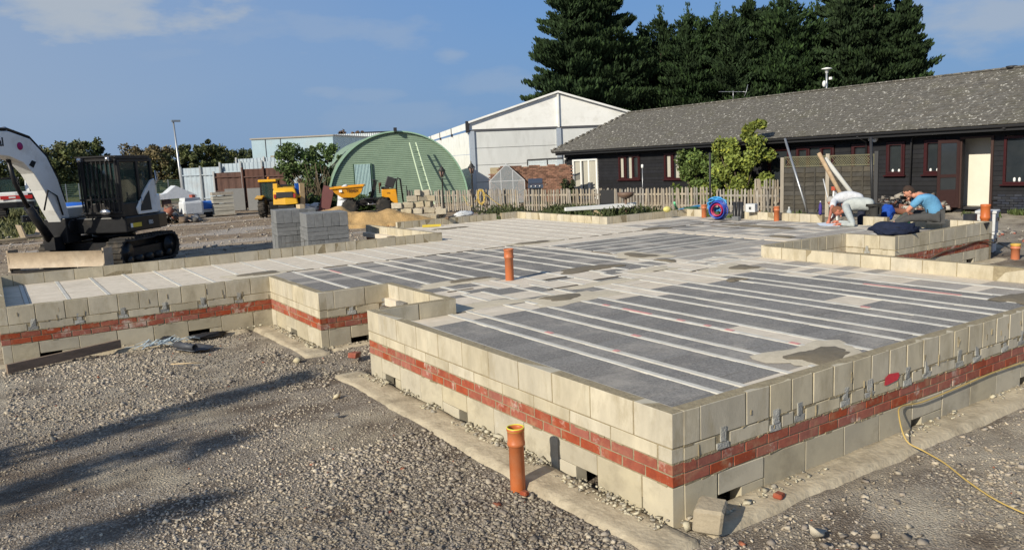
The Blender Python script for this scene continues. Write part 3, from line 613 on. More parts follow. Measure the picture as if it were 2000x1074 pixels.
ops = [(29.54, 27.46, .10, 2.14), (25.93, 24.38, 1.03, 2.21), (22.84, 21.2, 1.02, 2.22), (19.96, 18.7, 1.02, 2.24), (17.13, 16.05, .10, 2.21), (15.84, 14.17, 1.05, 2.2), (13.55, 12.75, 1.05, 2.2), (12.21, 11.54, 1.08, 2.21), (10.92, 10.22, 1.08, 2.22), (9.68, 8.83, .06, 2.18), (8.47, 6.9, .76, 2.21), (4.5, 3.0, .8, 2.2)]
wl = MB()
YL, YR = 30.2, -3.0
# backing wall between openings
cur = YL; zt = 2.52
for (a, b, z0, z1) in ops:
    wl.bx(0.02, .14, loc(a), loc(cur), -.1, zt)
    wl.bx(0.02, .14, loc(b), loc(a), z1, zt)
    if z0 > .2: wl.bx(0.02, .14, loc(b), loc(a), -.1, z0)
    cur = b
wl.bx(.02, .14, loc(YR), loc(cur), -.1, zt)
wl.bx(.141, 5.6, loc(YL)-.12, loc(YL), -.1, zt); wl.bx(5.6, 5.7, loc(YR), loc(YL), -.1, zt)
wl.build('wall_backing', M_black, cab)
fl = MB(); fl.bx(.141, 5.6, loc(YR), loc(YL)-.12, -.02, .05); fl.build('floor', M_dkgrey, cab)
# weatherboards, one object per board and run
zb = .28; nb = 15; hb = (zt-zb)/nb
for k in range(nb):
    z0 = zb+k*hb; cuts = sorted([(b, a) for (a, b, q0, q1) in ops if q0 < z0+hb-.02 and q1 > z0+.02])
    y = YR; runs = []
    for (a, b) in cuts:
        if a-y > .05: runs.append((y, a))
        y = b
    runs.append((y, YL))
    for (a, b) in runs:
        if b < 6.5: continue
        q = MB(); yc = (a+b)/2; L2 = (b-a)/2
        q.add([(-.018, -L2, 0), (.0, -L2, hb), (.019, -L2, hb), (.019, -L2, 0), (-.018, L2, 0), (.0, L2, hb), (.019, L2, hb), (.019, L2, 0)], [(0, 1, 2, 3), (7, 6, 5, 4), (0, 4, 5, 1), (1, 5, 6, 2), (3, 7, 4, 0)])
        o = q.build('weatherboard', M_black, cab); o.location = (0, loc(yc), z0)
q = MB(); q.bx(-.01, .0195, loc(13.6), loc(YL), -.1, .275); q.build('plinth', mat('old_brick_plinth', (.10, .075, .06), (.05, .045, .04), sc=6, bump=.5, rnd=0, white=.4, wsc=5, wcol=(.3, .28, .24)), cab)
# painted brick plinth right of the doorway, brick by brick
M_pb = mat('black_painted_brick', (.03, .035, .05), (.018, .02, .028), sc=5, bump=.5, rnd=.25, rough=.6)
for k in range(6):
    for i in range(5):
        y = 8.6-.235*i-(.117 if k % 2 else 0)
        if y > 7.2: link('plinth_brick', piece_mesh('plinth_brick', (.03, .22, .066), M_pb, i % 3, bev=.004), cab, (-.006, loc(y), .02+k*.076+.033))
# frames, panes, curtains
def window(y0, y1, z0, z1, nl, mt, sill=True, curtain=None, door=False, fw_=.07):
    w_ = y0-y1; q = MB(); yc = loc((y0+y1)/2)
    q.bx(-.05, .08, -w_/2, w_/2, z1-fw_, z1); q.bx(-.05, .08, -w_/2, w_/2, z0, z0+fw_)
    for i in range(nl+1):
        c = -w_/2+fw_/2+(w_-fw_)*i/nl; q.bx(-.048, .078, c-fw_/2, c+fw_/2, z0+fw_, z1-fw_)
    f = q.build('door_frame' if door else 'window', mt, cab, bevel=.006); f.location = (0, yc, 0)
    for i in range(nl):
        a = -w_/2+fw_+(w_-fw_)*i/nl; b = a+(w_-fw_)/nl-fw_
        if not door and mt is M_maroon and i != 1:
            q = MB(); 
            for (u0, u1, v0, v1) in ((a, a+.045, z0+fw_, z1-fw_), (b-.045, b, z0+fw_, z1-fw_), (a+.045, b-.045, z0+fw_, z0+fw_+.045), (a+.045, b-.045, z1-fw_-.045, z1-fw_)): q.bx(-.062, .03, u0, u1, v0, v1)
            q.build('casement', mt, f)
        q = MB(); q.bx(.02, .028, a, b, z0+fw_, z1-fw_); q.build('pane', M_glass, f)
        if curtain and i in curtain:
            q = MB(); n = 14; vs = []; a2, b2 = a+(b-a)*curtain[i][0], a+(b-a)*curtain[i][1]
            for j in range(n+1):
                y = a2+(b2-a2)*j/n; x = .012+.006*sin(j*1.9); vs += [(x, y, z0+fw_), (x, y, z1-fw_)]
            q.add(vs, [(2*j, 2*j+2, 2*j+3, 2*j+1) for j in range(n)], True); q.build('curtain', M_curt, f)
    if sill and not door:
        q = MB(); q.box((-.05, 0, z0-.02), (.14, w_+.10, .04)); q.build('sill', mt, f)
    return f
window(29.5, 27.5, .08, 2.13, 3, M_white, door=True, curtain={0: (.1, 1), 1: (0, .8), 2: (.15, .9)}, fw_=.11)
window(25.9, 24.4, 1.04, 2.2, 3, M_maroon, curtain={2: (.4, .85), 1: (.0, .6)})
window(22.8, 21.2, 1.03, 2.21, 3, M_maroon, curtain={2: (.35, .8), 1: (.2, .75)})
window(19.9, 18.7, 1.03, 2.23, 2, M_maroon, curtain={1: (.2, .7)})
dr = window(17.1, 16.08, .08, 2.2, 1, M_maroon, door=True, fw_=.12)
window(15.8, 14.2, 1.06, 2.19, 3, M_maroon); window(13.5, 12.8, 1.06, 2.19, 1, M_maroon)
f6 = window(12.2, 11.55, 1.09, 2.2, 1, M_maroon); f7 = window(10.9, 10.23, 1.09, 2.21, 1, M_maroon)
f8 = window(8.46, 6.92, .77, 2.2, 2, M_maroon)
for f, ys_, z0 in ((f6, (-.12, .1), 1.16), (f7, (-.1, .12), 1.16), (f8, (.32, .46, -.2), .84)):
    for i, y in enumerate(ys_): q = MB(); q.lathe((0.008, y, z0), [(.02, 0), (.035, .02), (.035, .10), (.015, .13)], 8); q.build('jar_on_sill', M_white, f)
# open doorway, its white lining and the black glazed door standing open
q = MB(); q.bx(-.05, .06, loc(9.76), loc(9.685), .02, 2.24); q.bx(-.05, .06, loc(8.825), loc(8.75), .02, 2.24); q.bx(-.05, .06, loc(9.685), loc(8.825), 2.18, 2.24); q.build('doorway_frame', flat('brown_frame', (.05, .025, .02)), cab)
M_cream = mat('cream_wall_paint', (.72, .68, .58), (.66, .62, .53), sc=2, bump=.05, rnd=0)
q = MB(); q.bx(.72, .77, loc(10.3), loc(8.2), .05, 2.40); q.build('doorway_screen', M_cream, cab)
q = MB(); q.bx(-.62, -.02, -.025, .025, .05, .14); q.bx(-.62, -.02, -.025, .025, 1.0, 1.10); q.bx(-.62, -.02, -.025, .025, 2.07, 2.17); q.bx(-.64, -.55, -.026, .026, .05, 2.17); q.bx(-.09, 0, -.026, .026, .05, 2.17); q.bx(-.55, -.09, -.015, .015, .14, .62)
dd = q.build('open_door', flat('dark_brown_door', (.04, .018, .016), rough=.4), cab, bevel=.004); dd.location = (-.06, loc(9.74), 0); dd.rotation_euler = (0, 0, -.75)
q = MB(); q.bx(-.55, -.09, -.004, .004, .62, 2.07); q.build('door_glass', M_glass, dd); q = MB(); q.box((-.60, .045, 1.05), (.03, .04, .16)); q.build('door_handle', flat('brass', (.55, .42, .2), metal=.8, rough=.3), dd)
# roof
EV = -.5; RX = 3.2; ZE = 2.56; ZR = 4.42; YH = 28.6
M_under = flat('soffit_black', (.015, .015, .017))
q = MB(); q.bx(EV+.02, .02, loc(YR), loc(YL)-.0, 2.46, 2.5); q.bx(EV-.02, EV+.02, loc(YR), loc(YL)+.1, 2.36, 2.54); q.build('eaves_board', M_under, cab)
rb = MB(); a = loc(YR); b = loc(YL+.55); h = loc(YH)
rb.add([(EV, a, ZE-.05), (EV, b, ZE-.05), (RX, a, ZR-.05), (RX, h, ZR-.05), (2*RX-EV, a, ZE-.05), (2*RX-EV, b, ZE-.05)], [(0, 2, 3, 1), (2, 4, 5, 3), (1, 3, 5)])
rb.build('roof_deck', M_tile, cab)
slope = atan2(ZR-ZE, RX-EV); SL = math.hypot(ZR-ZE, RX-EV); nrow = 22; gauge = SL/nrow
tme = []
for v in range(3):
    me = piece_mesh('roof_tile', (gauge*1.25, .262, .018), M_tile, v, bev=.003, jit=.004); tme.append(me)
cand = []; rr = random.Random(8)
for i in range(nrow):
    s = (i+.45)*gauge; x = EV+s*cos(slope); z = ZE+s*sin(slope)+.01
    y = 3.0+(.132 if i % 2 else 0)
    ymax = YL+.5-(YL+.5-YH)*s/SL
    while y < ymax: cand.append((y, x, z, i)); y += .265
cand.sort()
for (y, x, z, i) in [c for c in cand if c[0] > 9.0][:296]:
    link('roof_tile', tme[rr.randrange(3)], cab, (x+rr.uniform(-.006, .006), loc(y), z+rr.uniform(0, .006)), (rr.uniform(-.02, .02), -slope+.07+rr.uniform(-.012, .012), rr.uniform(-.012, .012)))
st = MB(); done = set((c[0], c[3]) for c in [c for c in cand if c[0] > 9.0][:296])
for (y, x, z, i) in cand:
    if (y, i) in done: continue
    st.box((x+rr.uniform(-.006, .006), loc(y), z+rr.uniform(0, .006)), (gauge*1.2, .258, .02), ry=-slope+.07+rr.uniform(-.012, .012), rz=rr.uniform(-.012, .012), jit=.003)
o = st.build('roof_tiles', M_tile, cab); o['kind'] = 'stuff'
st = MB()  # hipped end
for i in range(nrow):
    s0 = i/nrow; n = int((2*(RX-EV)*(1-s0))/.265); yb = loc(YL+.55)-(loc(YL+.55)-h)*s0; zz = ZE+(ZR-ZE)*s0
    for j in range(n): st.box((EV+(RX-EV)*s0+.13+j*.265, yb-.06, zz+.03), (.25, .24, .03), rx=.85, jit=.004)
o = st.build('hip_tiles', M_tile, cab); o['kind'] = 'stuff'
for k in range(62):
    y = 9+k*.32
    if y < YH: link('ridge_tile', piece_mesh('ridge_tile', (.22, .31, .08), M_tile, k % 3, bev=.03), cab, (RX, loc(y), ZR+.02), (0, 0, rr.uniform(-.02, .02)))
n = 14
for k in range(n):
    f = (k+.5)/n; link('hip_ridge_tile', piece_mesh('ridge_tile', (.22, .31, .08), M_tile, k % 3, bev=.03), cab, (EV+(RX-EV)*f, loc(YL+.55)+(h-loc(YL+.55))*f, ZE+(ZR-ZE)*f+.03), (-.75, 0, 1.15))
# gutter and downpipes
gut = MB(); pr = [(EV-.07+.05*cos(t_*pi/6+pi), 2.50+.05*sin(t_*pi/6+pi)) for t_ in range(7)]
vs = []; 
for (x, z) in pr: vs += [(x, loc(6), z), (x, loc(YL), z)]
gut.add(vs, [(2*i, 2*i+2, 2*i+3, 2*i+1) for i in range(6)], True); gut.build('gutter', M_dkgrey, cab)
for (y, pts) in ((11.3, [(EV-.07, 8.2, 2.44), (-.10, 9.0, 2.41), (-.10, 11.0, 2.38), (-.10, 11.28, 2.28), (-.10, 11.32, .2)]), (12.9, [(EV-.07, 12.95, 2.45), (-.10, 12.9, 2.25), (-.10, 12.9, .2)]), (17.4, [(EV-.07, 17.4, 2.45), (-.1, 17.4, 2.3), (-.1, 17.4, 1.9)])):
    q = MB(); q.tube([(p[0], loc(p[1]), p[2]) for p in pts], .035, 8); q.build('downpipe', M_dkgrey, cab)
q = MB(); q.tube([(-.13, loc(10.6), 2.385), (-.13, loc(8.4), 2.45)], .03, 8); q.build('white_pipe_cover', M_white, cab)
q = MB(); q.box((-.10, 0, 0), (.14, .12, .12), rz=.3).sph((-.24, -.06, -.02), .085, 8, 6).sph((-.22, .14, 0), .06, 8, 6); o = q.build('security_lamp', M_white, cab); o.location = (0, loc(12.55), 2.32)
q = MB(); q.box((-.08, 0, 0), (.1, .09, .09)).sph((-.18, -.04, -.02), .08, 8, 6); o = q.build('security_lamp', M_white, cab); o.location = (0, loc(29.95), 2.20)
# things fixed on or by the roof
M_galv = flat('galvanised_steel', (.42, .43, .44), rough=.4, metal=.7)
t = thing('tv_aerial', 'thin television aerial standing on the cabin ridge in front of the dark conifers', 'aerial', (25.5, 21.64, 4.42))
q = MB(); q.tube([(0, 0, -.05), (0, 0, .42)], .018, 6); q.build('mast', M_galv, t)
q = MB(); q.tube([(0, .75, .44), (0, -.75, .30)], .014, 6)
for k in range(7): y = .65-k*.2; q.tube([(-.22, y, .44-(.75-y)*.093), (.22, y, .44-(.75-y)*.093)], .009, 5)
q.tube([(-.1, -.72, .1), (0, -.75, .32), (.05, -.80, .62)], .012, 5); q.build('boom', M_galv, t)
t = thing('roof_lamp_post', 'slender pole with white mushroom lamp rising behind the cabin ridge', 'lamp', (25.9, 17.1, 3.6))
q = MB(); q.tube([(0, 0, 0), (0, 0, 1.75)], .04, 8); q.build('pole', M_galv, t)
q = MB(); q.lathe((0, 0, 1.62), [(.02, .14), (.20, .10), (.21, .07), (.07, .06), (.06, -.08), (.03, -.1)], 12); q.build('lamp_head', M_white, t)
q = MB(); q.sph((-.12, .02, 1.1), .1, 8, 6, (1, .7, 1.4)).box((.12, -.1, 1.32), (.05, .12, .1)); q.build('camera_box', M_white, t)
t = thing('roof_vent', 'small dark vent pot on the cabin ridge near the right edge', 'vent', (25.5, 9.85, 4.40))
q = MB(); q.lathe((0, 0, 0), [(.13, 0), (.13, .10), (.17, .11), (.17, .17), (.10, .18)], 12); q.build('vent_pot', M_dkgrey, t)
# timber offcut, rubble against the cabin wall
t = tag(MB().box((0, 0, .12), (.62, .32, .07), rx=.45, ry=.1).build('timber_offcut', M_ply), 'short pale timber offcut lying below the cabin window at the right edge', 'timber'); t.location = (21.2, 7.0, 0.12); t.rotation_euler = (0, 0, -1.2)
rub = NR.uniform(0, 1, (420, 2)); ry_ = 9.9+rub[:, 0]*3.6; rx_ = 21.5+rub[:, 1]*.7
rs_ = np.clip(NR.lognormal(math.log(.14), .45, 420), .05, .38); rz_ = (rx_-21.5)*.75*NR.uniform(.2, 1, 420)
rc = np.array([(.20, .18, .16), (.10, .09, .085), (.35, .32, .28), (.22, .10, .07), (.45, .42, .38)])[NR.integers(0, 5, 420)]
tag(stones('rubble_heap', np.stack([rx_, ry_, rz_], -1), rs_, rc, M_stone, (.4, .9)), 'heap of broken stone and brick rubble piled against the black cabin wall', 'rubble', kind='stuff')
rub = NR.uniform(0, 1, (160, 2)); tag(stones('rubble_scatter', np.stack([15.3+rub[:, 0]*4.2, 3.0+rub[:, 1]*3.2, rub[:, 0]*0], -1), np.clip(NR.lognormal(math.log(.10), .5, 160), .03, .3), np.array([(.36, .33, .28), (.4, .14, .1), (.5, .47, .42), (.28, .25, .22)])[NR.integers(0, 4, 160)], M_stone), 'scattered stone and brick fragments on the ground right of the slab', 'rubble', kind='stuff')
# ------------------------------------------------------------ white frame tent
TA = R(-22.4); GX = Vector((cos(TA), sin(TA), 0)); GY = Vector((-sin(TA), cos(TA), 0))
M_pvc = mat('white_pvc', (.85, .845, .82), (.77, .765, .73), sc=1.0, bump=.1, bsc=3, rnd=0, rough=.55, white=.0, stain=.3, stcol=(.42, .40, .34), ssc=1.4)
M_pvcw = mat('grey_tent_panel', (.66, .67, .66), (.58, .59, .58), sc=1.2, bump=.1, bsc=2, rnd=.04, rough=.5, stain=.3, stcol=(.34, .34, .32), ssc=1.5, stretch=(1, 1, .3))
M_alu = flat('aluminium_leg', (.50, .55, .62), rough=.4, metal=.3)
tent = thing('frame_tent', 'large white frame tent with a gabled roof and grey wall panels', 'marquee', (19.56, 35.4, 0), TA)
W = 10.4; DZ = 42; ZE2 = 3.85; ZR2 = 5.78; VB = 4.32
q = MB(); q.add([(0, 0, VB), (W/2, 0, ZR2), (W, 0, VB), (W, 0, ZE2+.06), (0, 0, ZE2+.06)], [(0, 1, 2, 3, 4)]); 
q.add([(0, .04, VB), (W/2, .04, ZR2), (W, .04, VB), (W, .04, ZE2+.06), (0, .04, ZE2+.06)], [(4, 3, 2, 1, 0)]); q.build('gable_sheet', M_pvc, tent)
q = MB(); q.add([(-.1, -.12, VB-.05), (W/2, -.12, ZR2+.04), (W/2, DZ, ZR2+.04), (-.1, DZ, VB-.05)], [(0, 1, 2, 3)]); q.add([(W+.1, -.12, VB-.05), (W/2, -.12, ZR2+.04), (W/2, DZ, ZR2+.04), (W+.1, DZ, VB-.05)], [(3, 2, 1, 0)])
q.add([(-.1, -.1, VB-.05), (-.1, DZ, VB-.05), (-.1, DZ, ZE2+.05), (-.1, -.1, ZE2+.05)], [(0, 1, 2, 3)]); q.build('roof_sheet', M_pvc, tent)
q = MB(); q.bar((0, -.13, VB-.02), (W/2, -.13, ZR2+.06), .10, .10); q.bar((W, -.13, VB-.02), (W/2, -.13, ZR2+.06), .10, .10); q.bar((W/2, -.06, ZR2), (W/2, -.06, ZE2), .10); q.build('roof_edge', M_pvc, tent)
q = MB(); q.bar((0, -.03, ZE2), (W, -.03, ZE2), .07, .09); q.build('eave_beam', flat('dark_rail', (.10, .10, .11)), tent)
for x in (.18, W/2, W-.12):
    q = MB(); q.bx(x-.13, x+.13, -.10, .06, -.05, ZE2-.04); q.build('leg', M_alu, tent)
q = MB(); q.bx(-.14, .04, -.14, .14, ZE2-.1, VB+.05); q.build('corner_bracket', M_dkgrey, tent)
nrow_ = 4; hh = (ZE2-.04)/nrow_
for (a, b) in ((.33, W/2-.14), (W/2+.14, W-.26)):
    for k in range(nrow_): q = MB(); q.bx(a, b, .0, .05, k*hh+.012, (k+1)*hh-.012); q.build('wall_panel', M_pvcw, tent)
q = MB(); q.bx(.2, W-.2, .052, .06, 0, ZE2); q.build('panel_joints', flat('dark_gap', (.12, .12, .12)), tent)
for k in range(6):
    for j in range(3): q = MB(); q.bx(-.02, .03, .1+k*7, .1+k*7+6.9, j*1.27, j*1.27+1.25); q.build('side_panel', M_pvc, tent)
    q = MB(); q.bx(-.14, -.03, k*7-.05, k*7+.09, ZE2-.12, VB-.05); q.build('bracket', M_dkgrey, tent)
# ------------------------------------------------------------ green corrugated shed
M_green = mat('green_corrugated_sheet', (.235, .32, .235), (.19, .265, .195), sc=2.5, bump=.15, bsc=6, rnd=0, rough=.6, stain=.25, stcol=(.13, .20, .14), ssc=2)
SA = R(-18); shed = thing('arched_shed', 'green arched corrugated iron shed with a ladder leaning on its end', 'shed', (11.34, 36.0, 0), SA)
SW = 7.35; ARC = []
for i in range(41):
    a = pi*i/40; ARC.append((SW/2-SW/2*cos(a)*(1.0), 3.86*(max(0, sin(a))**.92)))
def arch_z(x):
    c = max(-1, min(1, (SW/2-x)/(SW/2))); return 3.86*(max(0, sin(math.acos(c)))**.92)
# end wall of horizontal corrugations: ribbons following the arch
q = MB(); dz = .05; z = 0; k = 0
prof = []
while z < 3.82:
    prof.append((z, .0 if k % 2 == 0 else -.02)); z += dz; k += 1
vs = []; 
for (z, d) in prof:
    lo, hi = 0.0, SW/2
    for _ in range(24):
        mid = (lo+hi)/2
        if arch_z(mid) < z: lo = mid
        else: hi = mid
    vs += [(lo, d, z), (SW-lo, d, z)]
q.add(vs, [(2*i, 2*i+1, 2*i+3, 2*i+2) for i in range(len(prof)-1)]); q.build('end_wall', M_green, shed)
q = MB(); vs = []; ND = 60; DD = 14
for (x, z) in ARC:
    for j in range(ND+1):
        o_ = .03 if j % 2 else 0; r_ = 1+o_/SW*2; vs.append((SW/2+(x-SW/2)*r_, -.08+DD*j/ND, z*r_))
q.add(vs, [(i*(ND+1)+j, i*(ND+1)+j+1, (i+1)*(ND+1)+j+1, (i+1)*(ND+1)+j) for i in range(40) for j in range(ND)], True); q.build('arched_roof', M_green, shed)
q = MB(); 
for i in range(40):
    (x, z), (x2, z2) = ARC[i], ARC[i+1]; q.bar((x, -.10, z), (x2, -.10, z2), .10, .07)
q.build('arch_trim', mat('pale_green_trim', (.30, .46, .34), (.25, .40, .29), rnd=0, bump=0), shed)
q = MB(); x = 0
vs = []
n = 22
for i in range(n+1): vs += [(i*.82/n, -.03 if i % 2 else 0, 0), (i*.82/n, -.03 if i % 2 else 0, 1.95)]
q.add(vs, [(2*i, 2*i+2, 2*i+3, 2*i+1) for i in range(n)]); o = q.build('shed_door', mat('pale_blue_sheet', (.36, .50, .50), (.30, .42, .43), rnd=0, bump=0, rough=.5), shed); o.location = (1.42, -.09, .30)
q = MB(); q.bx(2.26, 2.32, -.11, -.04, .3, 2.28); q.bx(1.36, 1.41, -.11, -.04, .3, 2.28); q.build('door_post', flat('dark_green', (.05, .10, .07)), shed)
q = MB(); q.box((SW/2-.05, -.25, 3.95), (.14, .3, .2)); q.build('ridge_lamp', M_dkgrey, shed)
lad = thing('ladder', 'pale green ladder leaning against the green shed end wall', 'ladder', (15.05, 33.6, 0), SA)
q = MB()
A0, A1 = Vector((.55, -.55, .0)), Vector((.0, .42, 3.25)); sp = Vector((.42, 0, 0)) ; sp1 = Vector((.33, 0, 0))
M_lad = mat('pale_green_ladder', (.50, .60, .44), (.42, .52, .38), rnd=0, bump=0)
for (a, b) in ((A0, A1), (A0+sp, A1+sp1)): q = MB(); q.bar(a, b, .05, .08); q.build('stile', M_lad, lad)
for k in range(12):
    f = (k+.7)/12.6; q = MB(); q.tube([A0.lerp(A1, f), (A0+sp).lerp(A1+sp1, f)], .018, 6); q.build('rung', flat('rung_green', (.16, .24, .18)), lad)
# ------------------------------------------------------------ machines
M_rub = mat('black_rubber', (.035, .033, .031), (.022, .021, .02), sc=8, bump=.3, bsc=30, rnd=.1, rough=.85, stain=.6, stcol=(.14, .11, .08), ssc=2.5)
M_steel = mat('dark_painted_steel', (.016, .016, .018), (.010, .010, .011), sc=5, bump=.1, bsc=20, rnd=.05, rough=.38, stain=.18, stcol=(.12, .095, .07), ssc=2)
M_mach = mat('white_machine_paint', (.82, .82, .80), (.74, .74, .72), sc=2, bump=.03, rnd=0, rough=.35, stain=.35, stcol=(.36, .31, .25), ssc=1.8, coat=.3)
M_blade = mat('worn_blade_steel', (.45, .36, .26), (.30, .235, .17), sc=4, bump=.3, bsc=20, rnd=0, rough=.6, stain=.4, stcol=(.55, .48, .38), ssc=2)
M_tint = mat('tinted_cab_glass', (.03, .06, .055), (.02, .05, .045), sc=1, bump=0, rnd=0, rough=.05, spec=.8, alpha=.45)
M_yel = mat('yellow_machine_paint', (.72, .40, .015), (.60, .32, .012), sc=2, bump=.02, rnd=0, rough=.4, stain=.3, stcol=(.35, .22, .08), ssc=2, coat=.3)
M_org = mat('orange_machine_paint', (.74, .34, .018), (.62, .27, .015), sc=2, bump=.02, rnd=0, rough=.4, stain=.25, stcol=(.38, .22, .12), ssc=2.5, coat=.3)
M_chrome = flat('bright_steel', (.6, .6, .62), rough=.2, metal=.9)
M_seat = flat('seat_grey', (.10, .10, .10), rough=.8)
M_dred = flat('magenta_disc', (.35, .01, .12)); M_blue = flat('blue_plastic', (.02, .13, .55), rough=.45)
def text(s, name, size, mt, parent, loc, rot, depth=.004, shear=0):
    c = bpy.data.curves.new(name, 'FONT'); c.body = s; c.size = size; c.extrude = depth; c.align_x = 'CENTER'; c.align_y = 'CENTER'; c.shear = shear; c.offset = size*.018
    tmp = bpy.data.objects.new('tmp', c); col.objects.link(tmp); dg = bpy.context.evaluated_depsgraph_get(); dg.update()
    me = bpy.data.meshes.new_from_object(tmp.evaluated_get(dg)); bpy.data.objects.remove(tmp); me.materials.clear(); me.materials.append(mt)
    return link(name, me, parent, loc, rot)
def track(parent, y, x0, x1, h, wd):
    n = 46; r = h/2; pts = []; L = (x1-x0-2*r); per = 2*L+2*pi*r
    def P(s):
        s %= per
        if s < L: return (x0+r+s, h, 0, 1)
        s -= L
        if s < pi*r: a = s/r; return (x1-r+r*sin(a), r+r*cos(a), sin(a), cos(a))
        s -= pi*r
        if s < L: return (x1-r-s, 0, 0, -1)
        s -= L; a = s/r; return (x0+r-r*sin(a), r-r*cos(a), -sin(a), -cos(a))
    tr = MB(); N_ = 96; vs = []
    for i in range(N_):
        x, z, nx_, nz_ = P(per*i/N_); o = .0; sag = -.02*(1 if nz_ > .9 and 0 < x < x1-r else 0)
        for (yy, k) in ((-wd/2, 0), (wd/2, 0), (wd/2, -.045), (-wd/2, -.045)): vs.append((x+nx_*k, y+yy, z+nz_*k+sag))
    fs = []
    for i in range(N_):
        a = i*4; b = ((i+1) % N_)*4
        for k in range(4): fs.append((a+k, a+(k+1) % 4, b+(k+1) % 4, b+k))
    tr.add(vs, fs)
    for i in range(n):
        x, z, nx_, nz_ = P(per*(i+.5)/n); tr.box((x+nx_*.012, y, z+nz_*.012), (.05 if abs(nz_) > .5 else .04, wd*.98, .035), ry=atan2(nx_, nz_))
    t = tr.build('track', M_rub, parent)
    fr = MB(); fr.prism([(x0+.35, .12), (x1-.35, .12), (x1-.42, h*.62), (x0+.45, h*.62)], y-.09, y+.09); 
    for k in range(5): fr.lathe((x0+.42+k*(x1-x0-.84)/4, y-wd*.42, .13), [(.02, 0), (.10, 0), (.10, wd*.84), (.02, wd*.84)], 12, 'Y')
    fr.build('track_frame', M_steel, t)
    for x in (x0+r, x1-r):
        q = MB(); q.lathe((x, y-wd*.36, r), [(.04, 0), (r-.06, 0), (r-.06, .05), (r-.14, .06), (r-.14, wd*.72-.06), (r-.06, wd*.72-.05), (r-.06, wd*.72), (.07, wd*.72), (.07, wd*.8), (.02, wd*.8)], 20, 'Y'); q.build('sprocket', M_steel, t)
    return t
H = R(229); ex = thing('excavator', 'large white and black tracked excavator with raised boom, barred cab and worn blade', 'excavator', (-.72, 19.85, 0), H, sc=1.04)
for y in (-.86, .86): track(ex, y+.12, -1.10, 1.42, .66, .42)
q = MB(); q.bx(-.9, 1.0, -.6, .85, .28, .58); q.lathe((0, .1, .58), [(.5, 0), (.5, .22)], 24); q.build('undercarriage', M_steel, ex)
# blade, a curved plate
q = MB(); n = 9; vs = []
BW = 1.20; YO = -.05
for i in range(n):
    a = -.62+1.30*i/(n-1); x = 1.62+.42*cos(a); z = .32+.30*sin(a)
    vs += [(x, YO-BW, z), (x, YO+BW, z), (x-.035, YO-BW, z), (x-.035, YO+BW, z)]
fs = []
for i in range(n-1):
    a = i*4; b = a+4; fs += [(a, a+1, b+1, b), (a+2, b+2, b+3, a+3), (a, b, b+2, a+2), (a+1, a+3, b+3, b+1)]
fs += [(0, 2, 3, 1), ((n-1)*4, (n-1)*4+1, (n-1)*4+3, (n-1)*4+2)]
q.add(vs, fs, False); bl = q.build('blade', M_blade, ex)
# the blade is hollow to the front: flip the curve
for v in bl.data.vertices: v.co.x = 1.62+.60-(v.co.x-1.62)*.55
q = MB(); q.bx(1.86, 1.97, YO-BW, YO+BW, .02, .10); q.build('cutting_edge', M_steel, bl)
for sy in (-1, 1): q = MB(); q.box((1.86, YO+sy*BW, .32), (.32, .04, .48)); q.build('blade_side', M_blade, bl)
for y in (-.42, .42): q = MB(); q.bar((.6, y, .40), (1.72, y, .28), .12, .16); q.build('blade_arm', M_steel, ex)
# upper works
hs_ = [(-.98, .80), (-.86, 1.06), (-.4, 1.12), (.95, 1.10), (1.02, .3), (1.0, -.75), (.9, -1.02), (-.6, -1.05), (-.9, -.98), (-1.05, -.55), (-1.1, 0), (-1.05, .5)]
q = MB(); q.prism(hs_, .80, 1.18, 'Z'); q.build('house_base', M_steel, ex, bevel=.03)
q = MB(); q.prism([(-.92, -.9), (-.94, .55), (-.82, .96), (-.47, 1.0), (-.45, -.98), (-.85, -.94)], 1.182, 1.66, 'Z'); q.build('engine_cover', M_mach, ex, bevel=.05)
q = MB(); q.prism([(-.44, -.98), (.85, -.95), (.95, -.7), (.95, -.55), (-.44, -.3)], 1.182, 1.45, 'Z'); q.build('side_tank', M_mach, ex, bevel=.04)
# white rear-quarter panel with dark window below the door glass
q = MB(); q.prism([(.38, 1.20), (.44, 1.36), (.28, 1.52), (.0, 1.80), (-.28, 2.02), (-.43, 2.06), (-.47, 1.20)], 1.03, 1.09, 'Y'); wp = q.build('quarter_panel', M_mach, ex, bevel=.02)
q = MB(); q.prism([(.30, 1.28), (.26, 1.42), (.06, 1.62), (-.12, 1.76), (-.16, 1.28)], 1.085, 1.105, 'Y'); q.build('quarter_window', flat('mesh_black', (.03, .03, .028)), wp)
text('E85', 'number_decal', .13, flat('pale_grey_print', (.55, .55, .55)), ex, (-.02, 1.128, .98), (pi/2, 0, pi))
q = MB(); q.box((.55, 1.118, .96), (.36, .006, .10)); q.build('warning_label', flat('yellow_label', (.75, .55, .05)), ex)
q = MB(); q.box((.77, 1.118, .96), (.08, .007, .10)); q.build('white_label', M_white, ex)
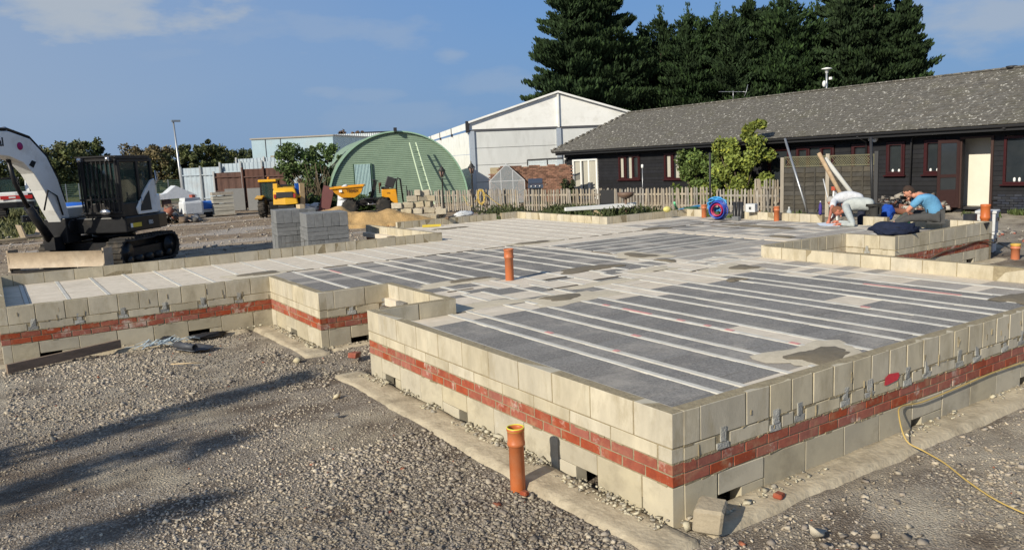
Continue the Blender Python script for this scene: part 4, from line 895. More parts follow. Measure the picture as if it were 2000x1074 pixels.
# cab
C0, C1, D0, D1, ZT = -.42, 1.0, .10, 1.06, 2.58
cabx = MB()
for (x, y) in ((C1-.04, D0+.03), (C1-.04, D1-.03), (.22, D1-.03), (C0+.05, D1-.03), (C0+.05, D0+.03)): cabx.bx(x-.045, x+.045, y-.035, y+.035, 1.18, ZT-.06)
cabx.bx(C0, C1, D0, D1, ZT-.10, ZT-.02); cabx.bx(C0+.1, C1-.06, D0+.08, D1-.08, ZT-.02, ZT+.04); cabx.bx(C1-.06, C1-.01, D0, D1, 1.18, 1.52); cabx.bx(.22, C1, D1-.05, D1-.002, 1.18, 1.50); cabx.bx(C0, C1, D0, D0+.04, 1.18, 1.7)
cb = cabx.build('cab_frame', M_steel, ex, bevel=.012)
for nm, bxs in (('side_window', (.27, C1-.09, D1-.045, D1-.03, 1.5, ZT-.11)), ('rear_side_window', (C0+.1, .17, D1-.045, D1-.03, 1.75, ZT-.11)), ('front_window', (C1-.05, C1-.035, D0+.07, D1-.07, 1.53, ZT-.11)), ('rear_window', (C0+.02, C0+.035, D0+.07, D1-.07, 1.75, ZT-.11)), ('far_window', (C0+.1, C1-.09, D0+.03, D0+.045, 1.7, ZT-.11))):
    q = MB(); q.bx(*bxs); q.build(nm, M_tint, cb)
q = MB(); q.bx(-.20, .2, .35, .85, 1.35, 1.5); q.bx(-.27, -.14, .35, .85, 1.5, 2.05); q.bx(-.26, -.16, .45, .75, 2.1, 2.3); q.build('seat', mat('beige_seat', (.34, .33, .24), rnd=0), cb)
q = MB(); q.box((.75, .45, 1.75), (.05, .2, .25)); q.tube([(.35, .3, 1.4), (.42, .3, 1.75)], .02); q.tube([(.35, .85, 1.4), (.42, .85, 1.75)], .02); q.build('controls', M_dkgrey, cb)
for k in range(9): y = D0+.02+k*(D1-D0-.04)/8; q = MB(); q.bx(C1+.06, C1+.085, y-.014, y+.014, 1.30, ZT-.04); q.build('guard_bar', M_steel, cb)
q = MB(); 
for z in (1.30, 1.62, ZT-.04): q.bx(C1+.05, C1+.10, D0-.03, D1+.03, z-.02, z+.02)
q.bx(C0+.1, C1+.06, D0-.02, D0+.02, ZT-.02, ZT+.05); q.bx(C0+.1, C1+.06, D1-.02, D1+.02, ZT-.02, ZT+.05)
for k in range(9): x = C0+.2+k*.17; q.bx(x-.012, x+.012, D0, D1, ZT+.03, ZT+.06)
o = q.build('roof_guard', M_steel, cb); o['kind'] = 'stuff'
for y in (D0+.12, D1-.12): q = MB(); q.box((C1+.13, y, ZT-.02), (.10, .10, .09)).sph((C1+.17, y, ZT-.02), .05, 8, 6); q.build('work_light', M_chrome, cb)
q = MB(); q.sph((C1+.16, D1-.33, 1.32), .11, 14, 10, (.5, 1.25, .7)); q.build('mirror', M_chrome, cb)
q = MB(); q.tube([(.22, D1+.03, 1.62), (.22, D1+.05, 1.45)], .015); q.build('door_handle', M_chrome, cb)
q = MB(); q.tube([(C0+.1, D1+.1, 1.9), (C0+.1, D1+.14, 1.95), (C0+.1, D1+.12, 2.25)], .02); q.box((C0+.08, D1+.14, 2.1), (.05, .06, .26)); q.build('side_mirror', M_chrome, cb)
# boom: box section following a bent centre line
def boom(parent, name, pts, wd, hts, mt):
    q = MB(); P_ = [Vector((p[0], 0, p[1])) for p in pts]; vs = []
    for i, p in enumerate(P_):
        d = (P_[min(i+1, len(P_)-1)]-P_[max(i-1, 0)]).normalized(); nrm = Vector((-d.z, 0, d.x)); h_ = hts[i]/2
        for (s_, y) in ((1, -wd/2), (1, wd/2), (-1, wd/2), (-1, -wd/2)): v = p+nrm*s_*h_; vs.append((v.x, y, v.z))
    fs = [(0, 1, 2, 3), tuple((len(P_)-1)*4+k for k in (3, 2, 1, 0))]
    for i in range(len(P_)-1):
        a = i*4
        for k in range(4): fs.append((a+k, a+(k+1) % 4, a+4+(k+1) % 4, a+4+k))
    q.add(vs, fs); o = q.build(name, mt, parent, bevel=.015); return o
BY = -.46
bpts = [(1.12, 1.0), (1.32, 1.5), (1.53, 2.02), (1.80, 2.48), (2.16, 2.80), (2.66, 2.95), (3.4, 2.98), (4.5, 2.94), (5.2, 2.85)]
bm_ = boom(ex, 'boom', bpts, .34, [.24, .44, .54, .60, .60, .54, .48, .42, .28], M_mach); bm_.location.y = BY
q = MB(); q.bx(.85, 1.35, -.28, .28, .62, 1.22); q.lathe((1.12, -.3, 1.02), [(.16, 0), (.16, .6)], 14, 'Y'); q.bx(1.25, 1.5, -.12, .12, .45, .75); o = q.build('swing_bracket', M_steel, ex, bevel=.02); o.location.y = BY
q = MB(); q.tube([(1.48, 0, .66), (2.12, 0, 1.55)], .10, 12); o = q.build('boom_cylinder', M_steel, ex); o.location.y = BY-.02
q2 = MB(); q2.tube([(2.12, 0, 1.55), (2.42, 0, 2.10), (2.52, 0, 2.62)], .05, 10); q2.build('piston_rod', M_steel, o)
q = MB(); q.bx(1.36, 1.62, -.14, .14, .5, .8); o2 = q.build('cylinder_mount', M_steel, ex); o2.location.y = BY
q = MB(); q.tube([(2.45, -.0, 3.16), (3.4, 0, 3.36), (4.3, 0, 3.36)], .085, 10); q.tube([(4.3, 0, 3.36), (5.3, 0, 3.3)], .045, 8); o = q.build('arm_cylinder', M_steel, ex); o.location.y = BY
q = MB()
hh2 = [.24, .44, .54, .60, .60, .54, .48, .42, .28]
for k, dy in enumerate((-.12, -.07, -.02, .04, .09, .13)):
    hp2 = []
    for i in range(1, len(bpts)):
        d_ = (Vector(bpts[min(i+1, 8)])-Vector(bpts[i-1])).normalized(); hp2.append((bpts[i][0]-d_.y*(hh2[i]/2+.03+.012*(k % 3)), dy, bpts[i][1]+d_.x*(hh2[i]/2+.03+.012*(k % 3))))
    q.tube(hp2, .024, 6)
q.tube([(1.9, .2, 1.45), (1.75, .24, 1.9), (1.45, .22, 1.75), (1.3, .2, 1.3)], .02, 6)
q.tube([(1.95, .05, 2.98), (2.10, .1, 3.16), (2.3, .05, 3.12)], .018, 6)
o = q.build('hydraulic_hoses', M_rub, ex); o.location.y = BY
q = MB(); q.lathe((2.36, .172, 2.90), [(.001, 0), (.085, 0), (.085, .008), (.001, .008)], 18, 'Y'); o = q.build('magenta_disc', M_dred, ex); o.location.y = BY
text('al', 'boom_lettering', .26, M_dkgrey, ex, (2.90, BY+.174, 2.98), (pi/2, 0, pi))
q = MB(); q.prism([(1.93, 2.55), (2.05, 2.59), (2.16, 2.48), (2.03, 2.42)], .172, .178); o = q.build('boom_mark', M_steel, ex); o.location.y = BY
q = MB(); q.lathe((2.35, .0, 3.14), [(.06, 0), (.06, .12)], 8); q.sph((2.6, .05, 3.26), .07, 8, 6); o = q.build('boom_lights', M_chrome, ex); o.location.y = BY
am = boom(ex, 'arm', [(5.45, 3.5), (5.25, 3.0), (4.9, 2.0), (4.65, 1.2)], .26, [.2, .42, .34, .2], M_mach); am.location.y = BY
q = MB(); q.prism([(4.5, 1.2), (4.9, 1.0), (5.0, .5), (4.6, .15), (4.1, .2), (4.25, .5), (4.2, .95)], -.4, .4); o = q.build('bucket', M_steel, ex); o.location.y = BY
# ---- small distant excavator
se = thing('mini_excavator', 'smaller white excavator with a red stripe parked on the grass at the far left', 'excavator', (-1.9, 49.6, 0), R(85), group=None)
for y in (-.75, .75): track(se, y, -1.2, 1.2, .6, .4)
q = MB(); q.prism([(-1.2, -.85), (-1.28, 0), (-1.2, .85), (.9, .85), (.9, -.85)], .68, .98, 'Z'); q.build('house_base', M_steel, se, bevel=.03)
q = MB(); q.prism([(-1.22, -.85), (-1.3, 0), (-1.22, .85), (-.3, .85), (-.3, -.85)], .985, 1.55, 'Z'); q.build('engine_cover', M_mach, se, bevel=.05)
q = MB(); q.bx(-1.312, -1.29, -.80, .72, 1.16, 1.36); q.build('red_stripe', flat('red_stripe', (.5, .02, .02)), se)
q = MB(); q.bx(-1.322, -1.312, -.0, .32, 1.22, 1.30); q.build('stripe_mark', M_white, se)
q = MB(); q.bx(-1.30, -1.28, -.95, -.6, 1.1, 1.45) ; q.build('black_panel', M_steel, se)
q = MB(); 
for (x, y) in ((-.25, -.1), (-.25, .82), (.85, -.1), (.85, .82), (-.25, -.7)): q.bx(x-.04, x+.04, y-.04, y+.04, 1.55 if x < 0 else 1., 2.3)
q.bx(-.3, .9, -.15, .86, 2.28, 2.36); c_ = q.build('cab_frame', M_steel, se)
q = MB(); q.bx(-.27, -.26, -.06, .78, 1.58, 2.26); q.bx(.84, .85, -.06, .78, 1.1, 2.26); q.bx(-.2, .8, .81, .82, 1.3, 2.26); q.bx(-.2, .8, -.11, -.10, 1.3, 2.26); q.build('cab_glass', M_tint, c_)
o = boom(se, 'boom', [(.9, .9), (1.3, 1.7), (2.0, 2.3), (3.0, 2.4)], .24, [.2, .36, .4, .25], M_mach); o.location.y = -.5
q = MB(); q.prism([(-.2, 1.55), (.2, 2.3), (.5, 2.3), (.5, 1.2), (-.2, 1.2)], -.86, -.5); q.build('white_panel', M_mach, se)
# white tank with blue cover behind the excavator
t = thing('white_tank', 'white tank with a bright blue cover glimpsed between boom and cab', 'tank', (-.85, 28.6, 0), .1)
q = MB(); q.bx(-.75, .75, -.5, .5, .12, 1.12); q.build('tank_body', M_mach, t, bevel=.12); q = MB(); q.sph((0, 0, 1.12), .8, 14, 8, (.95, .66, .32)); q.build('blue_cover', M_blue, t)
q = MB(); q.box((.1, -.515, .45), (.3, .03, .16)); q.build('hatch', M_dkgrey, t)
# ---- yellow loader seen from behind
ld = thing('telehandler', 'yellow telehandler with black cab seen from its rear quarter in the yard', 'telehandler', (8.55, 34.6, 0), R(62), sc=.93)
def wheel(parent, x, y, r, wd, rim=None, nm='wheel', lug=14):
    q = MB(); s = 1 if y > 0 else -1
    q.lathe((x, y-wd/2, r), [(r*.55, 0), (r*.88, 0), (r, wd*.18), (r, wd*.82), (r*.88, wd), (r*.55, wd)], 22, 'Y')
    for k in range(lug):
        a = 2*pi*k/lug
        for sy, da in ((-.25, 0), (.25, pi/lug)): q.box((x+(r+.005)*cos(a+da), y+sy*wd, r+(r+.005)*sin(a+da)), (.05, wd*.5, .05), ry=-(a+da), rz=0)
    t = q.build(nm, M_rub, parent)
    q = MB(); q.lathe((x, y-wd*.42, r), [(.02, 0), (r*.2, 0), (r*.3, wd*.12), (r*.56, wd*.02), (r*.56, wd*.82), (r*.3, wd*.72), (r*.2, wd*.84), (.02, wd*.84)], 16, 'Y'); q.build('rim', rim or M_steel, t)
    return t
for (x, y) in ((-.95, -.85), (-.95, .85), (1.0, -.85), (1.0, .85)): wheel(ld, x, y, .46, .34)
q = MB(); q.bx(-1.3, 1.5, -.45, .45, .4, .75); q.build('chassis', M_steel, ld, bevel=.03)
q = MB(); q.add([(-1.55, -1.0, .62), (-1.45, -.92, 1.28), (-1.3, -.8, 1.42), (.1, -.75, 1.45), (.1, -.95, .62), (-1.55, .22, .62), (-1.45, .22, 1.30), (-1.3, .15, 1.45), (.1, .1, 1.5), (.1, .22, .62), (-1.62, -.4, .60), (-1.54, -.4, 1.28)], [(0, 10, 11, 1), (10, 5, 6, 11), (1, 11, 6, 7, 2), (2, 7, 8, 3), (0, 1, 2, 3, 4), (5, 9, 8, 7, 6), (4, 3, 8, 9)]); q.build('engine_hood', M_yel, ld, bevel=.06)
q = MB(); q.bx(-1.61, -1.50, -.78, .02, .95, 1.22); q.build('rear_grille', M_dkgrey, ld)
for y in (-.86, .10): q = MB(); q.bx(-1.60, -1.53, y-.05, y+.05, .92, 1.12); q.build('tail_light', flat('red_lens', (.35, .02, .02)), ld)
q = MB(); q.bx(-1.5, -1.35, -.8, .0, .45, .6); q.build('tow_bar', M_dkgrey, ld)
q = MB(); 
for (x, y) in ((-.55, .28), (-.55, .98), (.75, .28), (.75, .98)): q.bar((x, y, .75), (x*.9, y, 1.78), .07)
q.bx(-.62, .8, .24, 1.0, .6, .82); cbl = q.build('cab_frame', M_steel, ld)
q = MB(); q.bx(-.60, .78, .2, 1.04, 1.76, 1.86); q.box((-.55, .62, 1.80), (.14, .9, .13)); q.build('cab_roof', M_yel, ld, bevel=.03)
q = MB(); q.bx(-.53, -.52, .33, .93, .85, 1.75); q.bx(-.45, .68, .97, .98, .85, 1.75); q.bx(.66, .67, .33, .93, .85, 1.75); q.build('cab_glass', M_tint, cbl)
q = MB(); q.bar((-1.3, .10, 1.52), (2.2, .10, .9), .22, .28); q.build('telescopic_arm', M_yel, ld, bevel=.02)
q = MB(); q.box((-.1, -.1, 1.52), (.9, .35, .08), rz=.3); q.tube([(-.8, .35, 1.40), (-.4, .2, 1.56), (.3, .3, 1.5)], .05); q.build('hoses', M_dkgrey, ld)
q = MB(); q.prism([(2.0, .1), (2.5, .1), (2.2, .7), (2.0, .7)], -.9, .9); q.build('bucket', M_steel, ld)
for y in (-.95, .95): q = MB(); q.prism([(-1.45, .95), (-.9, 1.08), (-.4, .95), (-.5, .98), (-.9, 1.02), (-1.4, .90)], y-.17, y+.17); q.build('mudguard', M_yel, ld)
q = MB(); q.lathe((-.3, .6, 1.86), [(.06, 0), (.06, .10), (.03, .13)], 10); q.build('beacon', flat('amber', (.6, .22, .02)), ld)
# ---- orange dumper, side on
dp = thing('site_dumper', 'orange site dumper with a TEREX hopper parked side on before the green shed', 'dumper', (11.35, 30.9, 0), R(155), sc=1.0)
for (x, y) in ((.83, -.62), (.83, .62), (-.70, -.62), (-.70, .62)): wheel(dp, x, y, .345, .30)
q = MB()
q.add([(1.58, .75, 1.24), (.16, .75, 1.30), (.16, -.75, 1.30), (1.58, -.75, 1.24), (1.16, .62, .80), (.58, .62, .78), (.58, -.62, .78), (1.16, -.62, .80), (1.46, .68, 1.03), (.28, .68, .98), (.28, -.68, .98), (1.46, -.68, 1.03)],
      [(0, 8, 9, 1), (8, 4, 5, 9), (1, 9, 10, 2), (9, 5, 6, 10), (2, 10, 11, 3), (10, 6, 7, 11), (3, 11, 8, 0), (11, 7, 4, 8), (4, 7, 6, 5)])
hp = q.build('hopper', M_org, dp); md = hp.modifiers.new('s', 'SOLIDIFY'); md.thickness = .03
q = MB(); 
for a, b in (((1.62, .78, 1.24), (.14, .78, 1.30)), ((1.62, -.78, 1.24), (.14, -.78, 1.30)), ((.14, -.78, 1.30), (.14, .78, 1.30)), ((1.62, -.78, 1.24), (1.62, .78, 1.24))): q.bar(a, b, .06, .07)
q.build('hopper_rim', M_org, hp)
text('TEREX', 'hopper_lettering', .175, flat('dark_lettering', (.10, .05, .02)), hp, (.66, .738, 1.09), (pi/2+.24, 0, pi+.035))
q = MB(); q.box((1.18, .735, 1.11), (.13, .012, .13), rx=.24); q.build('hopper_emblem', M_white, hp)
q = MB(); q.bx(-1.2, .95, -.32, .32, .38, .62); q.bx(-.25, .35, -.45, .45, .5, .68); q.bx(-.95, .2, .3, .62, .66, .72); q.build('chassis', M_steel, dp, bevel=.02)
q = MB(); q.add([(-.66, .56, 1.08), (-1.30, .56, 1.06), (-1.36, .56, .42), (-1.10, .56, .40), (-.98, .56, .66), (-.66, .56, .74)], [(0, 1, 2, 3, 4, 5)]); q = MB(); q.prism([(-.64, 1.08), (-1.30, 1.06), (-1.36, .42), (-1.10, .40), (-1.0, .64), (-.64, .76)], -.56, .56); q.build('engine_housing', M_org, dp, bevel=.03)
text('TA6', 'model_lettering', .09, flat('dark_lettering', (.10, .05, .02)), dp, (-.95, .565, .90), (pi/2, 0, pi))
q = MB(); q.bar((-.12, 0, .6), (-.38, 0, 1.44), .12, .16); q.build('steering_column', M_steel, dp)
q = MB(); q.tube([(-.35+.17*cos(a), .17*sin(a), 1.50+.05*cos(a)) for a in [2*pi*k/12 for k in range(13)]], .018, 6); q.box((-.33, 0, 1.48), (.12, .18, .08)); q.build('steering_wheel', M_dkgrey, dp)
q = MB(); q.bx(-1.0, -.62, -.25, .25, 1.09, 1.18); q.bar((-.98, 0, 1.15), (-1.14, 0, 1.6), .42, .10, (0, 1, 0)); q.build('seat', M_dkgrey, dp, bevel=.03)
for y in (-.42, .42):
    q = MB(); q.tube([(-1.30, y, .5), (-1.34, y, 1.45), (-1.42, y, 1.55), (-1.52, y, 1.5), (-1.60, y, .45)], .035, 8); q.build('roll_bar', M_steel, dp)
q = MB(); q.tube([(-1.34, -.42, 1.5), (-1.34, .42, 1.5)], .035, 8); q.tube([(-1.6, -.42, .8), (-1.6, .42, .8)], .03, 8); q.tube([(-1.6, .42, 1.2), (-1.78, .42, 1.2), (-1.8, .42, .5)], .02, 6); q.build('roll_bar_crosspiece', M_steel, dp)
q = MB(); q.tube([(-.55, .4, .9), (-.55, .4, 1.35), (-.62, .4, 1.38)], .022, 6); q.tube([(-.55, -.4, .9), (-.55, -.4, 1.35)], .022, 6); q.box((-.58, 0, 1.30), (.12, .7, .16)); q.build('console', flat('brown_console', (.12, .06, .03)), dp)
q = MB(); q.box((.30, .40, .58), (.10, .05, .12)); q.build('yellow_lamp', flat('lamp_yellow', (.7, .6, .15)), dp)
q = MB(); q.tube([(.05, .55, .5), (-.1, .58, .42), (-.25, .58, .5)], .02); q.bx(-.35, .05, .5, .66, .42, .46); q.build('step', M_chrome, dp)
# ------------------------------------------------------------ trees and plants
M_con = mat('conifer_foliage', (1, 1, 1), (.75, .75, .75), sc=1.5, bump=0, rnd=.08, vcol=True, rough=.85, spec=.15)
M_leaf = mat('leaf', (1, 1, 1), (.8, .8, .8), sc=3, bump=0, rnd=.08, vcol=True, rough=.6, spec=.25)
M_bark = mat('bark', (.13, .10, .075), (.08, .06, .045), sc=10, bump=.6, bsc=30, rnd=.1)
def leaves(name, C, size, cols, mt, parent=None, up_=.0, asp=2.2, orient=None, me_only=False):
    "one small pointed quad per leaf or spray"
    n = len(C); a = NR.uniform(0, 2*pi, n); ez = NR.uniform(-1, 1, n)
    d = np.stack([np.cos(a)*np.sqrt(1-ez**2), np.sin(a)*np.sqrt(1-ez**2), ez], -1)
    if orient is not None: d = d*(1-up_)+orient*up_*1.6
    else: d[:, 2] += up_*2
    d /= np.linalg.norm(d, axis=1, keepdims=True)
    r = NR.normal(size=(n, 3)); s = np.cross(d, r); s /= np.linalg.norm(s, axis=1, keepdims=True)+1e-9; nn = np.cross(d, s)
    L = size[:, None]*asp/2; W = size[:, None]/2
    V = np.stack([C-d*L, C+s*W+nn*W*.3, C+d*L, C-s*W+nn*W*.3], 1)
    F = np.arange(4*n).reshape(n, 4)
    return raw(name, V.reshape(-1, 3), F, mt, np.repeat(cols, 4, 0), parent=parent)
def conifer(x, y, h, r, seed, label, n=15000, tops=1, base_z=0, dark=1, lean=0, group='dark conifers behind the cabin'):
    t = thing('conifer_tree', label, 'tree', (x, y, 0), 0, group)
    rg = np.random.default_rng(seed); cs = []; sz = []; ori = []; cl = []
    heads = [(0, 0, h, r)]
    for k in range(tops-1): a = rg.uniform(0, 2*pi); heads.append((cos(a)*r*.55, sin(a)*r*.55, h*rg.uniform(.84, .99), r*.7))
    for (hx, hy, hh_, hr) in heads:
        m_ = int(n*(hr/r)/ (1+.65*(tops-1))); nb = int(80*hh_/14*1.5)
        # drooping then rising boughs, each a flame of sprays
        bz = rg.uniform(.06, .99, nb)**.9*hh_; ba = rg.uniform(0, 2*pi, nb); 
        f = np.clip(1-(bz/hh_)**3.2, .03, 1)*.92+.10*(bz < hh_*.9); br = hr*f*rg.uniform(.72, 1.10, nb)
        wgt = br/br.sum(); bi = rg.choice(nb, m_, p=wgt)
        u = rg.uniform(0, 1, m_)**.55; rad = br[bi]*u
        sp_ = .30+.34*(1-u); ang = ba[bi]+rg.normal(0, .25, m_)*(.4+.5*(1-u)); 
        zz = bz[bi]+u*br[bi]*.42+rg.normal(0, .22, m_)*(1.3-u)-.1
        px = hx+rad*np.cos(ang)+rg.normal(0, .10, m_); py = hy+rad*np.sin(ang)+rg.normal(0, .10, m_)
        cs.append(np.stack([px, py, np.clip(zz, .4, hh_*1.03)], -1)); sz.append(rg.uniform(.10, .21, m_)*h/14)
        ori.append(np.stack([np.cos(ang)*.6, np.sin(ang)*.6, np.full(m_, .9)], -1))
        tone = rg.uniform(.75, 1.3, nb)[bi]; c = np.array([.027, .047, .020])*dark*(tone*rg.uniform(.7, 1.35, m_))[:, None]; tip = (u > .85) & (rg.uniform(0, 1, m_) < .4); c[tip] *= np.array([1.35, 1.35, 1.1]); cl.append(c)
        # leader
        k = 90; zz = rg.uniform(hh_*.93, hh_*1.05, k); cs.append(np.stack([hx+rg.normal(0, .10, k), hy+rg.normal(0, .10, k), zz], -1)); sz.append(rg.uniform(.1, .17, k)); ori.append(np.tile([0, 0, 1.], (k, 1))); cl.append(np.tile([.045, .075, .03], (k, 1)))
    cs = np.concatenate(cs); sz = np.concatenate(sz); ori = np.concatenate(ori); cl = np.concatenate(cl)
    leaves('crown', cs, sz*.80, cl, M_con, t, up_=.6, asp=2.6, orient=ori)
    q = MB(); q.tube([(0, 0, 0), (.05, 0, h*.5), (0, 0, h*.9)], [.035*h**.9*.6, .03*h*.5, .02], 8); q.build('trunk', M_bark, t)
    return t
def at(px, D, v=None):
    "a point on the ground D metres away in the direction of a picture column"
    a = YAW-math.atan((px-1000)/1541.8*1.0); return (CAM.x+D*cos(a), CAM.y+D*sin(a))
for (px, D, h, r, sd_, tops, lab, n) in (
    (1178, 74, 17.2, 5.2, 1, 2, 'broadest dark conifer at the left end of the row, rising above the white tent', 34000),
    (1262, 79, 13.8, 4.4, 2, 3, 'narrow conifer tucked behind the right flank of the broadest conifer', 13000),
    (1300, 76, 14.6, 4.2, 3, 3, 'narrow conifer with a thin twin tip right of the broadest conifer', 15000),
    (1352, 75, 14.5, 4.2, 4, 4, 'dark conifer behind the cabin, left of the tv aerial', 16000),
    (1408, 75, 14.3, 4.3, 5, 4, 'flat topped conifer directly behind the tv aerial', 16000),
    (1466, 74, 15.0, 4.2, 6, 4, 'tall pointed conifer just right of the tv aerial', 17000),
    (1528, 74, 15.2, 4.3, 7, 4, 'double tipped conifer left of the pole with the white lamp', 18000),
    (1596, 76, 14.4, 1.9, 8, 1, 'thin sparse conifer right behind the pole with the white lamp', 4200),
    (1652, 74, 15.9, 3.5, 9, 3, 'broad conifer right of the pole with the white lamp', 24000),
    (1704, 73, 15.8, 3.6, 10, 3, 'rightmost conifer of the row, broad and standing clear against the sky', 26000),
    (1130, 77, 12.4, 3.9, 11, 2, 'lower conifer whose left flank shows beyond the broadest conifer', 15000)):
    x, y = at(px, D); conifer(x, y, h, r*1.15, sd_, lab, int(n*2.9), tops)
def broad(px, D, h, r, seed, label, colr, n=2600, group='hedgerow trees beyond the yard', trunk=.3, leafsz=.30, loc_=None, low=.12, nm='hedge_tree', sparse=0, cat='tree', nc=55, rc=(.10, .22), spread=.42):
    x, y = loc_ or at(px, D); t = thing(nm, label, cat, (x, y, 0), 0, group); rg = np.random.default_rng(seed)
    cc = np.stack([rg.normal(0, r*spread, nc), rg.normal(0, r*spread, nc), rg.uniform(h*low, h*.86, nc)], -1); k = np.hypot(cc[:, 0], cc[:, 1]); lim = r*np.sqrt(np.clip(1-((cc[:, 2]/h-.45)/.6)**2, .1, 1))*.8; f = np.where(k > lim, lim/k, 1); cc[:, 0] *= f; cc[:, 1] *= f
    cr_ = rg.uniform(rc[0], rc[1], nc)*min(r, h)*.9; bi = rg.integers(0, nc, n); d = rg.normal(size=(n, 3)); d /= np.linalg.norm(d, axis=1, keepdims=True)
    P = cc[bi]+d*cr_[bi][:, None]*rg.uniform(.4, 1.05, n)[:, None]; P[:, 2] = np.clip(P[:, 2], .1, None)
    tone = rg.uniform(.65, 1.3, nc)[bi]*rg.uniform(.7, 1.3, n); c = np.array(colr)*tone[:, None]
    leaves('crown', P, rg.uniform(.6, 1.3, n)*leafsz, c, M_leaf, t, up_=.1, asp=1.5)
    q = MB(); q.tube([(0, 0, 0), (.1, .05, h*.35), (.0, .1, h*.7)], [.03*h, .022*h, .01*h], 7)
    for k in range(6): e = cc[k]; q.tube([(0.05, .03, h*.25), (e[0]*.5, e[1]*.5, max(e[2]*.7, h*.3)), tuple(e)], [.014*h, .01*h, .004*h], 5)
    q.build('trunk', M_bark, t); return t
G1, G2, G3, G4 = (.085, .10, .035), (.12, .125, .045), (.17, .135, .065), (.065, .08, .032)
k = 0
for (px, D, h, r, c, lab) in (
    (-20, 104, 5.6, 5, G4, 'dark hedge tree behind the excavator boom at the left edge'), (22, 100, 5.4, 4.2, G1, 'green hedge tree seen under the excavator boom'), (70, 103, 5.8, 4.2, G4, 'hedge tree directly behind the excavator boom'),
    (112, 100, 6.0, 3.8, G1, 'green hedge tree between boom and barred cab'), (150, 102, 6.6, 3.6, G2, 'rounded hedge tree just left of the barred cab'), (182, 104, 7.0, 3.4, G1, 'hedge tree topping out left of the excavator cab roof'), (203, 108, 7.2, 2.0, G4, 'narrow pointed tree above the excavator cab'),
    (240, 108, 4.6, 4, G3, 'low tawny bushy tree behind the excavator cab'), (285, 106, 6.2, 4.4, G3, 'tan autumn coloured tree right of the excavator cab'), (322, 105, 6.0, 3.4, G3, 'tawny tree just left of the tall lamp post'),
    (362, 104, 5.4, 3.6, G2, 'olive tree just right of the tall lamp post'), (402, 104, 6.7, 3.2, G1, 'green tree with a peaked crown above the left end of the metal fence'), (432, 106, 5.8, 3.0, G2, 'olive tree above the metal fence left of the pale blue building'),
    (463, 118, 5.9, 4.0, G4, 'dark distant tree nearest to the pale blue building'), (490, 120, 5.2, 3.6, G4, 'lowest dark tree touching the pale blue building corner')):
    k += 1; broad(px, D, h, r*1.1, 100+k, lab, c, 5200, leafsz=.21)
broad(700, 92, 6.7, 2.3, 130, 'reddish brown treetop showing over the green shed', (.13, .085, .055), 1500, leafsz=.25)
broad(0, 0, 3.85, 2.25, 140, 'tall loose green bush left of the green shed', (.085, .125, .045), 8500, group=None, leafsz=.105, loc_=(11.35, 38.6), nc=110, rc=(.07, .17), low=.25, nm='bush', cat='bush')
br = MB(); rr = random.Random(3)
for k in range(110):
    a = rr.uniform(0, 6.28); r_ = rr.uniform(.2, 1.6); h_ = rr.uniform(1.2, 2.6); x0, y0 = r_*.5*cos(a), r_*.5*sin(a); br.tube([(x0, y0, 0), (x0*1.4+rr.uniform(-.2, .2), y0*1.4, h_*.5), (x0*1.8+rr.uniform(-.5, .5), y0*1.8, h_)], [.022, .016, .008], 4)
tw = br.build('twig_thicket', mat('brown_twigs', (.20, .15, .10), (.13, .10, .07), rnd=0, bump=0)); tw.location = (11.3, 37.6, 0); tag(tw, 'thicket of bare brown twigs under the tall bush beside the green shed', 'thicket')
# low brambles by the shed foot
def lowgreen(name, label, x0, x1, y0, y1, n, h, c, cat, sz=.12, seed=1, rot=0, loc_=(0, 0), kind=None, asp=2.0, upv=.3):
    rg = np.random.default_rng(seed); P = np.stack([rg.uniform(x0, x1, n), rg.uniform(y0, y1, n), rg.uniform(0, 1, n)**1.5], -1); m_ = vnoise(P[:, 0], P[:, 1], 1.3, seed); P = P[m_ > .33]; m_ = m_[m_ > .33]
    P[:, 2] *= h*(m_*1.4); cc_ = np.array(c)*rg.uniform(.6, 1.4, (len(P), 1)); o = leaves(name, P, rg.uniform(.6, 1.3, len(P))*sz, cc_, M_leaf, up_=upv, asp=asp); return tag(o, label, cat, kind=kind)
lowgreen('brambles', 'dark green brambles growing along the foot of the green shed', 9.9, 13.2, 33.2, 37.0, 2600, .8, (.04, .065, .02), 'brambles', sz=.16, seed=5, kind='stuff')
lowgreen('grass_strip', 'green grass and weeds between kerb and picket fence below the long white beam', 9.75, 18.2, 12.1, 22.0, 15000, .16, (.085, .12, .03), 'grass', sz=.04, seed=6, kind='stuff', asp=5, upv=.8)
lowgreen('weeds', 'dark weeds at the foot of the picket fence', 13.6, 17.2, 17.5, 25.5, 5000, .35, (.06, .075, .03), 'weeds', sz=.05, seed=9, kind='stuff', asp=4, upv=.6)
lowgreen('grass_margin', 'patch of grass beneath the cabin wall at the right edge', 20.9, 22.1, 5.5, 9.0, 3200, .12, (.08, .11, .03), 'grass', sz=.03, seed=7, kind='stuff', asp=6, upv=.9)
lowgreen('meadow_grass', 'rough grass beyond the yard round the smaller excavator', -14, 2.4, 33.5, 62, 15000, .22, (.105, .11, .035), 'grass', sz=.07, seed=8, kind='stuff', asp=5, upv=.9)
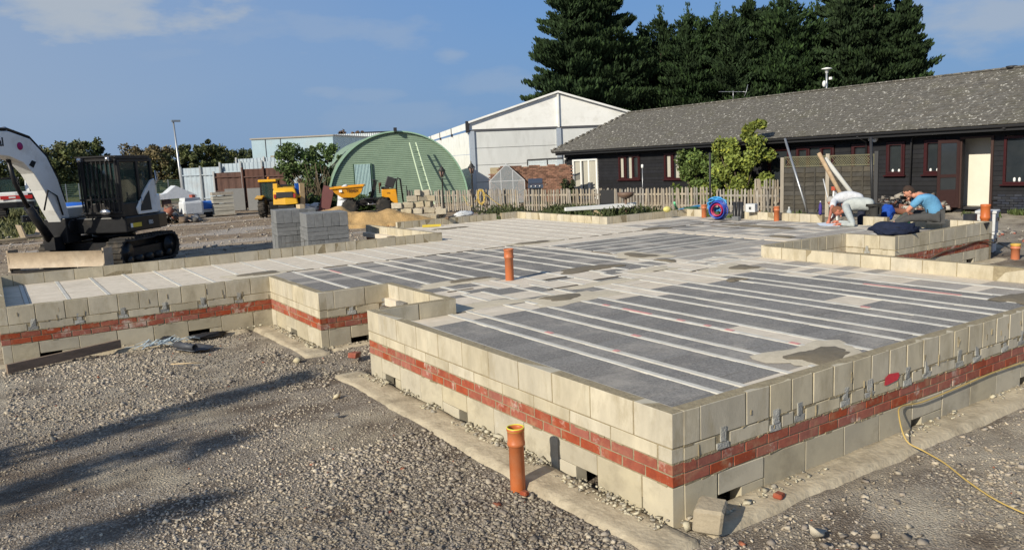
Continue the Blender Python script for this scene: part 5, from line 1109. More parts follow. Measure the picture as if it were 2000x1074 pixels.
# climbers against the cabin
def climber(x, y, w_, h_, n, seed, label, c, arms=()):
    t = thing('climbing_shrub', label, 'shrub', (x, y, 0)); rg = np.random.default_rng(seed); nc = 34
    cc = np.stack([rg.normal(0, .25, nc), rg.uniform(-w_/2, w_/2, nc), rg.uniform(.3, h_*.92, nc)], -1); cc[:, 1] *= np.clip(1.15-cc[:, 2]/h_*.55, .3, 1)
    for a in arms: cc = np.concatenate([cc, np.array(a)]); 
    nc = len(cc); r_ = rg.uniform(.20, .40, nc); r_[34:] = .17; bi = rg.integers(0, nc, n); d = rg.normal(size=(n, 3)); d /= np.linalg.norm(d, axis=1, keepdims=True); d[:, 0] *= .8
    P = cc[bi]+d*r_[bi][:, None]*rg.uniform(.3, 1.1, n)[:, None]; P[:, 2] = np.clip(P[:, 2], .05, None); col_ = np.array(c)*(rg.uniform(.6, 1.35, nc)[bi]*rg.uniform(.7, 1.3, n))[:, None]; yl = rg.uniform(0, 1, n) < .15; col_[yl] *= np.array([1.6, 1.35, .8])
    leaves('foliage', P, rg.uniform(.7, 1.3, n)*.085, col_, M_leaf, t, up_=-.15, asp=1.7)
    q = MB()
    for k in range(9): e = cc[k*3]; q.tube([(0, 0, 0), (e[0]*.5, e[1]*.6, e[2]*.5), tuple(e)], [.03, .02, .008], 5)
    q.build('stems', M_bark, t); return t
climber(21.5, 20.15, 2.1, 2.15, 7500, 21, 'leafy green climber on the left against the cabin, left of the thin black post', (.10, .155, .03))
climber(21.3, 17.55, 2.9, 2.65, 13000, 22, 'bigger yellow green climber right of the black post with one shoot over the roof', (.17, .215, .032), arms=([(0, -.15, 2.7), (-.05, -.25, 2.95), (0, -.5, 3.05), (-.05, -.75, 3.12), (0, -.95, 3.1), (0, -.35, 2.85)],))
broad(0, 0, 1.25, .5, 150, 'small dark shrub by the brick wall left of the white patio door', (.05, .065, .03), 900, group=None, leafsz=.09, rc=(.2, .35), loc_=(20.3, 27.3), nm='shrub', cat='shrub')
# tree standing out of view on the left whose shadow falls across the gravel
for i, (tx, ty, h, w_) in enumerate(((-.60, 5.12, 7.2, .32), (-1.35, 4.25, 6.9, .42), (-2.3, 3.75, 6.4, .30), (-1.75, 3.55, 7.4, .36), (-2.2, 2.45, 6.6, .40), (-3.0, 3.0, 6.0, .35))):
    bx0 = tx-h*1.88*cos(R(SUN_AZ)); by0 = ty-h*1.88*sin(R(SUN_AZ)); rg = np.random.default_rng(60+i)
    t = thing('poplar_tree', 'slim poplar standing outside the left edge, %s from the nearest one' % ('farthest', 'fifth', 'fourth', 'third', 'second', 'the very one, apart')[i], 'tree', (bx0, by0, 0), 0, 'slim poplars outside the left edge')
    n = 850; w_ *= .95; z = rg.uniform(.18, 1, n)**.9*h; rr_ = w_*np.sqrt(np.clip(1-(z/h-.45)**2*2.2, .05, 1))*rg.uniform(.1, 1, n); keep = vnoise(z, z*0+i*3.7, .9, i) > .38; a_ = rg.uniform(0, 2*pi, n)
    P = np.stack([rr_*np.cos(a_), rr_*np.sin(a_), z], -1)[keep]; leaves('crown', P, rg.uniform(.6, 1.3, len(P))*.125, np.array((.07, .09, .03))*rg.uniform(.7, 1.3, (len(P), 1)), M_leaf, t, asp=1.5)
    q = MB(); q.tube([(0, 0, 0), (.05, 0, h*.6), (0, 0, h*.97)], [.09, .05, .01], 7); q.build('trunk', M_bark, t)
# ------------------------------------------------------------ site clutter
def ray(px, py):
    f = 1541.8; x2 = (px-1000)/f; y2 = (537-py)/f; xr = cos(ROLL)*x2+sin(ROLL)*y2; yr = -sin(ROLL)*x2+cos(ROLL)*y2
    a = cos(PITCH)+yr*sin(PITCH); b = -sin(PITCH)+yr*cos(PITCH)
    return Vector((a*cos(YAW)+xr*sin(YAW), a*sin(YAW)-xr*cos(YAW), b))
def W(px, py, D): d = ray(px, py); return CAM + d*(D/math.hypot(d.x, d.y))      # point D metres away in plan
def GZ(px, py, z=0): d = ray(px, py); return CAM + d*((z-CAM.z)/d.z)            # point at height z
M_dense = mat('dense_grey_block', (.20, .205, .21), (.14, .145, .15), sc=12, bump=.6, bsc=100, rnd=.12, rough=.95)
M_terra = mat('terracotta_plastic', (.50, .15, .055), (.44, .13, .05), sc=6, bump=.05, rnd=.06, rough=.45, stain=.3, stcol=(.45, .24, .14), ssc=5)
M_yelc = flat('yellow_seal', (.70, .65, .06), rough=.5)
M_blackp = flat('black_pipe', (.025, .025, .028), rough=.4)
# packs of grey blocks
def pack(label, x, y, rz, top):
    t = thing('block_pack', label, 'block pack', (x, y, 0), rz, 'packs of grey concrete blocks')
    bz_ = top-1.10
    def b(cx, cy, cz, d, v): link('concrete_block', piece_mesh('concrete_block', d, M_dense, v % 3, bev=.006, jit=.003), t, (cx, cy, cz+bz_))
    for i in range(10):
        for j in range(2): b(.05+i*.1, .11+j*.78, .225, (.098, .215, .44), i+j)
        if i in (0, 9):
            for j in range(2): b(.05+i*.1, .33+j*.34, .225, (.098, .215, .44), i)
    for i in range(2):
        for k in range(3): b(.25+i*.5, .11 , .45+.05+k*.1+.005, (.495, .215, .097), i+k)
    for j in range(1, 4):
        for k in range(3):
            for i in (0, 1): b(.25+i*.5, .11+j*.26, .505+k*.1, (.495, .25, .097), i+j)
    for i in range(5):
        for j in range(2): b(.1+i*.2, .22+j*.45, .76+.17, (.196, .44, .335), i+j)
    if bz_ > 0:
        q = MB(); q.bx(0, 1, 0, 1, bz_-.02, bz_); [q.bx(x_, x_+.1, 0, 1, 0, bz_-.02) for x_ in (0, .45, .9)]; o = q.build('pallet', M_wood, t); o['kind'] = 'stuff'
pack('dark grey block pack standing nearest the far kerb, right of its taller neighbour', 2.93, 15.0, R(-9), 1.16)
pack('dark grey block pack half hidden behind the nearer pack, on its left', 2.62, 16.35, R(-9), 1.22)
t = tag(MB().box((0, 0, .05), (.12, .3, .1)).build('timber_block', M_ply), 'small pale timber block on top of the farther grey block pack', 'timber'); t.location = (3.35, 16.6, 1.22)
# sand heap
n1 = 46; gx = np.linspace(-2.6, 2.9, 70); gy = np.linspace(-1.7, 1.7, n1); X, Y = np.meshgrid(gx, gy)
Z = .62*np.exp(-((X+1.2)/1.25)**2-(Y/.85)**2)+.50*np.exp(-((X-.9)/1.2)**2-(Y/.75)**2); Z += (vnoise(X, Y, 2.2, 3)-.5)*.22*np.clip(Z*3, 0, 1)+(vnoise(X, Y, 6, 4)-.5)*.08*np.clip(Z*3, 0, 1); Z = np.where(Z < .06, -.08, Z)
a = R(-25); id_ = np.arange(70*n1).reshape(n1, 70); F = np.stack([id_[:-1, :-1], id_[:-1, 1:], id_[1:, 1:], id_[1:, :-1]], -1).reshape(-1, 4)
cx, cy = 8.5, 24.6
o = raw('sand_heap', np.stack([cx+X*cos(a)-Y*sin(a), cy+X*sin(a)+Y*cos(a), Z], -1).reshape(-1, 3), F, mat('ochre_sand', (.50, .33, .15), (.36, .23, .10), sc=4, bump=.8, bsc=20, rnd=0, rough=.97, dist=.03), smooth=True); tag(o, 'low heap of ochre building sand in front of the dumper', 'sand heap', kind='stuff')
# pile of old stone blocks
M_old = mat('old_pale_block', (.50, .44, .33), (.36, .31, .23), sc=6, bump=.6, bsc=30, rnd=.14, rough=.95, stain=.4, stcol=(.22, .19, .13), ssc=4)
rr = random.Random(12)
PL = [(-.9, 0, .12), (-.45, .02, .12), (.0, .05, .12), (.45, .1, .12), (.9, .12, .12), (-.85, .05, .36), (-.4, .1, .36), (.05, .1, .36), (.5, .12, .36), (.85, .15, .36), (-.75, .1, .60), (-.3, .12, .60), (.1, .15, .60), (.5, .2, .60), (-.15, .12, .84), (.25, .15, .84), (.55, .2, .84), (.1, .15, 1.06), (.35, .2, 1.04), (-1.05, -.5, .12), (-.7, -.45, .12), (-.3, -.4, .14), (-.85, -.42, .34), (.1, -.4, .12), (.95, -.2, .3), (.7, -.35, .11)]
g0 = W(815, 430, 31.2); ga = R(-27)
where = ['at the left foot', 'low in the middle', 'low on the right', 'in the second layer', 'high in the pile', 'at the very top', 'thrown in front']
for i, (x, y, z) in enumerate(PL):
    o = link('stone_block', piece_mesh('stone_block', (.42, .22, .215), M_old, i % 3, bev=.015, jit=.012), None, (g0.x+x*cos(ga)-y*sin(ga), g0.y+x*sin(ga)+y*cos(ga), z), (rr.uniform(-.1, .1) if z < .2 else rr.uniform(-.06, .06), rr.uniform(-.15, .15), ga+rr.uniform(-.35, .35)+(1.3 if i % 4 == 1 else 0)))
    lab = ['at the far left of the bottom row', 'second from the left in the bottom row', 'in the middle of the bottom row', 'second from the right in the bottom row', 'at the right end of the bottom row',
           'at the left end of the second row', 'second from the left in the second row', 'in the middle of the second row', 'second from the right in the second row', 'at the right end of the second row',
           'at the left end of the third row', 'second from the left in the third row', 'third from the left in the third row', 'at the right end of the third row', 'on the left of the fourth row', 'in the middle of the fourth row', 'on the right of the fourth row',
           'on the very top, left one', 'on the very top, right one', 'fallen farthest left in front', 'fallen second from left in front', 'fallen before the middle', 'resting on the two fallen at the left', 'fallen right of the middle in front', 'tipped on the right flank', 'lying low before the right flank'][i]
    lab = 'pale old stone block of the heap, '+lab
    tag(o, lab, 'stone block', 'old stone blocks piled by the picket fence')
# things on the slab
def upipe(name, label, x, y, z, h, r, mt=M_terra, cap=True, group=None, tilt=(0, 0)):
    t = thing(name, label, 'pipe', (x, y, z), 0, group); t.rotation_euler = (tilt[0], tilt[1], 0)
    q = MB(); q.lathe((0, 0, 0), [(r, -.05), (r, h*.70), (r*1.06, h*.705), (r*1.18, h*.72), (r*1.18, h*.76), (r*1.10, h*.77), (r*1.10, h*.95), (r*1.18, h*.96), (r*1.18, h), (r*1.02, h), (r*1.0, h-.02), (r*.9, h-.10), (r*.88, h-.12)], 24, open_=True); q.lathe((0, 0, h-.14), [(.001, 0), (r*.9, 0)], 24, open_=True); q.build('pipe_body', mt, t)
    if cap: q = MB(); q.lathe((0, 0, h-.02), [(r*1.16, .0), (r*1.17, .024), (r*1.04, .026), (r*1.0, .0), (r*.93, -.06)], 24, open_=True); q.build('seal_ring', M_yelc, t)
    return t
upipe('drain_pipe', 'orange drain pipe with yellow rim rising from the gravel by the nearest wall', -.425, 1.10, -.02, .44, .054)
upipe('drain_pipe', 'orange drain pipe standing alone in the middle of the slab', 2.86, 6.14, .53, .455, .062, cap=False)
upipe('drain_pipe', 'short orange pipe stub with pale cap on the ground at the right edge', 12.75, 3.78, -.02, .28, .075)
upipe('drain_pipe', 'orange pipe beside the black pipe at the far right corner of the slab', 12.95, 4.45, 0, .98, .078, cap=False)
upipe('drain_pipe', 'orange pipe at the back edge of the slab next to the clear bottle', 12.18, 8.78, .53, .34, .062, cap=False)
upipe('drain_pipe', 'faded orange pipe left of the blue and red pipe coil', 12.12, 11.0, .53, .33, .065, cap=False)
o = MB().lathe((0, 0, 0), [(.12, 0), (.12, .80), (.10, .80), (.10, .3)], 18, open_=True).build('black_pipe', M_blackp); o.location = (12.72, 4.62, 0); tag(o, 'black plastic pipe left of the orange pipe at the slab corner', 'pipe')
M_lgrey = flat('light_grey_plastic', (.55, .56, .57))
for i, (x, y, z, lab) in enumerate(((13.35, 4.62, 0, 'lower pale grey plastic crate right of the orange corner pipe'), (13.35, 4.60, .42, 'upper pale grey plastic crate right of the orange corner pipe'))):
    t = thing('plastic_crate', lab, 'crate', (x, y, z), .3); q = MB(); q.bx(-.2, .2, -.17, .17, .0, .40); q.bx(-.22, .22, -.19, .19, .36, .415); q.build('crate_body', M_lgrey, t, bevel=.012); q = MB(); q.bx(-.08, .08, -.20, -.16, .2, .27); q.build('handle', M_dkgrey, t)
o = MB().prism([(-.11, .0), (.11, .0), (.0, -.13)], -.003, .003, 'Y').build('black_flag', M_blackp); o.location = (12.2, 4.06, .70); tag(o, 'black plastic flap hanging over the corner wall below the grey crates', 'flap')
# coil of blue and red pipe
cl = thing('pipe_coil', 'standing coil of blue outer and magenta inner water pipe on the slab', 'pipe coil', (11.75, 10.2, .53), R(15))
for nm, r0, c in (('blue_coil', .21, flat('deep_blue_pipe', (.03, .07, .40), rough=.35)), ('magenta_coil', .15, flat('magenta_pipe', (.42, .02, .10), rough=.35))):
    q = MB(); rg = random.Random(4)
    for k in range(8):
        rr_ = r0+rg.uniform(-.02, .03); oy = (k-3.5)*.022; q.tube([(oy+.01*sin(a*2), rr_*cos(a), .245+rr_*sin(a)) for a in [2*pi*j/24 for j in range(25)]], .013, 6, cap=False)
    o = q.build(nm, c, cl); o['kind'] = 'stuff'
q = MB(); rg = random.Random(9)
for k in range(5): q.tube([(.15+.06*rg.uniform(-1, 1), .10+.24*cos(a)+rg.uniform(-.02, .02), .34+.14*sin(a)+.02*k) for a in [2*pi*j/18 for j in range(19)]], .015, 6, cap=False)
o = q.build('lightblue_loops', flat('sky_blue_pipe', (.05, .30, .62), rough=.4), cl); o['kind'] = 'stuff'
o = MB().bar(tuple(GZ(1324, 411, .60)), tuple(GZ(1366, 402, .68)), .09, .05).build('blue_pipe', flat('sky_blue_pipe', (.05, .30, .62))); tag(o, 'flat sky blue pipe lying along the kerb left of the coil', 'pipe')
o = MB().tube([GZ(1323, 411, .62), GZ(1320, 404, .76), GZ(1317, 396, .92)], .03).build('green_pipe', flat('mint_pipe', (.12, .50, .25))); tag(o, 'mint green bent pipe sticking up beside the blue pipe', 'pipe')
o = MB().lathe((0, 0, 0), [(.17, 0), (.2, .3), (.18, .3), (.16, .05)], 16).build('green_tub', flat('dark_green_tub', (.03, .09, .05))); o.location = (13.0, 12.3, .40); tag(o, 'dark green tub behind the kerb next to the mint green pipe', 'tub')
o = MB().sph((0, 0, 0), .10, 10, 7, (1.2, .9, .8)).build('yellow_sponge', flat('sponge_yellow', (.62, .55, .18))); p_ = GZ(1303, 409, .77); o.location = p_; tag(o, 'yellow sponge on the kerb blocks left of the green pipe', 'sponge')
for (px, lab) in ((1410, 'single black drain pipe standing just right of the blue coil'), (1435, 'left one of the three black drain pipes standing at the wall gap'), (1441, 'middle one of the three black drain pipes standing at the wall gap'), (1447, 'right one of the three black drain pipes standing at the wall gap')):
    a_ = GZ(px, 427.5, .53); o = MB().lathe((0, 0, 0), [(.042, 0), (.042, .42 if px > 1410 else .34), (.034, .42 if px > 1410 else .34), (.034, .1)], 12, open_=True).build('drain_pipe', M_blackp); o.location = a_; o.rotation_euler = (random.uniform(-.04, .04), .03, 0); tag(o, lab, 'pipe', 'black drain pipes standing at the back of the slab')
o = MB().box((0, 0, .05), (.10, .2, .1)).build('concrete_offcut', M_dense); o.location = GZ(1438, 431, .53); tag(o, 'small dark concrete offcut at the slab edge before the black pipes', 'offcut')
t = thing('junction_box', 'small pale grey junction box sitting on the back wall blocks', 'box', tuple(GZ(1468, 414, .71)), .3); q = MB(); q.bx(-.09, .09, -.12, .12, 0, .2); q.bx(-.1, -.085, -.04, .03, .06, .14); q.build('box_body', M_lgrey, t, bevel=.01)
q = MB(); q.box((-.1, 0, .1), (.02, .05, .06)); q.build('box_switch', M_dkgrey, t)
t = thing('cordless_tool', 'orange and black cordless tool lying on the slab before the back wall', 'power tool', tuple(GZ(1482, 427, .53)), .5); q = MB(); q.box((0, .04, .06), (.08, .16, .08)).box((.0, -.02, .12), (.06, .07, .12)); q.build('tool_body', M_dkgrey, t, bevel=.01); q = MB(); q.box((0, .16, .03), (.04, .14, .03)).box((0, .0, .17), (.06, .08, .03)); q.build('tool_trim', flat('tool_orange', (.7, .2, .03)), t)
def bottle(lab, p, h, r, mt, capm): 
    t = thing('bottle', lab, 'bottle', tuple(p)); q = MB(); q.lathe((0, 0, 0), [(r*.9, 0), (r, .02), (r, h*.66), (r*.35, h*.88), (r*.35, h*.93)], 14); q.build('bottle_body', mt, t); q = MB(); q.lathe((0, 0, h*.93), [(r*.42, 0), (r*.42, h*.07)], 10); q.build('cap', capm, t)
bottle('clear plastic water bottle standing right of the orange pipe', GZ(1541, 430, .53), .31, .055, mat('clear_plastic', (.6, .65, .68), rnd=0, bump=0, rough=.1, alpha=.6), M_white)
bottle('dark purple spray bottle with pale top on the back wall blocks', GZ(1602, 419, .71), .30, .035, flat('purple', (.05, .03, .22)), M_white)
# yellow board, sticks, plastic bag by the far kerb
o = MB().box((0, 0, .03), (.50, .09, .06)).build('yellow_level', flat('yellow_tool', (.62, .48, .06))); o.location = (6.55, 15.55, .53); o.rotation_euler = (0, 0, -.45); tag(o, 'yellow box level lying on the slab near the far kerb', 'spirit level')
o = MB().bar((7.1, 15.7, .72), (9.0, 18.2, .42), .09, .05).build('timber_plank', mat('brown_plank', (.22, .15, .10), (.14, .10, .07), rnd=0)); tag(o, 'brown plank leaning over the far kerb in front of the stone pile', 'plank')
def crumple(name, label, cat, p, r, sc_, mt, seed, nn=14):
    rg = np.random.default_rng(seed); q = MB(); q.sph((0, 0, 0), 1, 18, 12)
    for i, v in enumerate(q.v):
        V_ = Vector(v); k = 1+.28*(vnoise(V_.x*2+seed, V_.y*2+V_.z*2.3, 1.6, seed)-.5)*2+.10*rg.uniform(-1, 1); V_ *= r*k; q.v[i] = (V_.x*sc_[0], V_.y*sc_[1], V_.z*sc_[2])
    o = q.build(name, mt); o.location = p; return tag(o, label, cat)
M_poly = mat('white_polythene', (.66, .67, .68), (.52, .54, .56), sc=9, bump=.6, bsc=20, rnd=0, rough=.35, dist=.03)
crumple('plastic_bag', 'crumpled white polythene at the foot of the picket fence', 'plastic sheet', (GZ(905, 419, .12)), .26, (1.8, .9, .5), M_poly, 3)
# bulk bag and scrap at the green shed
bb = thing('bulk_bag', 'tall white bulk bag standing behind the dumper hopper', 'bulk bag', tuple(W(671, 400, 37)), R(-20)); bb.location.z = 0
q = MB(); q.add([(-.32, -.3, 0), (.32, -.3, 0), (.32, .3, 0), (-.32, .3, 0), (-.36, -.34, .35), (.36, -.34, .35), (.36, .34, .35), (-.36, .34, .35), (-.25, -.24, .74), (.25, -.24, .74), (.25, .24, .74), (-.25, .24, .74), (-.26, -.2, 1.15), (.24, -.2, 1.12), (.24, .2, 1.12), (-.26, .2, 1.15), (.10, -.1, 1.42), (.28, -.08, 1.40), (.28, .08, 1.4), (.1, .1, 1.42)], [(3, 2, 1, 0)]+[(a+k, a+(k+1) % 4, a+4+(k+1) % 4, a+4+k) for a in (0, 4, 8, 12) for k in range(4)]+[(16, 17, 18, 19)], True)
bo = q.build('bag_body', M_poly, bb); s_ = bo.modifiers.new('s', 'SUBSURF'); s_.levels = s_.render_levels = 2
q = MB(); q.tube([(-.26, -.26, .73), (.26, -.26, .73), (.26, .26, .73)], .012, 5); q.build('tie', M_dkgrey, bb)
o = MB().box((0, 0, .66), (.52, .05, 1.32)).build('red_door', flat('dull_red', (.14, .05, .05))); p_ = W(630, 395, 39.0); o.location = (p_.x, p_.y, 0); o.rotation_euler = (0, .28, R(-30)); tag(o, 'dull red door leaning on the left flank of the green shed', 'door')
for i, (px, py, D, r, s, lab) in enumerate(((598, 388, 40, .30, (1.4, 1, .8), 'pale blue grey sack beside the telehandler'), (620, 385, 39.5, .32, (1.6, 1, .8), 'white sack in the weeds left of the green shed'), (570, 412, 38, .3, (1.6, .8, .5), 'dark sheet heap behind the grey block packs'))):
    p_ = W(px, py, D); crumple('sack', lab, 'sack', (p_.x, p_.y, r*s[2]*.9), r, s, M_poly if i < 2 else M_blackp, 20+i)
o = MB().box((0, 0, .75), (.22, .12, 1.5), rx=.08).build('timber_post', M_ply); p_ = W(591, 395, 38.5); o.location = (p_.x, p_.y, 0); tag(o, 'upright pale timber post just right of the telehandler', 'post')
o = MB().box((0, 0, .5), (.16, .1, 1.1), ry=-.1).build('blue_board', M_blue); p_ = W(583, 385, 38.8); o.location = (p_.x, p_.y, .45); tag(o, 'blue board leaning between telehandler and pale timber post', 'board')
# ---- boundary of metal sheets and yard clutter on the left
M_sheet = mat('pale_blue_metal_sheet', (.40, .47, .53), (.32, .38, .43), sc=1.5, bump=.05, rnd=.04, rough=.5, metal=.2, stain=.2, stcol=(.3, .2, .13), ssc=1)
M_rust = mat('rusty_sheet', (.11, .055, .04), (.065, .035, .03), sc=2, bump=.3, bsc=20, rnd=.1, rough=.9)
def sheetfence(label, p0, p1, z0, z1, mt, n, posts=3, nm='metal_fence', pm=None):
    p0, p1 = Vector(p0), Vector(p1); L = (p1-p0).length; t = thing(nm, label, 'fence', (p0.x, p0.y, 0), atan2(p1.y-p0.y, p1.x-p0.x))
    per = max(1, int(L/1.0))
    for k in range(per):
        q = MB(); vs = []; m_ = 16
        for i in range(m_+1): x = L*(k+i/m_)/per; y = (-.04 if (i//2) % 2 else 0); vs += [(x, y, z0), (x, y, z1+.01*(k % 3))]
        q.add(vs, [(2*i, 2*i+2, 2*i+3, 2*i+1) for i in range(m_)]); q.build('sheet', mt, t)
    for k in range(posts): q = MB(); x = L*k/(posts-1); q.bx(x-.05, x+.05, -.14, -.05, 0, z1+.1); q.build('post', pm or M_galv, t)
    for z in (z0+.15*(z1-z0), z0+.8*(z1-z0)): q = MB(); q.bx(0, L, -.10, -.05, z-.03, z+.03); q.build('rail', mt, t)
    return t
a, b = W(357, 350, 52), W(434, 350, 50); sheetfence('pale blue corrugated metal fence left of its white post', (a.x, a.y, 0), (b.x, b.y, 0), .3, 2.45, M_sheet, 1)
a, b = W(434, 350, 50.2), W(600, 350, 47); sheetfence('longer pale blue metal fence behind the rusty sheets', (a.x, a.y, 0), (b.x, b.y, 0), .2, 2.62, M_sheet, 1, 5)
a, b = W(466, 350, 58), W(575, 350, 56); sheetfence('farther pale metal fence rising above the rusty sheets', (a.x, a.y, 0), (b.x, b.y, 0), .2, 2.95, M_sheet, 1, 3)
a, b = W(420, 350, 48.5), W(476, 350, 47.5); sheetfence('rusty brown sheet screen on the left, above the paving stack', (a.x, a.y, 0), (b.x, b.y, 0), .9, 2.1, M_rust, 1, 2, nm='rusty_fence', pm=M_galv)
a, b = W(477, 350, 47.4), W(560, 350, 45.5); sheetfence('rusty brown sheet screen on the right, behind the telehandler', (a.x, a.y, 0), (b.x, b.y, 0), .1, 2.25, M_rust, 1, 3, nm='rusty_fence', pm=M_rust)
M_cpan = flat('grey_panel', (.20, .20, .20), rough=.9)
for (px0, px1, D, lab) in ((440, 478, 46.6, 'grey concrete panel under the left rusty sheets'), (484, 515, 45.6, 'grey concrete panel left of the telehandler')):
    a, b = W(px0, 380, D), W(px1, 380, D-.3); o = MB().bar((a.x, a.y, .62), (b.x, b.y, .62), .12, 1.2).build('barrier_wall', M_cpan); tag(o, lab, 'wall')
def onground(px, D): p = W(px, 380, D); return (p.x, p.y, 0)
t = thing('paving_stack', 'stack of pale paving packs on a pallet before the rusty fence', 'paving stack', onground(433, 42.5), R(-5))
for k in range(5): q = MB(); q.box((0, 0, .16+.17*k+(.05 if k > 2 else 0)), (.98, .8, .155), jit=.01); q.build('paving_layer', mat('pale_paving', (.42, .40, .34), (.34, .32, .28), rnd=.1), t)
q = MB(); q.box((0, 0, .05), (1.1, .9, .06)); q.box((0, 0, 1.1), (1.0, .8, .14)); q.build('pallet', M_wood, t)
t = thing('wrapped_pallet', 'shrink wrapped grey white pallet load in the yard clutter', 'pallet load', onground(371, 42), .1); q = MB(); q.bx(-.5, .5, -.4, .4, .12, .85); q.build('load', M_poly, t, bevel=.12); q = MB(); q.bx(-.52, .52, -.42, .42, .02, .12); q.build('pallet', M_wood, t); q = MB(); q.box((-.05, 0, .93), (.75, .6, .16), rz=.2, jit=.04); q.build('sheet_bundle', M_poly, t); q = MB(); q.box((.1, .0, 1.06), (.2, .2, .13), rz=.4, jit=.02); q.build('red_bundle', flat('brick_red', (.35, .08, .05)), t)
t = thing('blue_pallet', 'low blue pallet load left of the paving stack', 'pallet load', onground(404, 43), .1); q = MB(); q.bx(-.45, .45, -.4, .4, .35, .75); q.build('blue_load', M_blue, t, bevel=.05); q = MB(); q.bx(-.55, .5, -.45, .45, .22, .3); q.build('white_deck', M_white, t); q = MB(); q.bx(-.5, .5, -.4, .4, 0, .2); q.build('dark_base', M_dkgrey, t)
t = thing('sheeted_pile', 'pale tarpaulin stretched like a low tent over a pile of materials', 'tarpaulin', onground(334, 44.5), .0); q = MB(); q.add([(-1.25, -.6, .98), (-.3, -.6, 1.22), (.15, -.6, 1.58), (1.15, -.6, 1.05), (-1.25, .6, .98), (-.3, .6, 1.22), (.15, .6, 1.58), (1.15, .6, 1.05)], [(0, 1, 5, 4), (1, 2, 6, 5), (2, 3, 7, 6)]); q.add([(-1.25, -.6, .90), (1.15, -.6, .95), (1.15, -.6, 1.05), (.15, -.6, 1.58), (-.3, -.6, 1.22), (-1.25, -.6, .98)], [(0, 1, 2, 3, 4, 5)]); q.build('tarpaulin', M_poly, t)
for x in (-1.1, -.3, .5, 1.0): q = MB(); q.box((x, -.3, .45), (.3, .4, .9), jit=.06); q.build('stacked_load', mat('mixed_load_'+str(x), ((.30, .27, .23), (.16, .10, .08), (.12, .12, .12), (.38, .33, .27))[int((x+1.1)/.7)], rnd=0), t)
t = thing('yellow_machine', 'yellow machine frame standing left of the white tarpaulin', 'machine', onground(300, 44), 0); q = MB(); q.box((0, 0, 1.02), (.6, .1, .3)).bar((-.25, 0, 0), (-.2, 0, .9), .1).bar((.25, 0, 0), (.2, 0, .9), .1).bar((0, 0, .1), (.05, 0, .9), .08); q.build('yellow_bars', M_yel, t)
o = MB().tube([(-.8, 0, .0), (-.3, 0, .45), (.3, 0, .30), (.9, 0, .0)], [.3, .35, .3, .2], 8).build('fabric_roll', M_cpan); o.location = onground(308, 40.5); tag(o, 'dusty grey fabric roll on the ground right of the excavator', 'roll')
rub = NR.uniform(0, 1, (420, 2)); pts_ = np.array([[*onground(300+80*u, 38.5+5*v)[:2], .02] for u, v in rub]); hgt = np.exp(-((rub[:, 0]-.30)/.22)**2)*.55; pts_[:, 2] += hgt*NR.uniform(.2, 1, 420)
tag(stones('scrap_heap', pts_, np.clip(NR.lognormal(math.log(.22), .5, 420), .06, .7), np.array([(.10, .095, .09), (.22, .20, .17), (.42, .39, .34), (.15, .11, .08), (.3, .3, .3), (.30, .12, .08)])[NR.integers(0, 6, 420)], M_stone, (.3, .9)), 'heap of mixed rubble and scrap at the yard edge right of the excavator', 'scrap heap', kind='stuff')
# chain link fence
t = thing('mesh_fence', 'low green mesh fence on thin posts running along the far grass', 'fence', tuple(W(-30, 350, 66)), 0); t.location.z = 0
a, b = W(-30, 350, 66), W(352, 350, 62); d_ = Vector((b.x-a.x, b.y-a.y, 0)); n_ = 16
for k in range(n_): p_ = d_*(k/(n_-1)); q = MB(); q.bar((p_.x, p_.y, 0), (p_.x, p_.y, 1.75), .06); q.build('post', M_galv, t)
q = MB()
for i in range(150): p_ = d_*(i/149); q.bar((p_.x, p_.y, .05), (p_.x, p_.y, 1.7), .025)
for z in np.linspace(.1, 1.7, 12): q.bar((0, 0, z), (d_.x, d_.y, z), .022)
o = q.build('mesh', flat('green_wire', (.05, .09, .07)), t); o['kind'] = 'stuff'
# tall road lamp
lp = thing('road_lamp', 'tall thin grey road lamp leaning slightly above the yard', 'lamp post', tuple(W(357, 372, 58)), 0); lp.location.z = 0
tp = W(338.5, 238, 58)-Vector((lp.location.x, lp.location.y, 0)); q = MB(); q.tube([(0, 0, 0), (tp.x*.3, tp.y*.3, tp.z*.3), (tp.x, tp.y, tp.z)], [.11, .085, .05], 8); q.build('pole', M_galv, lp)
q = MB(); q.box((tp.x+.15, tp.y-.02, tp.z+.04), (.55, .2, .13)); q.build('lantern', flat('lamp_head', (.2, .24, .3)), lp)
# pale blue industrial building and white roofed one
a = W(493, 300, 74); bd = thing('blue_building', 'pale blue steel building with flat roof behind the bushy tree', 'building', (a.x, a.y, 0), atan2(W(652, 300, 71).y-a.y, W(652, 300, 71).x-a.x))
L = (Vector(W(652, 300, 71))-a).length; HB = 4.75
q = MB(); q.bx(0, L, 0, 12, 0, HB); q.build('walls', mat('pale_blue_cladding', (.36, .47, .54), (.30, .40, .46), sc=.8, rnd=0, bump=.05, stain=.25, stcol=(.42, .40, .34), ssc=.6), bd)
q = MB(); q.bx(-.1, L+.1, -.1, 12.1, HB, HB+.12); q.build('roof_edge', flat('dull_edge', (.3, .28, .25)), bd)
q = MB(); q.bx(3.0, 4.9, -.05, -.002, 0, 3.3); q.build('door', mat('blue_door', (.26, .36, .43), rnd=0, bump=0), bd); q = MB(); q.bx(2.9, 5.0, -.08, -.052, 3.3, 3.45); q.build('lintel', M_dkgrey, bd)
q = MB(); q.bx(3.9, 4.6, -.06, -.052, 1.6, 2.6); q.build('notice', M_white, bd); q = MB(); q.bx(1.75, 2.2, -.2, -.02, 2.9, 3.3); q.build('lamp', flat('buff_lamp', (.25, .22, .15)), bd)
for x in (1.3, 2.7): q = MB(); q.bx(x-.02, x+.02, -.05, -.01, 0, HB); q.build('seam', M_dkgrey, bd)
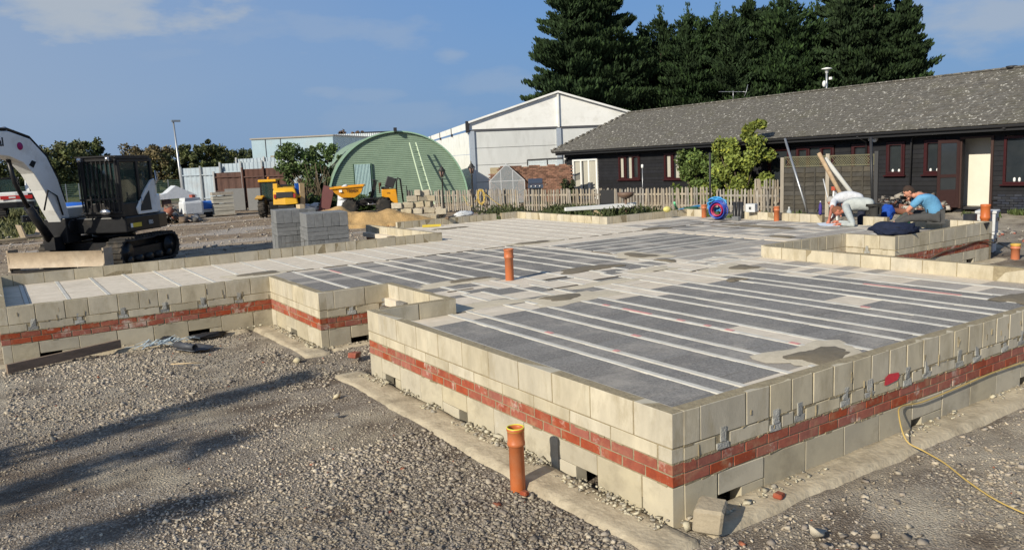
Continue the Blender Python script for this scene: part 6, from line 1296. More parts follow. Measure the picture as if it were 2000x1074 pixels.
a = W(640, 300, 84); o = thing('clad_building', 'white ribbed roof edge of a building over the bush and green shed', 'building', (a.x, a.y, 0), R(-20)); q = MB(); vs = []
for i in range(61): vs += [(i*.11, -.05 if i % 2 else 0, 0), (i*.11, -.05 if i % 2 else 0, 5.35)]
q.add(vs, [(2*i, 2*i+2, 2*i+3, 2*i+1) for i in range(60)]); q.build('ribbed_wall', mat('white_ribbed', (.62, .66, .68), (.5, .54, .56), rnd=0, bump=0), o); q = MB(); q.bx(0, 4.6, .01, 6, 0, 5.2); q.bx(3.5, 6.5, .01, 4, 5.0, 5.5); q.build('roof', M_dkgrey, o)
# ---- picket fences
M_pick = mat('weathered_picket', (.34, .30, .245), (.22, .19, .155), sc=5, bump=.4, bsc=40, rnd=.3, rough=.95)
def picket_me(h, w_=.068, v=0):
    key = ('pk', h, w_, v)
    if key not in PM:
        q = MB(); rg = random.Random(v); j = lambda: rg.uniform(-.006, .006)
        q.prism([(-w_/2+j(), 0), (w_/2+j(), 0), (w_/2+j(), h-.05), (0+j(), h), (-w_/2+j(), h-.05)], -.011, .011, 'Y'); PM[key] = q.mesh('picket', M_pick)
    return PM[key]
def picket_fence(label, p0, p1, h, pitch, seed, w_=.068, posts=True):
    p0, p1 = Vector(p0), Vector(p1); L = (p1-p0).length; t = thing('picket_fence', label, 'fence', (p0.x, p0.y, 0), atan2(p1.y-p0.y, p1.x-p0.x)); rg = random.Random(seed); x = 0
    while x < L:
        o = link('picket', picket_me(h, w_, rg.randrange(4)), t, (x, rg.uniform(-.008, .008), .03+rg.uniform(-.03, .03)), (rg.uniform(-.03, .03), rg.uniform(-.04, .04), 0)); x += pitch*rg.uniform(.88, 1.12)
    for z in (h*.3, h*.76): q = MB(); q.bx(0, L, .013, .045, z-.035, z+.035); q.build('rail', M_pick, t)
    k = 0
    while k*1.8 < L: q = MB(); q.bx(k*1.8-.04, k*1.8+.04, .047, .12, -.1, h+.03); q.build('post', M_pick, t); k += 1
F0 = Vector((13.0, 30.1, 0)); F1 = Vector((15.4, 24.3, 0)); F2 = Vector((15.45, 24.1, 0)); F3 = Vector((18.35, 16.4, 0)); F4 = Vector((18.4, 16.2, 0)); F5 = Vector((18.75, 13.9, 0))
picket_fence('grey picket fence on the left, between stone pile and greenhouse', F0, F1, .93, .125, 1)
picket_fence('long weathered picket fence in the middle, in front of the cabin windows', F2, F3, .90, .118, 2)
picket_fence('darker short picket section right of the black drain pipes', F4, F5, .82, .13, 3)
picket_fence('pale picket gate raised in front of the maroon glazed door', Vector((19.5, 15.4, 0)), Vector((19.2, 13.4, 0)), 1.12, .14, 4)
# ---- garden things
def vlamp(lab, x, y, h):
    t = thing('lantern_post', lab, 'lamp post', (x, y, 0), 0, None); M_l = flat('old_black_iron', (.03, .028, .026)); q = MB()
    q.lathe((0, 0, 0), [(.09, 0), (.09, .1), (.045, .2), (.035, .6), (.05, .65), (.03, .75), (.028, h-.58), (.05, h-.55), (.03, h-.5)], 10); q.build('post', M_l, t)
    q = MB(); z = h-.48
    for k in range(4): a_ = pi/4+k*pi/2; q.bar((.07*cos(a_), .07*sin(a_), z), (.15*cos(a_), .15*sin(a_), z+.27), .018)
    q.lathe((0, 0, z+.27), [(.17, 0), (.16, .03), (.08, .11), (.09, .13), (.05, .16), (.015, .2), (.02, .24), (.002, .27)], 8); q.build('lantern', M_l, t)
    q = MB(); q.lathe((0, 0, z+.01), [(.05, 0), (.125, .25)], 8); q.build('lantern_glass', mat('amber_glass', (.30, .20, .16), rnd=0, bump=0, rough=.2), t)
vlamp('old black lantern post above the left picket fence beside the yellow hose', 14.25, 26.3, 2.12); p_ = W(866, 395, 33.5); vlamp('old black lantern post in front of the ladder on the green shed', p_.x, p_.y, 2.05)
o = MB().tube([(0, 0, 0), (0, 0, 2.15)], .035, 8).build('black_post', M_dkgrey); o.location = (17.75, 15.95, 0); tag(o, 'thin black post standing between the two green climbers', 'post')
t = thing('white_topped_pole', 'thin pole with a small white head before the black cabin wall', 'pole', (19.45, 21.2, 0)); q = MB(); q.tube([(0, 0, 0), (.0, .0, 1.62)], .018, 6); q.build('pole', M_galv, t); q = MB(); q.lathe((0, 0, 1.6), [(.03, 0), (.05, .03), (.05, .14), (.02, .16)], 8); q.build('head', M_white, t)
hs = thing('hose_coil', 'yellow hose hung in loops on the left picket fence', 'hose', (14.55, 25.95, .72), R(-67)); rg = random.Random(2)
q = MB()
for k in range(7): q.tube([(-.1+(.17+rg.uniform(-.03, .03))*cos(a)+.02*k, -.06-.01*k, -.08+(.30+rg.uniform(-.05, .05))*sin(a)) for a in [2*pi*j/20 for j in range(21)]], .014, 5, cap=False)
q.build('hose_loops', mat('yellow_hose', (.50, .36, .10), (.42, .30, .08), rnd=0, bump=0), hs); q = MB(); q.tube([(.1, -.08, .1), (.7, -.1, -.3), (1.3, -.1, -.62)], .013, 5); q.tube([(-.2, -.07, -.1), (-.6, -.1, -.5), (-.8, -.1, -.4), (-1.0, -.08, .0)], .013, 5); q.build('hose_end', MATS['yellow_hose'], hs)
# greenhouse
M_gg = mat('greenhouse_glass', (.55, .62, .66), (.45, .52, .56), sc=2, rnd=0, bump=0, rough=.15, alpha=.38); M_al = flat('aluminium_frame', (.62, .63, .64), rough=.4, metal=.3)
gh = thing('greenhouse', 'small aluminium framed greenhouse behind the picket fence', 'greenhouse', tuple(GZ(958, 399, 0)), R(-33)); GWd = 1.75; GL = 2.5; GE = 1.12; GR = 1.95
q = MB()
for y in (0, GL):
    for x in (0, GWd, GWd*.33, GWd*.67): q.bar((x, y, 0), (x, y, GE+(GR-GE)*(1-abs(x-GWd/2)/(GWd/2))), .035)
    q.bar((0, y, GE), (GWd/2, y, GR), .035); q.bar((GWd/2, y, GR), (GWd, y, GE), .035); q.bar((0, y, GE), (GWd, y, GE), .03)
for (x, z) in ((0, GE), (GWd, GE), (GWd/2, GR)): q.bar((x, 0, z), (x, GL, z), .04)
for k in range(1, 5): q.bar((0, GL*k/5, 0), (0, GL*k/5, GE), .025); q.bar((GWd, GL*k/5, 0), (GWd, GL*k/5, GE), .025); q.bar((0, GL*k/5, GE), (GWd/2, GL*k/5, GR), .025); q.bar((GWd, GL*k/5, GE), (GWd/2, GL*k/5, GR), .025)
q.build('frame', M_al, gh)
q = MB(); q.add([(0, 0, GE), (0, GL, GE), (GWd/2, GL, GR), (GWd/2, 0, GR)], [(0, 1, 2, 3)]); q.build('roof_glass', mat('sky_lit_glass', (.42, .50, .56), rnd=0, bump=0, rough=.1, alpha=.75, spec=.7), gh)
q = MB(); q.add([(GWd, 0, GE), (GWd, GL, GE), (GWd/2, GL, GR), (GWd/2, 0, GR)], [(0, 1, 2, 3)]); q.build('far_roof_glass', M_gg, gh)
for k in range(3): a, b = GWd*k/3, GWd*(k+1)/3; f = lambda x: GE+(GR-GE)*(1-abs(x-GWd/2)/(GWd/2)); q = MB(); q.add([(a, -.01, .02), (b, -.01, .02), (b, -.01, f(b))]+([(GWd/2, -.01, GR)] if k == 1 else [])+[(a, -.01, f(a))], [(0, 1, 2, 3) if k != 1 else (0, 1, 2, 3, 4)]); q.build('end_glass', M_gg, gh)
q = MB(); q.add([(0, 0, 0), (0, GL, 0), (0, GL, GE), (0, 0, GE)], [(0, 1, 2, 3)]); q.build('side_glass', M_gg, gh)
# barbecue
bq = thing('barbecue', 'covered navy gas barbecue with three knobs beside the greenhouse', 'barbecue', (18.3, 27.3, 0), R(-35)); q = MB(); q.bx(-.28, .28, -.2, .2, 0, .8); q.build('cabinet', M_dkgrey, bq); q = MB(); q.prism([(-.24, .98), (-.24, 1.08), (-.12, 1.24), (.14, 1.24), (.24, 1.08), (.24, .98)], -.34, .34, 'X'); q.build('lid', flat('navy_lid', (.03, .045, .08)), bq, bevel=.02)
q = MB(); q.bx(-.36, .36, -.26, -.2, .80, .97); q.build('control_panel', flat('navy_panel', (.05, .07, .11)), bq)
for x in (-.2, 0, .2): q = MB(); q.lathe((x, -.29, .89), [(.03, 0), (.03, .03)], 10, 'Y'); q.build('knob', M_white, bq)
# old brick wall with broken top
M_ob = mat('old_brown_brick', (.19, .105, .075), (.11, .065, .05), sc=5, bump=.5, bsc=40, rnd=0, rough=.95, white=.5, wsc=5, wcol=(.42, .36, .30), vcol=True)
bw = thing('brick_wall', 'old brown brick garden wall between greenhouse and cabin', 'wall', (18.75, 32.0, 0), atan2(-4.4, 1.65)); LW = 4.9; q = MB(); q.bx(0, LW, .0, .20, 0, 1.78); q.build('wall_core', M_mort, bw)
st = MB(); cols_ = []; rr = random.Random(4)
for k in range(24):
    x = 0 if k % 2 else -.11
    while x < LW:
        if not (k > 22 and rr.random() < .3) and not (k > 18 and x < .35): st.box((x+.11, -.005, .038+k*.077), (.214, .03, .066), jit=.004); cols_ += [rr.uniform(.6, 1.5)]*8
        x += .225
o = st.build('bricks', M_ob, bw); o['kind'] = 'stuff'; at_ = o.data.color_attributes.new('Col', 'FLOAT_COLOR', 'POINT'); at_.data.foreach_set('color', np.array([[c*1.0, c*.95, c*.9, 1] for c in cols_], np.float32).ravel())
t = thing('roof_light_frame', 'dark framed glass roof edge above the brown brick wall', 'frame', (20.4, 29.6, 0), R(-68)); q = MB(); q.bar((-.9, 0, 2.1), (1.2, 0, 2.13), .05, .07); q.bar((-.9, 0, 1.8), (-.9, 0, 2.1), .04); q.bar((.3, 0, 1.8), (.3, 0, 2.12), .04); q.build('frame_bars', M_dkgrey, t); q = MB(); q.bx(-.88, 1.2, .03, .04, 1.8, 2.1); q.build('glass', M_gg, t)
# white beams on the grass
for i, (dx, lab) in enumerate(((0, 'long white painted beam propped on the grass, nearer of two'), (.17, 'long white painted beam propped on the grass, farther of two'))):
    a, b = W(1104, 409, 27.6+dx), W(1231+i*10, 401.5-i*3, 28.6+dx*2); o = MB().bar(tuple(a), tuple(b), .15, .11).build('white_beam', M_white); tag(o, lab, 'beam', 'white beams on the grass')
a = W(1165, 410, 28.1); o = MB().prism([(-.12, 0), (.35, 0), (-.12, a.z+.08)], -.1, .1).build('timber_wedge', M_ply); o.location = (a.x, a.y, 0); o.rotation_euler = (0, 0, -.5); tag(o, 'timber wedge propping the middle of the white beams', 'wedge')
bottle('small blue bottle with white top standing behind the kerb beside the beams', GZ(1243, 411, .05), .34, .09, flat('dark_blue', (.03, .05, .14)), M_white)
# garden chairs and pots behind the fence
for (px, py, D, h, s, c, lab) in ((1185, 385, 29.2, .75, .5, (.02, .02, .022), 'black garden chair by the white patio door'), (1222, 385, 28.6, .55, .35, (.16, .10, .07), 'brown planter on the cabin wall under the window')):
    p_ = W(px, py, D); t = thing('garden_chair' if s == .5 else 'planter', lab, 'chair' if s == .5 else 'planter', (p_.x, p_.y, 0), -.8); mt = flat('furn'+str(px), c)
    if s == .5:
        q = MB(); q.bx(-.25, .25, -.25, .25, .42, .46); q.build('seat', mt, t); q = MB(); q.bx(-.25, .25, .22, .26, .46, .95); q.build('backrest', mt, t)
        for x in (-.22, .22):
            for y in (-.22, .22): q = MB(); q.bar((x, y, 0), (x, y, .42), .03); q.build('leg', mt, t)
    else: q = MB(); q.lathe((0, 0, .65), [(.1, 0), (.28, .1), (.3, .22), (.25, .22)], 12); q.tube([(0, 0, 0), (0, 0, .7)], .04); q.build('bowl', mt, t)
# ---- trellis fence and poles
tf = thing('trellis_fence', 'dark waney board fence topped with trellis in front of the black cabin', 'fence', (18.30, 13.35, 0), atan2(-2.65, .92)); LT = 2.85
for k, x in enumerate((0, 1.42, 2.84)):
    q = MB(); q.bx(x-.055, x+.055, -.05, .05, -.1, (1.90, 1.97, 2.0)[k]); q.build('post', M_wood if k < 2 else M_dkgrey, tf)
M_wane = mat('dark_waney_board', (.075, .068, .055), (.045, .04, .034), sc=4, bump=.5, bsc=30, rnd=.25, rough=.95)
for s in (0, 1):
    x0 = .06+s*1.42; x1 = x0+1.30
    for k in range(10):
        z = .12+k*.142; n_ = 8; q = MB(); rg = random.Random(s*20+k); lo = [z+rg.uniform(-.012, .012) for _ in range(n_+1)]; vs = []
        for i in range(n_+1): x = x0+(x1-x0)*i/n_; vs += [(x, -.035, lo[i]), (x, -.005, z+.16), (x, -.022, lo[i]), (x, .008, z+.16)]
        q.add(vs, [(4*i, 4*i+4, 4*i+5, 4*i+1) for i in range(n_)]+[(4*i+2, 4*i+3, 4*i+7, 4*i+6) for i in range(n_)]+[(4*i, 4*i+2, 4*i+6, 4*i+4) for i in range(n_)]); q.build('board', M_wane, tf)
    for x in (x0+.33, x0+.65, x0+.98): q = MB(); q.bx(x-.02, x+.02, -.055, -.036, .1, 1.56); q.build('batten', M_wane, tf)
    q = MB(); za, zb_ = 1.60, 1.90
    q.bx(x0, x1, -.02, .02, za-.02, za+.02); q.bx(x0, x1, -.02, .02, zb_-.02, zb_+.02); q.bx(x0, x0+.03, -.018, .018, za, zb_); q.bx(x1-.03, x1, -.018, .018, za, zb_)
    q.build('trellis_frame', mat('greenish_lath', (.15, .14, .08), (.10, .095, .06), rnd=.1), tf)
    q = MB(); x = x0-.28
    while x < x1:
        for d in (1, -1):
            a, b = x, x+.27; pa, pb = (a, za) if d == 1 else (a, zb_), (b, zb_) if d == 1 else (b, za)
            def clipx(p, r_, lim): return p
            if a >= x0 and b <= x1: q.bar((pa[0], .003*d, pa[1]), (pb[0], .003*d, pb[1]), .006, .018)
        x += .072
    o = q.build('trellis_laths', MATS['greenish_lath'], tf); o['kind'] = 'stuff'
def pole(lab, a, b, r, mt, nm='pole', n=10): o = MB().tube([a, b], r, n).build(nm, mt); return tag(o, lab, 'pole')
pole('thin pale metal pole leaning up to the cabin eaves in front of the trellis', W(1582, 432, 20.9), W(1533, 271, 21.9), .028, M_galv)
pole('short thin stick leaning on the waney board fence', W(1578, 425, 20.9), W(1569, 363, 21.2), .016, M_wane)
pole('thin white rod leaning beside the rough wooden pole', W(1621, 405, 20.8), W(1608, 350, 21.2), .014, M_lgrey)
pole('rough peeled wooden pole leaning left of the fat grey tube', W(1664, 420, 20.6), W(1599, 299, 20.7), .05, mat('peeled_wood', (.46, .34, .22), (.30, .21, .13), sc=12, rnd=0))
pole('fat pale grey tube leaning behind the bending men', W(1700, 425, 20.9), W(1611, 309, 21.0), .052, mat('grey_tube', (.50, .50, .47), (.42, .42, .40), rnd=0))
pole('dark pole standing at the right end of the trellis fence', W(1704, 410, 21.6), W(1701, 268, 21.8), .035, M_dkgrey)
t = thing('step_trestle', 'small red and white trestle standing behind the grey haired man', 'trestle', tuple(W(1628, 400, 21.6)), 0); t.location.z = 0; q = MB(); q.bar((-.12, 0, 0), (.02, 0, 1.15), .04); q.bar((.22, 0, 0), (.06, 0, 1.15), .04); q.bar((-.05, 0, .6), (.15, 0, .6), .03); q.build('trestle_frame', M_white, t); q = MB(); q.box((.04, 0, 1.16), (.14, .1, .1)); q.build('red_top', flat('red_top', (.45, .08, .04)), t)
lowgreen('fence_weed', 'green weed growing before the waney board fence', 17.3, 18.0, 11.3, 12.0, 900, .8, (.05, .075, .02), 'weed', sz=.07, seed=33)
# terracotta pipe, bags behind the wall
o = MB().tube([W(1738, 411, 20.6), W(1790, 417, 19.6)], .075, 14).build('clay_pipe', mat('clay_pipe', (.24, .10, .06), (.18, .08, .05), rnd=0)); tag(o, 'brown clay pipe lying behind the back wall between the men', 'pipe')
crumple('blue_bag', 'bright blue bag behind the back wall left of the brown pipe', 'bag', tuple(W(1734, 416, 19.9)), .15, (.9, 1, 1.25), mat('blue_bag', (.015, .08, .42), (.01, .05, .28), rnd=0), 5)
crumple('green_bag', 'green bag on the slab in front of the man in blue', 'bag', tuple(GZ(1770, 428, .60)), .14, (1.3, 1.1, .85), mat('green_bag', (.02, .22, .09), (.015, .15, .07), rnd=0), 6)
crumple('navy_jacket', 'folded navy jacket lying on the corner of the wall by the man in blue', 'jacket', (9.75, 4.42, .76), .30, (1.35, 1.15, .42), mat('navy_cloth', (.012, .018, .045), (.008, .012, .03), sc=10, bump=.8, bsc=12, rnd=0, dist=.03), 8)
# ---- small things lying on the near ground
rock = piece_mesh('rough_stone', (.20, .17, .165), mat('rough_sandstone', (.38, .32, .23), (.26, .22, .16), sc=7, bump=.9, bsc=30, rnd=0, rough=.95, dist=.01), 2, bev=.016, jit=.018)
o = link('stone_block', rock, None, (.135, -.175, .075), (.12, -.08, .55)); tag(o, 'rough buff stone block standing at the foot of the nearest wall corner', 'stone')
for (x, y, z, rz, lab, d) in ((.80, -.17, .018, .4, 'broken red brick piece on the footing right of the rough stone', (.10, .06, .03)), (.10, 5.35, .05, .9, 'red brick lying in the gravel at the mouth of the small recess', (.215, .10, .065)), (-.47, .95, .0, .5, 'orange red brick chip beside the foreground drain pipe', (.06, .05, .03))):
    o = link('broken_brick', piece_mesh('broken_brick', d, M_brick, 1, bev=.008, jit=.006), None, (x, y, z), (.1, .15, rz)); tag(o, lab, 'brick')
for (x, y, s, c, lab) in ((-.66, 3.99, .09, (.60, .52, .36), 'pale yellow stone alone on the gravel left of the long sunlit wall'), (-.86, 3.45, .07, (.18, .17, .16), 'dark grey stone on the gravel near the pale yellow stone'), (2.45, -1.15, .16, (.44, .40, .34), 'pale flat stone right of the yellow hose'), (3.1, -1.5, .12, (.48, .44, .38), 'small pale stone far right of the yellow hose'), (.55, -.62, .10, (.50, .45, .36), 'pale stone at the edge of the footing right of the rough block'), (-.45, 5.75, .11, (.52, .45, .30), 'buff stone on the gravel left of the small recess')):
    o = stones('loose_stone', np.array([[x, y, 0.]]), np.array([s]), np.array([c]), M_stone); tag(o, lab, 'stone')
hp_ = [(5.6, -.020, .225), (4.6, -.022, .222), (3.9, -.022, .232), (3.3, -.024, .215), (2.75, -.026, .205), (2.45, -.03, .235), (2.30, -.10, .20), (2.20, -.22, .07), (2.22, -.34, .02), (2.12, -.55, .015), (1.92, -.83, .012), (1.76, -1.12, .012), (1.72, -1.45, .012), (1.9, -1.9, .012)]
def smooth(pts, k=5):
    out = []; P_ = [Vector(p) for p in pts]
    for i in range(len(P_)-1):
        a, b, c, d = P_[max(i-1, 0)], P_[i], P_[i+1], P_[min(i+2, len(P_)-1)]
        for j in range(k): u = j/k; out.append(.5*((2*b)+(c-a)*u+(2*a-5*b+4*c-d)*u*u+(3*b-a-3*c+d)*u**3))
    return out+[P_[-1]]
o = MB().tube(smooth(hp_), .006, 8).build('garden_hose', mat('buff_hose', (.50, .36, .12), (.42, .30, .10), rnd=0, bump=0, rough=.5)); tag(o, 'thin buff yellow hose clipped along the shaded wall and trailing over the gravel', 'hose')
o = MB().tube(smooth([(12.46, 4.02, .30), (11.9, 4.05, .38), (11.3, 4.05, .33), (10.7, 4.05, .30), (10.2, 4.05, .20), (9.9, 4.02, .10), (9.7, 3.9, .02)]), .012, 6).build('wall_cable', mat('brown_hose', (.12, .09, .06), rnd=0, bump=0)); tag(o, 'brown hose hanging along the wall below the man in blue', 'hose')
o = MB().tube(smooth([(12.5, 4.0, .30), (12.9, 4.1, .22), (13.0, 3.9, .1), (12.8, 3.82, .06)]), .014, 6).build('black_cable', M_blackp); tag(o, 'black cable running from the wall end to the capped orange stub', 'cable')
o = MB().bar((-3.36, 7.60, .06), (-2.08, 8.03, .08), .045, .11).build('timber_plank', mat('dusty_plank', (.26, .19, .14), (.17, .125, .09), sc=6, rnd=0, bump=.3, stretch=(1, 3, 6))); tag(o, 'dusty brown plank lying on edge at the foot of the left wing wall', 'plank')
q = MB(); rg = random.Random(5)
for k in range(38):
    x, y = -1.62+rg.gauss(0, .17), 7.92+rg.gauss(0, .06); a = rg.uniform(-.5, .9); l = rg.uniform(.12, .34); b_ = rg.uniform(.01, .07); q.bar((x-l/2*cos(a), y-l/2*sin(a), .02+b_*.3), (x+l/2*cos(a)*.2, y+l/2*sin(a)*.2, .02+b_), .014, .003); q.bar((x+l/2*cos(a)*.2, y+l/2*sin(a)*.2, .02+b_), (x+l/2*cos(a), y+l/2*sin(a), .015), .014, .003)
tag(q.build('strapping_tangle', flat('pale_blue_strap', (.45, .55, .62), rough=.3)), 'tangle of pale blue plastic strapping beside the left wing wall', 'strapping', kind='stuff')
# curled piece of black damp proof sheet
q = MB(); n_ = 26; vs = []
ax = Vector((.42, -.91, 0)).normalized()*.19; c0 = Vector((-1.42, 7.28, .065)); sdv = Vector((.91, .42, 0))
for i in range(n_+1):
    if i <= 16: a = 2.2*pi*i/16; r_ = .035+.022*i/16; p = Vector((0, 0, 0))+sdv*(r_*cos(-a-1.6))+Vector((0, 0, 1))*(r_*sin(-a-1.6))
    else: p = sdv*((i-16)*.033)+Vector((0, 0, -.055+.012*sin((i-16)*.9)))
    for s in (-1, 1): v = c0+p+ax*s; vs.append(tuple(v))
q.add(vs, [(2*i, 2*i+2, 2*i+3, 2*i+1) for i in range(n_)], True); o = q.build('membrane_roll', mat('black_membrane', (.07, .075, .09), (.045, .05, .06), sc=8, rnd=0, bump=.2, rough=.5)); m_ = o.modifiers.new('s', 'SOLIDIFY'); m_.thickness = .006; tag(o, 'curled strip of black damp proof membrane on the gravel near the wing wall', 'membrane')
crumple('black_sheet', 'flattened black plastic scrap against the left wing wall right of the strapping', 'plastic sheet', (-.98, 8.02, .02), .14, (1.9, .7, .28), M_blackp, 14)
crumple('black_sheet', 'small black plastic scrap left of the pale blue strapping', 'plastic sheet', (-1.50, 8.10, .03), .06, (1.6, .8, .7), M_blackp, 15)
pole('short pale stick lying alone on the gravel in front of the wing wall', (-1.72, 6.6, .02), (-1.42, 6.42, .02), .008, M_ply, 'stick', 6)
# dirty digger bucket and kerb at the far left
bk = thing('digger_bucket', 'dusty spare digger bucket on the ground behind the excavator boom', 'bucket', tuple(GZ(62, 463, 0)), .2); q = MB(); q.prism([(-.3, 0), (.3, 0), (.42, .3), (.3, .62), (.2, .62), (.3, .3), (.2, .08), (-.25, .08), (-.38, .5), (-.42, .5)], -.4, .4); q.build('bucket_shell', M_blade, bk); q = MB(); q.box((.0, 0, .72), (.5, .3, .25)); q.tube([(-.1, -.2, .7), (-.1, .2, .7)], .05); q.build('bucket_hitch', M_steel, bk)
o = MB().bar(tuple(GZ(-20, 474, .08)), tuple(GZ(50, 467, .08)), .3, .12).build('kerb_plank', M_ply); tag(o, 'pale board lying at the grass edge at the far left', 'plank')
# ------------------------------------------------------------ people
M_skin = mat('skin', (.55, .27, .18), (.47, .21, .14), sc=9, bump=.1, rnd=0, rough=.55, bsc=30)
M_skin2 = mat('sunburnt_skin', (.50, .20, .13), (.42, .15, .10), sc=9, bump=.1, rnd=0, rough=.55, bsc=30)
def skin_mesh(name, J, E_, mt, parent, sub=2, root=0):
    me = bpy.data.meshes.new('t'); keys = list(J); me.from_pydata([J[k][0] for k in keys], [(keys.index(a), keys.index(b)) for a, b in E_], []); 
    o = bpy.data.objects.new('t', me); col.objects.link(o); sk = o.modifiers.new('s', 'SKIN'); sk.use_smooth_shade = True
    for i, k in enumerate(keys):
        r = J[k][1]; me.skin_vertices[0].data[i].radius = r if isinstance(r, tuple) else (r, r); me.skin_vertices[0].data[i].use_root = (i == root)
    ss = o.modifiers.new('ss', 'SUBSURF'); ss.levels = ss.render_levels = sub
    dg = bpy.context.evaluated_depsgraph_get(); dg.update(); m2 = bpy.data.meshes.new_from_object(o.evaluated_get(dg)); bpy.data.objects.remove(o)
    m2.name = name; m2.materials.clear(); m2.materials.append(mt); q = link(name, m2, parent)
    return q
def hand(q, w_, d, n_, s=1.0, curl=.5):
    "palm and five fingers; w_ wrist, d direction of the fingers, n_ back-of-hand normal"
    w_, d, n_ = Vector(w_), Vector(d).normalized(), Vector(n_).normalized(); sd_ = d.cross(n_).normalized(); P_ = lambda a, b, c: w_+d*a*s+sd_*b*s+n_*c*s
    q.tube([P_(-.01, 0, 0), P_(.03, 0, 0), P_(.085, 0, -.004)], [.026*s, .036*s, .034*s], 8)
    for i, (b, l) in enumerate(((-.03, .062), (-.010, .072), (.010, .068), (.030, .052))):
        q.tube([P_(.075, b, 0), P_(.085+l*.5, b*1.1, -.010*curl), P_(.085+l*.8, b*1.1, -.032*curl), P_(.085+l, b*1.1, -.055*curl)], [.0105*s, .0095*s, .009*s, .007*s], 6)
    q.tube([P_(.02, -.028, -.005), P_(.055, -.062, -.012), P_(.09, -.070, -.025)], [.012*s, .011*s, .008*s], 6)
def head(parent, c, face, upv, mt, hairm, bald=.0, s=1.0, beard=False):
    c = Vector(c); f = Vector(face).normalized(); u = Vector(upv); u = (u-f*u.dot(f)).normalized(); r = u.cross(f).normalized(); M3 = Matrix((f, r, u)).transposed()
    q = MB(); q.sph((0, 0, 0), 1, 20, 14)
    for i, v in enumerate(q.v):
        x, y, z = v; X_ = x*.098*(1.0-.10*max(0, -z)); Y_ = y*.078*(1-.22*max(0, -z)); Z_ = z*.120
        q.v[i] = (X_, Y_, Z_)
    q.sph((.098, 0, -.012), .018, 8, 6, (1, .8, 1.5)); q.box((.088, 0, -.062), (.02, .045, .008)); q.box((.085, 0, -.10), (.035, .04, .03), jit=.004)
    for y in (-.080, .080): q.sph((-.005, y, -.01), .026, 8, 6, (.8, .35, 1.2))
    q.tube([(-.02, 0, -.06), (-.045, 0, -.16)], .052, 10)
    for i, v in enumerate(q.v): w3 = c+M3 @ Vector(v)*s; q.v[i] = tuple(w3)
    h = q.build('head', mt, parent)
    e = MB()
    for y in (-.031, .031): e.sph((.084, y, .018), .011, 8, 6)
    for i, v in enumerate(e.v): e.v[i] = tuple(c+M3 @ Vector(v)*s)
    e.build('eyes', flat('eye_dark', (.05, .04, .035)), h)
    hq = MB(); hq.sph((0, 0, 0), 1, 22, 16); keep = []
    for i, v in enumerate(hq.v):
        x, y, z = v; k = 1.06+.03*sin(i*2.7); hq.v[i] = (x*.100*k-.004, y*.080*k, z*.122*k)
    fs = []
    for f_ in hq.f:
        ctr = sum((Vector(hq.v[i]) for i in f_), Vector())/len(f_)
        if ctr.z > .0+.9*max(0, ctr.x) - (.055 if ctr.x < 0 else 0) or (ctr.x < -.03 and ctr.z > -.075): fs.append(f_)
    hq.f = fs; hq.mi = [0]*len(fs); hq.sm = [True]*len(fs)
    for i, v in enumerate(hq.v): hq.v[i] = tuple(c+M3 @ Vector(v)*s)
    o = hq.build('hair', hairm, parent)
    return h
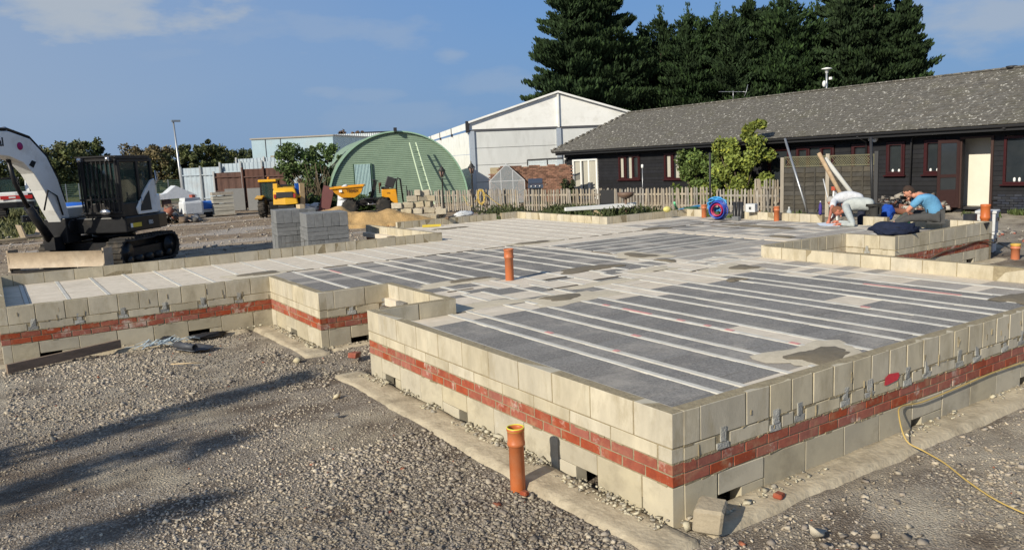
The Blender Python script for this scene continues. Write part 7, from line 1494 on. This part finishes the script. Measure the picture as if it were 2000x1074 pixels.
def person(label, J, face, headup, headc, shirt, trousers, hair, sleeves, skinm, shoes=True, hands=()):
    t = thing('person', label, 'person', tuple(Vector((J['pelvis'][0], J['pelvis'][1], 0)))); off = Vector(t.location)
    g = {k: Vector(v)-off for k, v in J.items()}
    B = {'pelvis': (g['pelvis'], (.10, .085)), 'waist': (g['waist'], (.10, .08)), 'chest': (g['chest'], (.125, .09)), 'neckb': (g['neckb'], .062), 'neck': (g['neck'], .055)}
    E_ = [('pelvis', 'waist'), ('waist', 'chest'), ('chest', 'neckb'), ('neckb', 'neck')]
    for s in 'LR':
        B.update({'sh'+s: (g['sh'+s], .062), 'el'+s: (g['el'+s], .043), 'wr'+s: (g['wr'+s], .028), 'hip'+s: (g['hip'+s], .092), 'kn'+s: (g['kn'+s], .060), 'an'+s: (g['an'+s], .042), 'toe'+s: (g['toe'+s], .035)})
        E_ += [('neckb', 'sh'+s), ('sh'+s, 'el'+s), ('el'+s, 'wr'+s), ('pelvis', 'hip'+s), ('hip'+s, 'kn'+s), ('kn'+s, 'an'+s), ('an'+s, 'toe'+s)]
    body = skin_mesh('body', B, E_, skinm, t)
    # hands joined into the body mesh
    q = MB()
    for (s, d, n_) in hands: hand(q, g['wr'+s], d, n_, 1.05)
    if q.v:
        hm = q.mesh('h', skinm); bm = bmesh.new(); bm.from_mesh(body.data); bm.from_mesh(hm); bm.to_mesh(body.data); bm.free(); body.data.polygons.foreach_set('use_smooth', [True]*len(body.data.polygons))
    k = 1.5
    S = {a: (B[a][0], tuple(x*k for x in B[a][1]) if isinstance(B[a][1], tuple) else B[a][1]*k) for a in ('pelvis', 'waist', 'chest', 'neckb')}
    S['pelvis'] = (g['pelvis'].lerp(g['waist'], -.2), (.175, .165)); S['waist'] = (g['waist'], (.185, .165)); S['chest'] = (g['chest'], (.195, .175)); S['neckb'] = (g['neckb'], .10); E2 = [('pelvis', 'waist'), ('waist', 'chest'), ('chest', 'neckb')]
    for s in 'LR':
        S['sh'+s] = (g['sh'+s], .086); e = g['el'+s] if sleeves == 'long' else g['sh'+s].lerp(g['el'+s], .72); S['el'+s] = (e, .060 if sleeves == 'long' else .072); E2 += [('neckb', 'sh'+s), ('sh'+s, 'el'+s)]
        if sleeves == 'long': S['wr'+s] = (g['el'+s].lerp(g['wr'+s], .9), .040); E2.append(('el'+s, 'wr'+s))
    skin_mesh('shirt', S, E2, shirt, t)
    T_ = {'pelvis': (g['pelvis'], (.155, .14))}; E3 = []
    for s in 'LR':
        T_.update({'hip'+s: (g['hip'+s], .105), 'kn'+s: (g['kn'+s], .076), 'an'+s: (g['kn'+s].lerp(g['an'+s], .93), .060)}); E3 += [('pelvis', 'hip'+s), ('hip'+s, 'kn'+s), ('kn'+s, 'an'+s)]
    skin_mesh('trousers', T_, E3, trousers, t)
    for s in 'LR':
        F_ = {'a': (g['an'+s], .055), 'b': (g['an'+s].lerp(g['toe'+s], .5), .052), 'c': (g['toe'+s], .042)}; skin_mesh('shoe', F_, [('a', 'b'), ('b', 'c')], flat('work_boot', (.04, .032, .025)), t, sub=1)
    head(t, Vector(headc)-off, face, headup, skinm, hair)
    return t
def cloth(nm, c, b=.7): return mat(nm, c, tuple(x*.72 for x in c), sc=6, bump=b, bsc=9, rnd=0, rough=.9, dist=.025)
IR = Vector((sin(YAW-.42), -cos(YAW-.42), 0)); IN = Vector((cos(YAW-.42), sin(YAW-.42), 0)); UP = Vector((0, 0, 1))
# man in a long sleeved grey top bending over the drawings from outside the wall
b = W(1706, 404, 19.15)
hip = Vector((b.x, b.y, .90)); LF = -IR
sh = hip+LF*.56+UP*.02-IN*.02
el = GZ(1667, 440, .57); wr = GZ(1641, 438, .565); wr2 = GZ(1636, 434, .57); el2 = el+IN*.34+LF*.02
person('man in a grey long sleeved top bending over with forearms on the slab', dict(pelvis=hip, waist=hip+LF*.20+UP*.03, chest=hip+LF*.40+UP*.04, neckb=sh, neck=sh+LF*.10-UP*.03, shL=sh-IN*.19-UP*.04, shR=sh+IN*.19-UP*.04, elL=el, elR=el2, wrL=wr, wrR=wr2+IN*.12,
    hipL=hip-IN*.10-UP*.06, hipR=hip+IN*.10-UP*.06, knL=hip-IN*.11-UP*.47-LF*.04, knR=hip+IN*.11-UP*.47-LF*.04, anL=hip-IN*.12-UP*.82+IR*.05, anR=hip+IN*.12-UP*.82+IR*.12, toeL=hip-IN*.12-UP*.87+LF*.10, toeR=hip+IN*.12-UP*.87+LF*.03),
    LF*.3-UP-IN*.15, LF+UP*.25, sh+LF*.17-UP*.13-IN*.04, cloth('grey_top', (.46, .49, .48)), cloth('dark_trousers', (.05, .048, .045)), mat('ginger_crop', (.20, .085, .045), (.14, .06, .035), rnd=0, bump=.4, bsc=90), 'long', M_skin2, hands=(('L', LF-UP*.1, UP), ('R', LF-UP*.1, UP)))
# grey haired man in white behind him
b = W(1684, 396, 20.2); hip = Vector((b.x, b.y, .93)); sh = hip+LF*.50+UP*.07-IN*.15
hw = GZ(1619, 431, .60)
person('grey haired man in a white t-shirt leaning over the drawings on one arm', dict(pelvis=hip, waist=hip+LF*.17+UP*.07, chest=hip+LF*.34+UP*.10-IN*.05, neckb=sh, neck=sh+LF*.08-UP*.06, shL=sh-IN*.14-UP*.03+LF*.10, shR=sh+IN*.20-UP*.04, elL=hw.lerp(sh-IN*.1, .5)+LF*.05, elR=sh+IN*.2-UP*.30, wrL=hw, wrR=hw+IN*.28+IR*.05,
    hipL=hip-IN*.10-UP*.06, hipR=hip+IN*.10-UP*.06, knL=hip-IN*.11-UP*.48+LF*.03, knR=hip+IN*.11-UP*.48, anL=hip-IN*.12-UP*.85, anR=hip+IN*.12-UP*.85+IR*.1, toeL=hip-IN*.12-UP*.90+LF*.15, toeR=hip+IN*.12-UP*.90+LF*.05),
    LF*.5-UP*.8-IN*.5, LF*.6+UP*.8, sh+LF*.15-UP*.05-IN*.13, cloth('white_tshirt', (.68, .69, .72)), cloth('navy_trousers', (.03, .035, .06)), mat('grey_hair', (.36, .34, .31), (.26, .25, .23), rnd=0, bump=.5, bsc=120), 'short', M_skin2, hands=(('L', -UP+LF*.35, -LF), ('R', -UP*.6+LF, UP)))
# man in a blue t-shirt sitting on the wall
b = W(1826, 440, 17.35); hip = Vector((b.x, b.y, .80)); BK = IR
sh = hip+LF*.27+UP*.42; kn = hip+LF*.46-IN*.05-UP*.02; kn2 = hip+LF*.42+IN*.22+UP*.06
person('man in a blue t-shirt sitting on the corner wall with his head bowed', dict(pelvis=hip, waist=hip+UP*.17+LF*.02, chest=hip+UP*.33+LF*.12, neckb=sh, neck=sh+LF*.08+UP*.05, shL=sh-IN*.17-UP*.05, shR=sh+IN*.17-UP*.05, elL=hip+LF*.50+UP*.13-IN*.14, elR=hip+LF*.46+UP*.10+IN*.20, wrL=hip+LF*.40+UP*.05-IN*.02, wrR=hip+LF*.42+UP*.02+IN*.08,
    hipL=hip-IN*.10+UP*.01, hipR=hip+IN*.10+UP*.01, knL=kn, knR=kn2, anL=kn+LF*.30-UP*.16-IN*.02, anR=kn2+LF*.30-UP*.22, toeL=kn+LF*.42-UP*.15-IN*.12, toeR=kn2+LF*.50-UP*.20),
    LF*.8-UP*.6-IN*.1, UP*.8+LF*.6, sh+LF*.20+UP*.07, cloth('blue_tshirt', (.13, .34, .56), .8), cloth('charcoal_trousers', (.07, .07, .07)), mat('dark_brown_hair', (.05, .03, .022), (.03, .02, .015), rnd=0, bump=.4, bsc=90), 'short', M_skin, hands=(('L', LF*.6-UP*.5+IN, UP), ('R', LF*.6-UP*.5-IN, UP)))
# drawings under their hands
o = MB().add([tuple(GZ(*p, .538)) for p in ((1595, 436), (1601, 440.5), (1640, 441.5), (1652, 437), (1640, 433), (1605, 435))], [(0, 1, 2, 3, 4, 5)]).build('drawing_sheets', mat('blue_white_paper', (.62, .68, .78), (.55, .61, .70), rnd=0, bump=.2, bsc=10)); m_ = o.modifiers.new('s', 'SOLIDIFY'); m_.thickness = .006; tag(o, 'white drawing sheets spread on the slab under the hands of the bending men', 'paper')
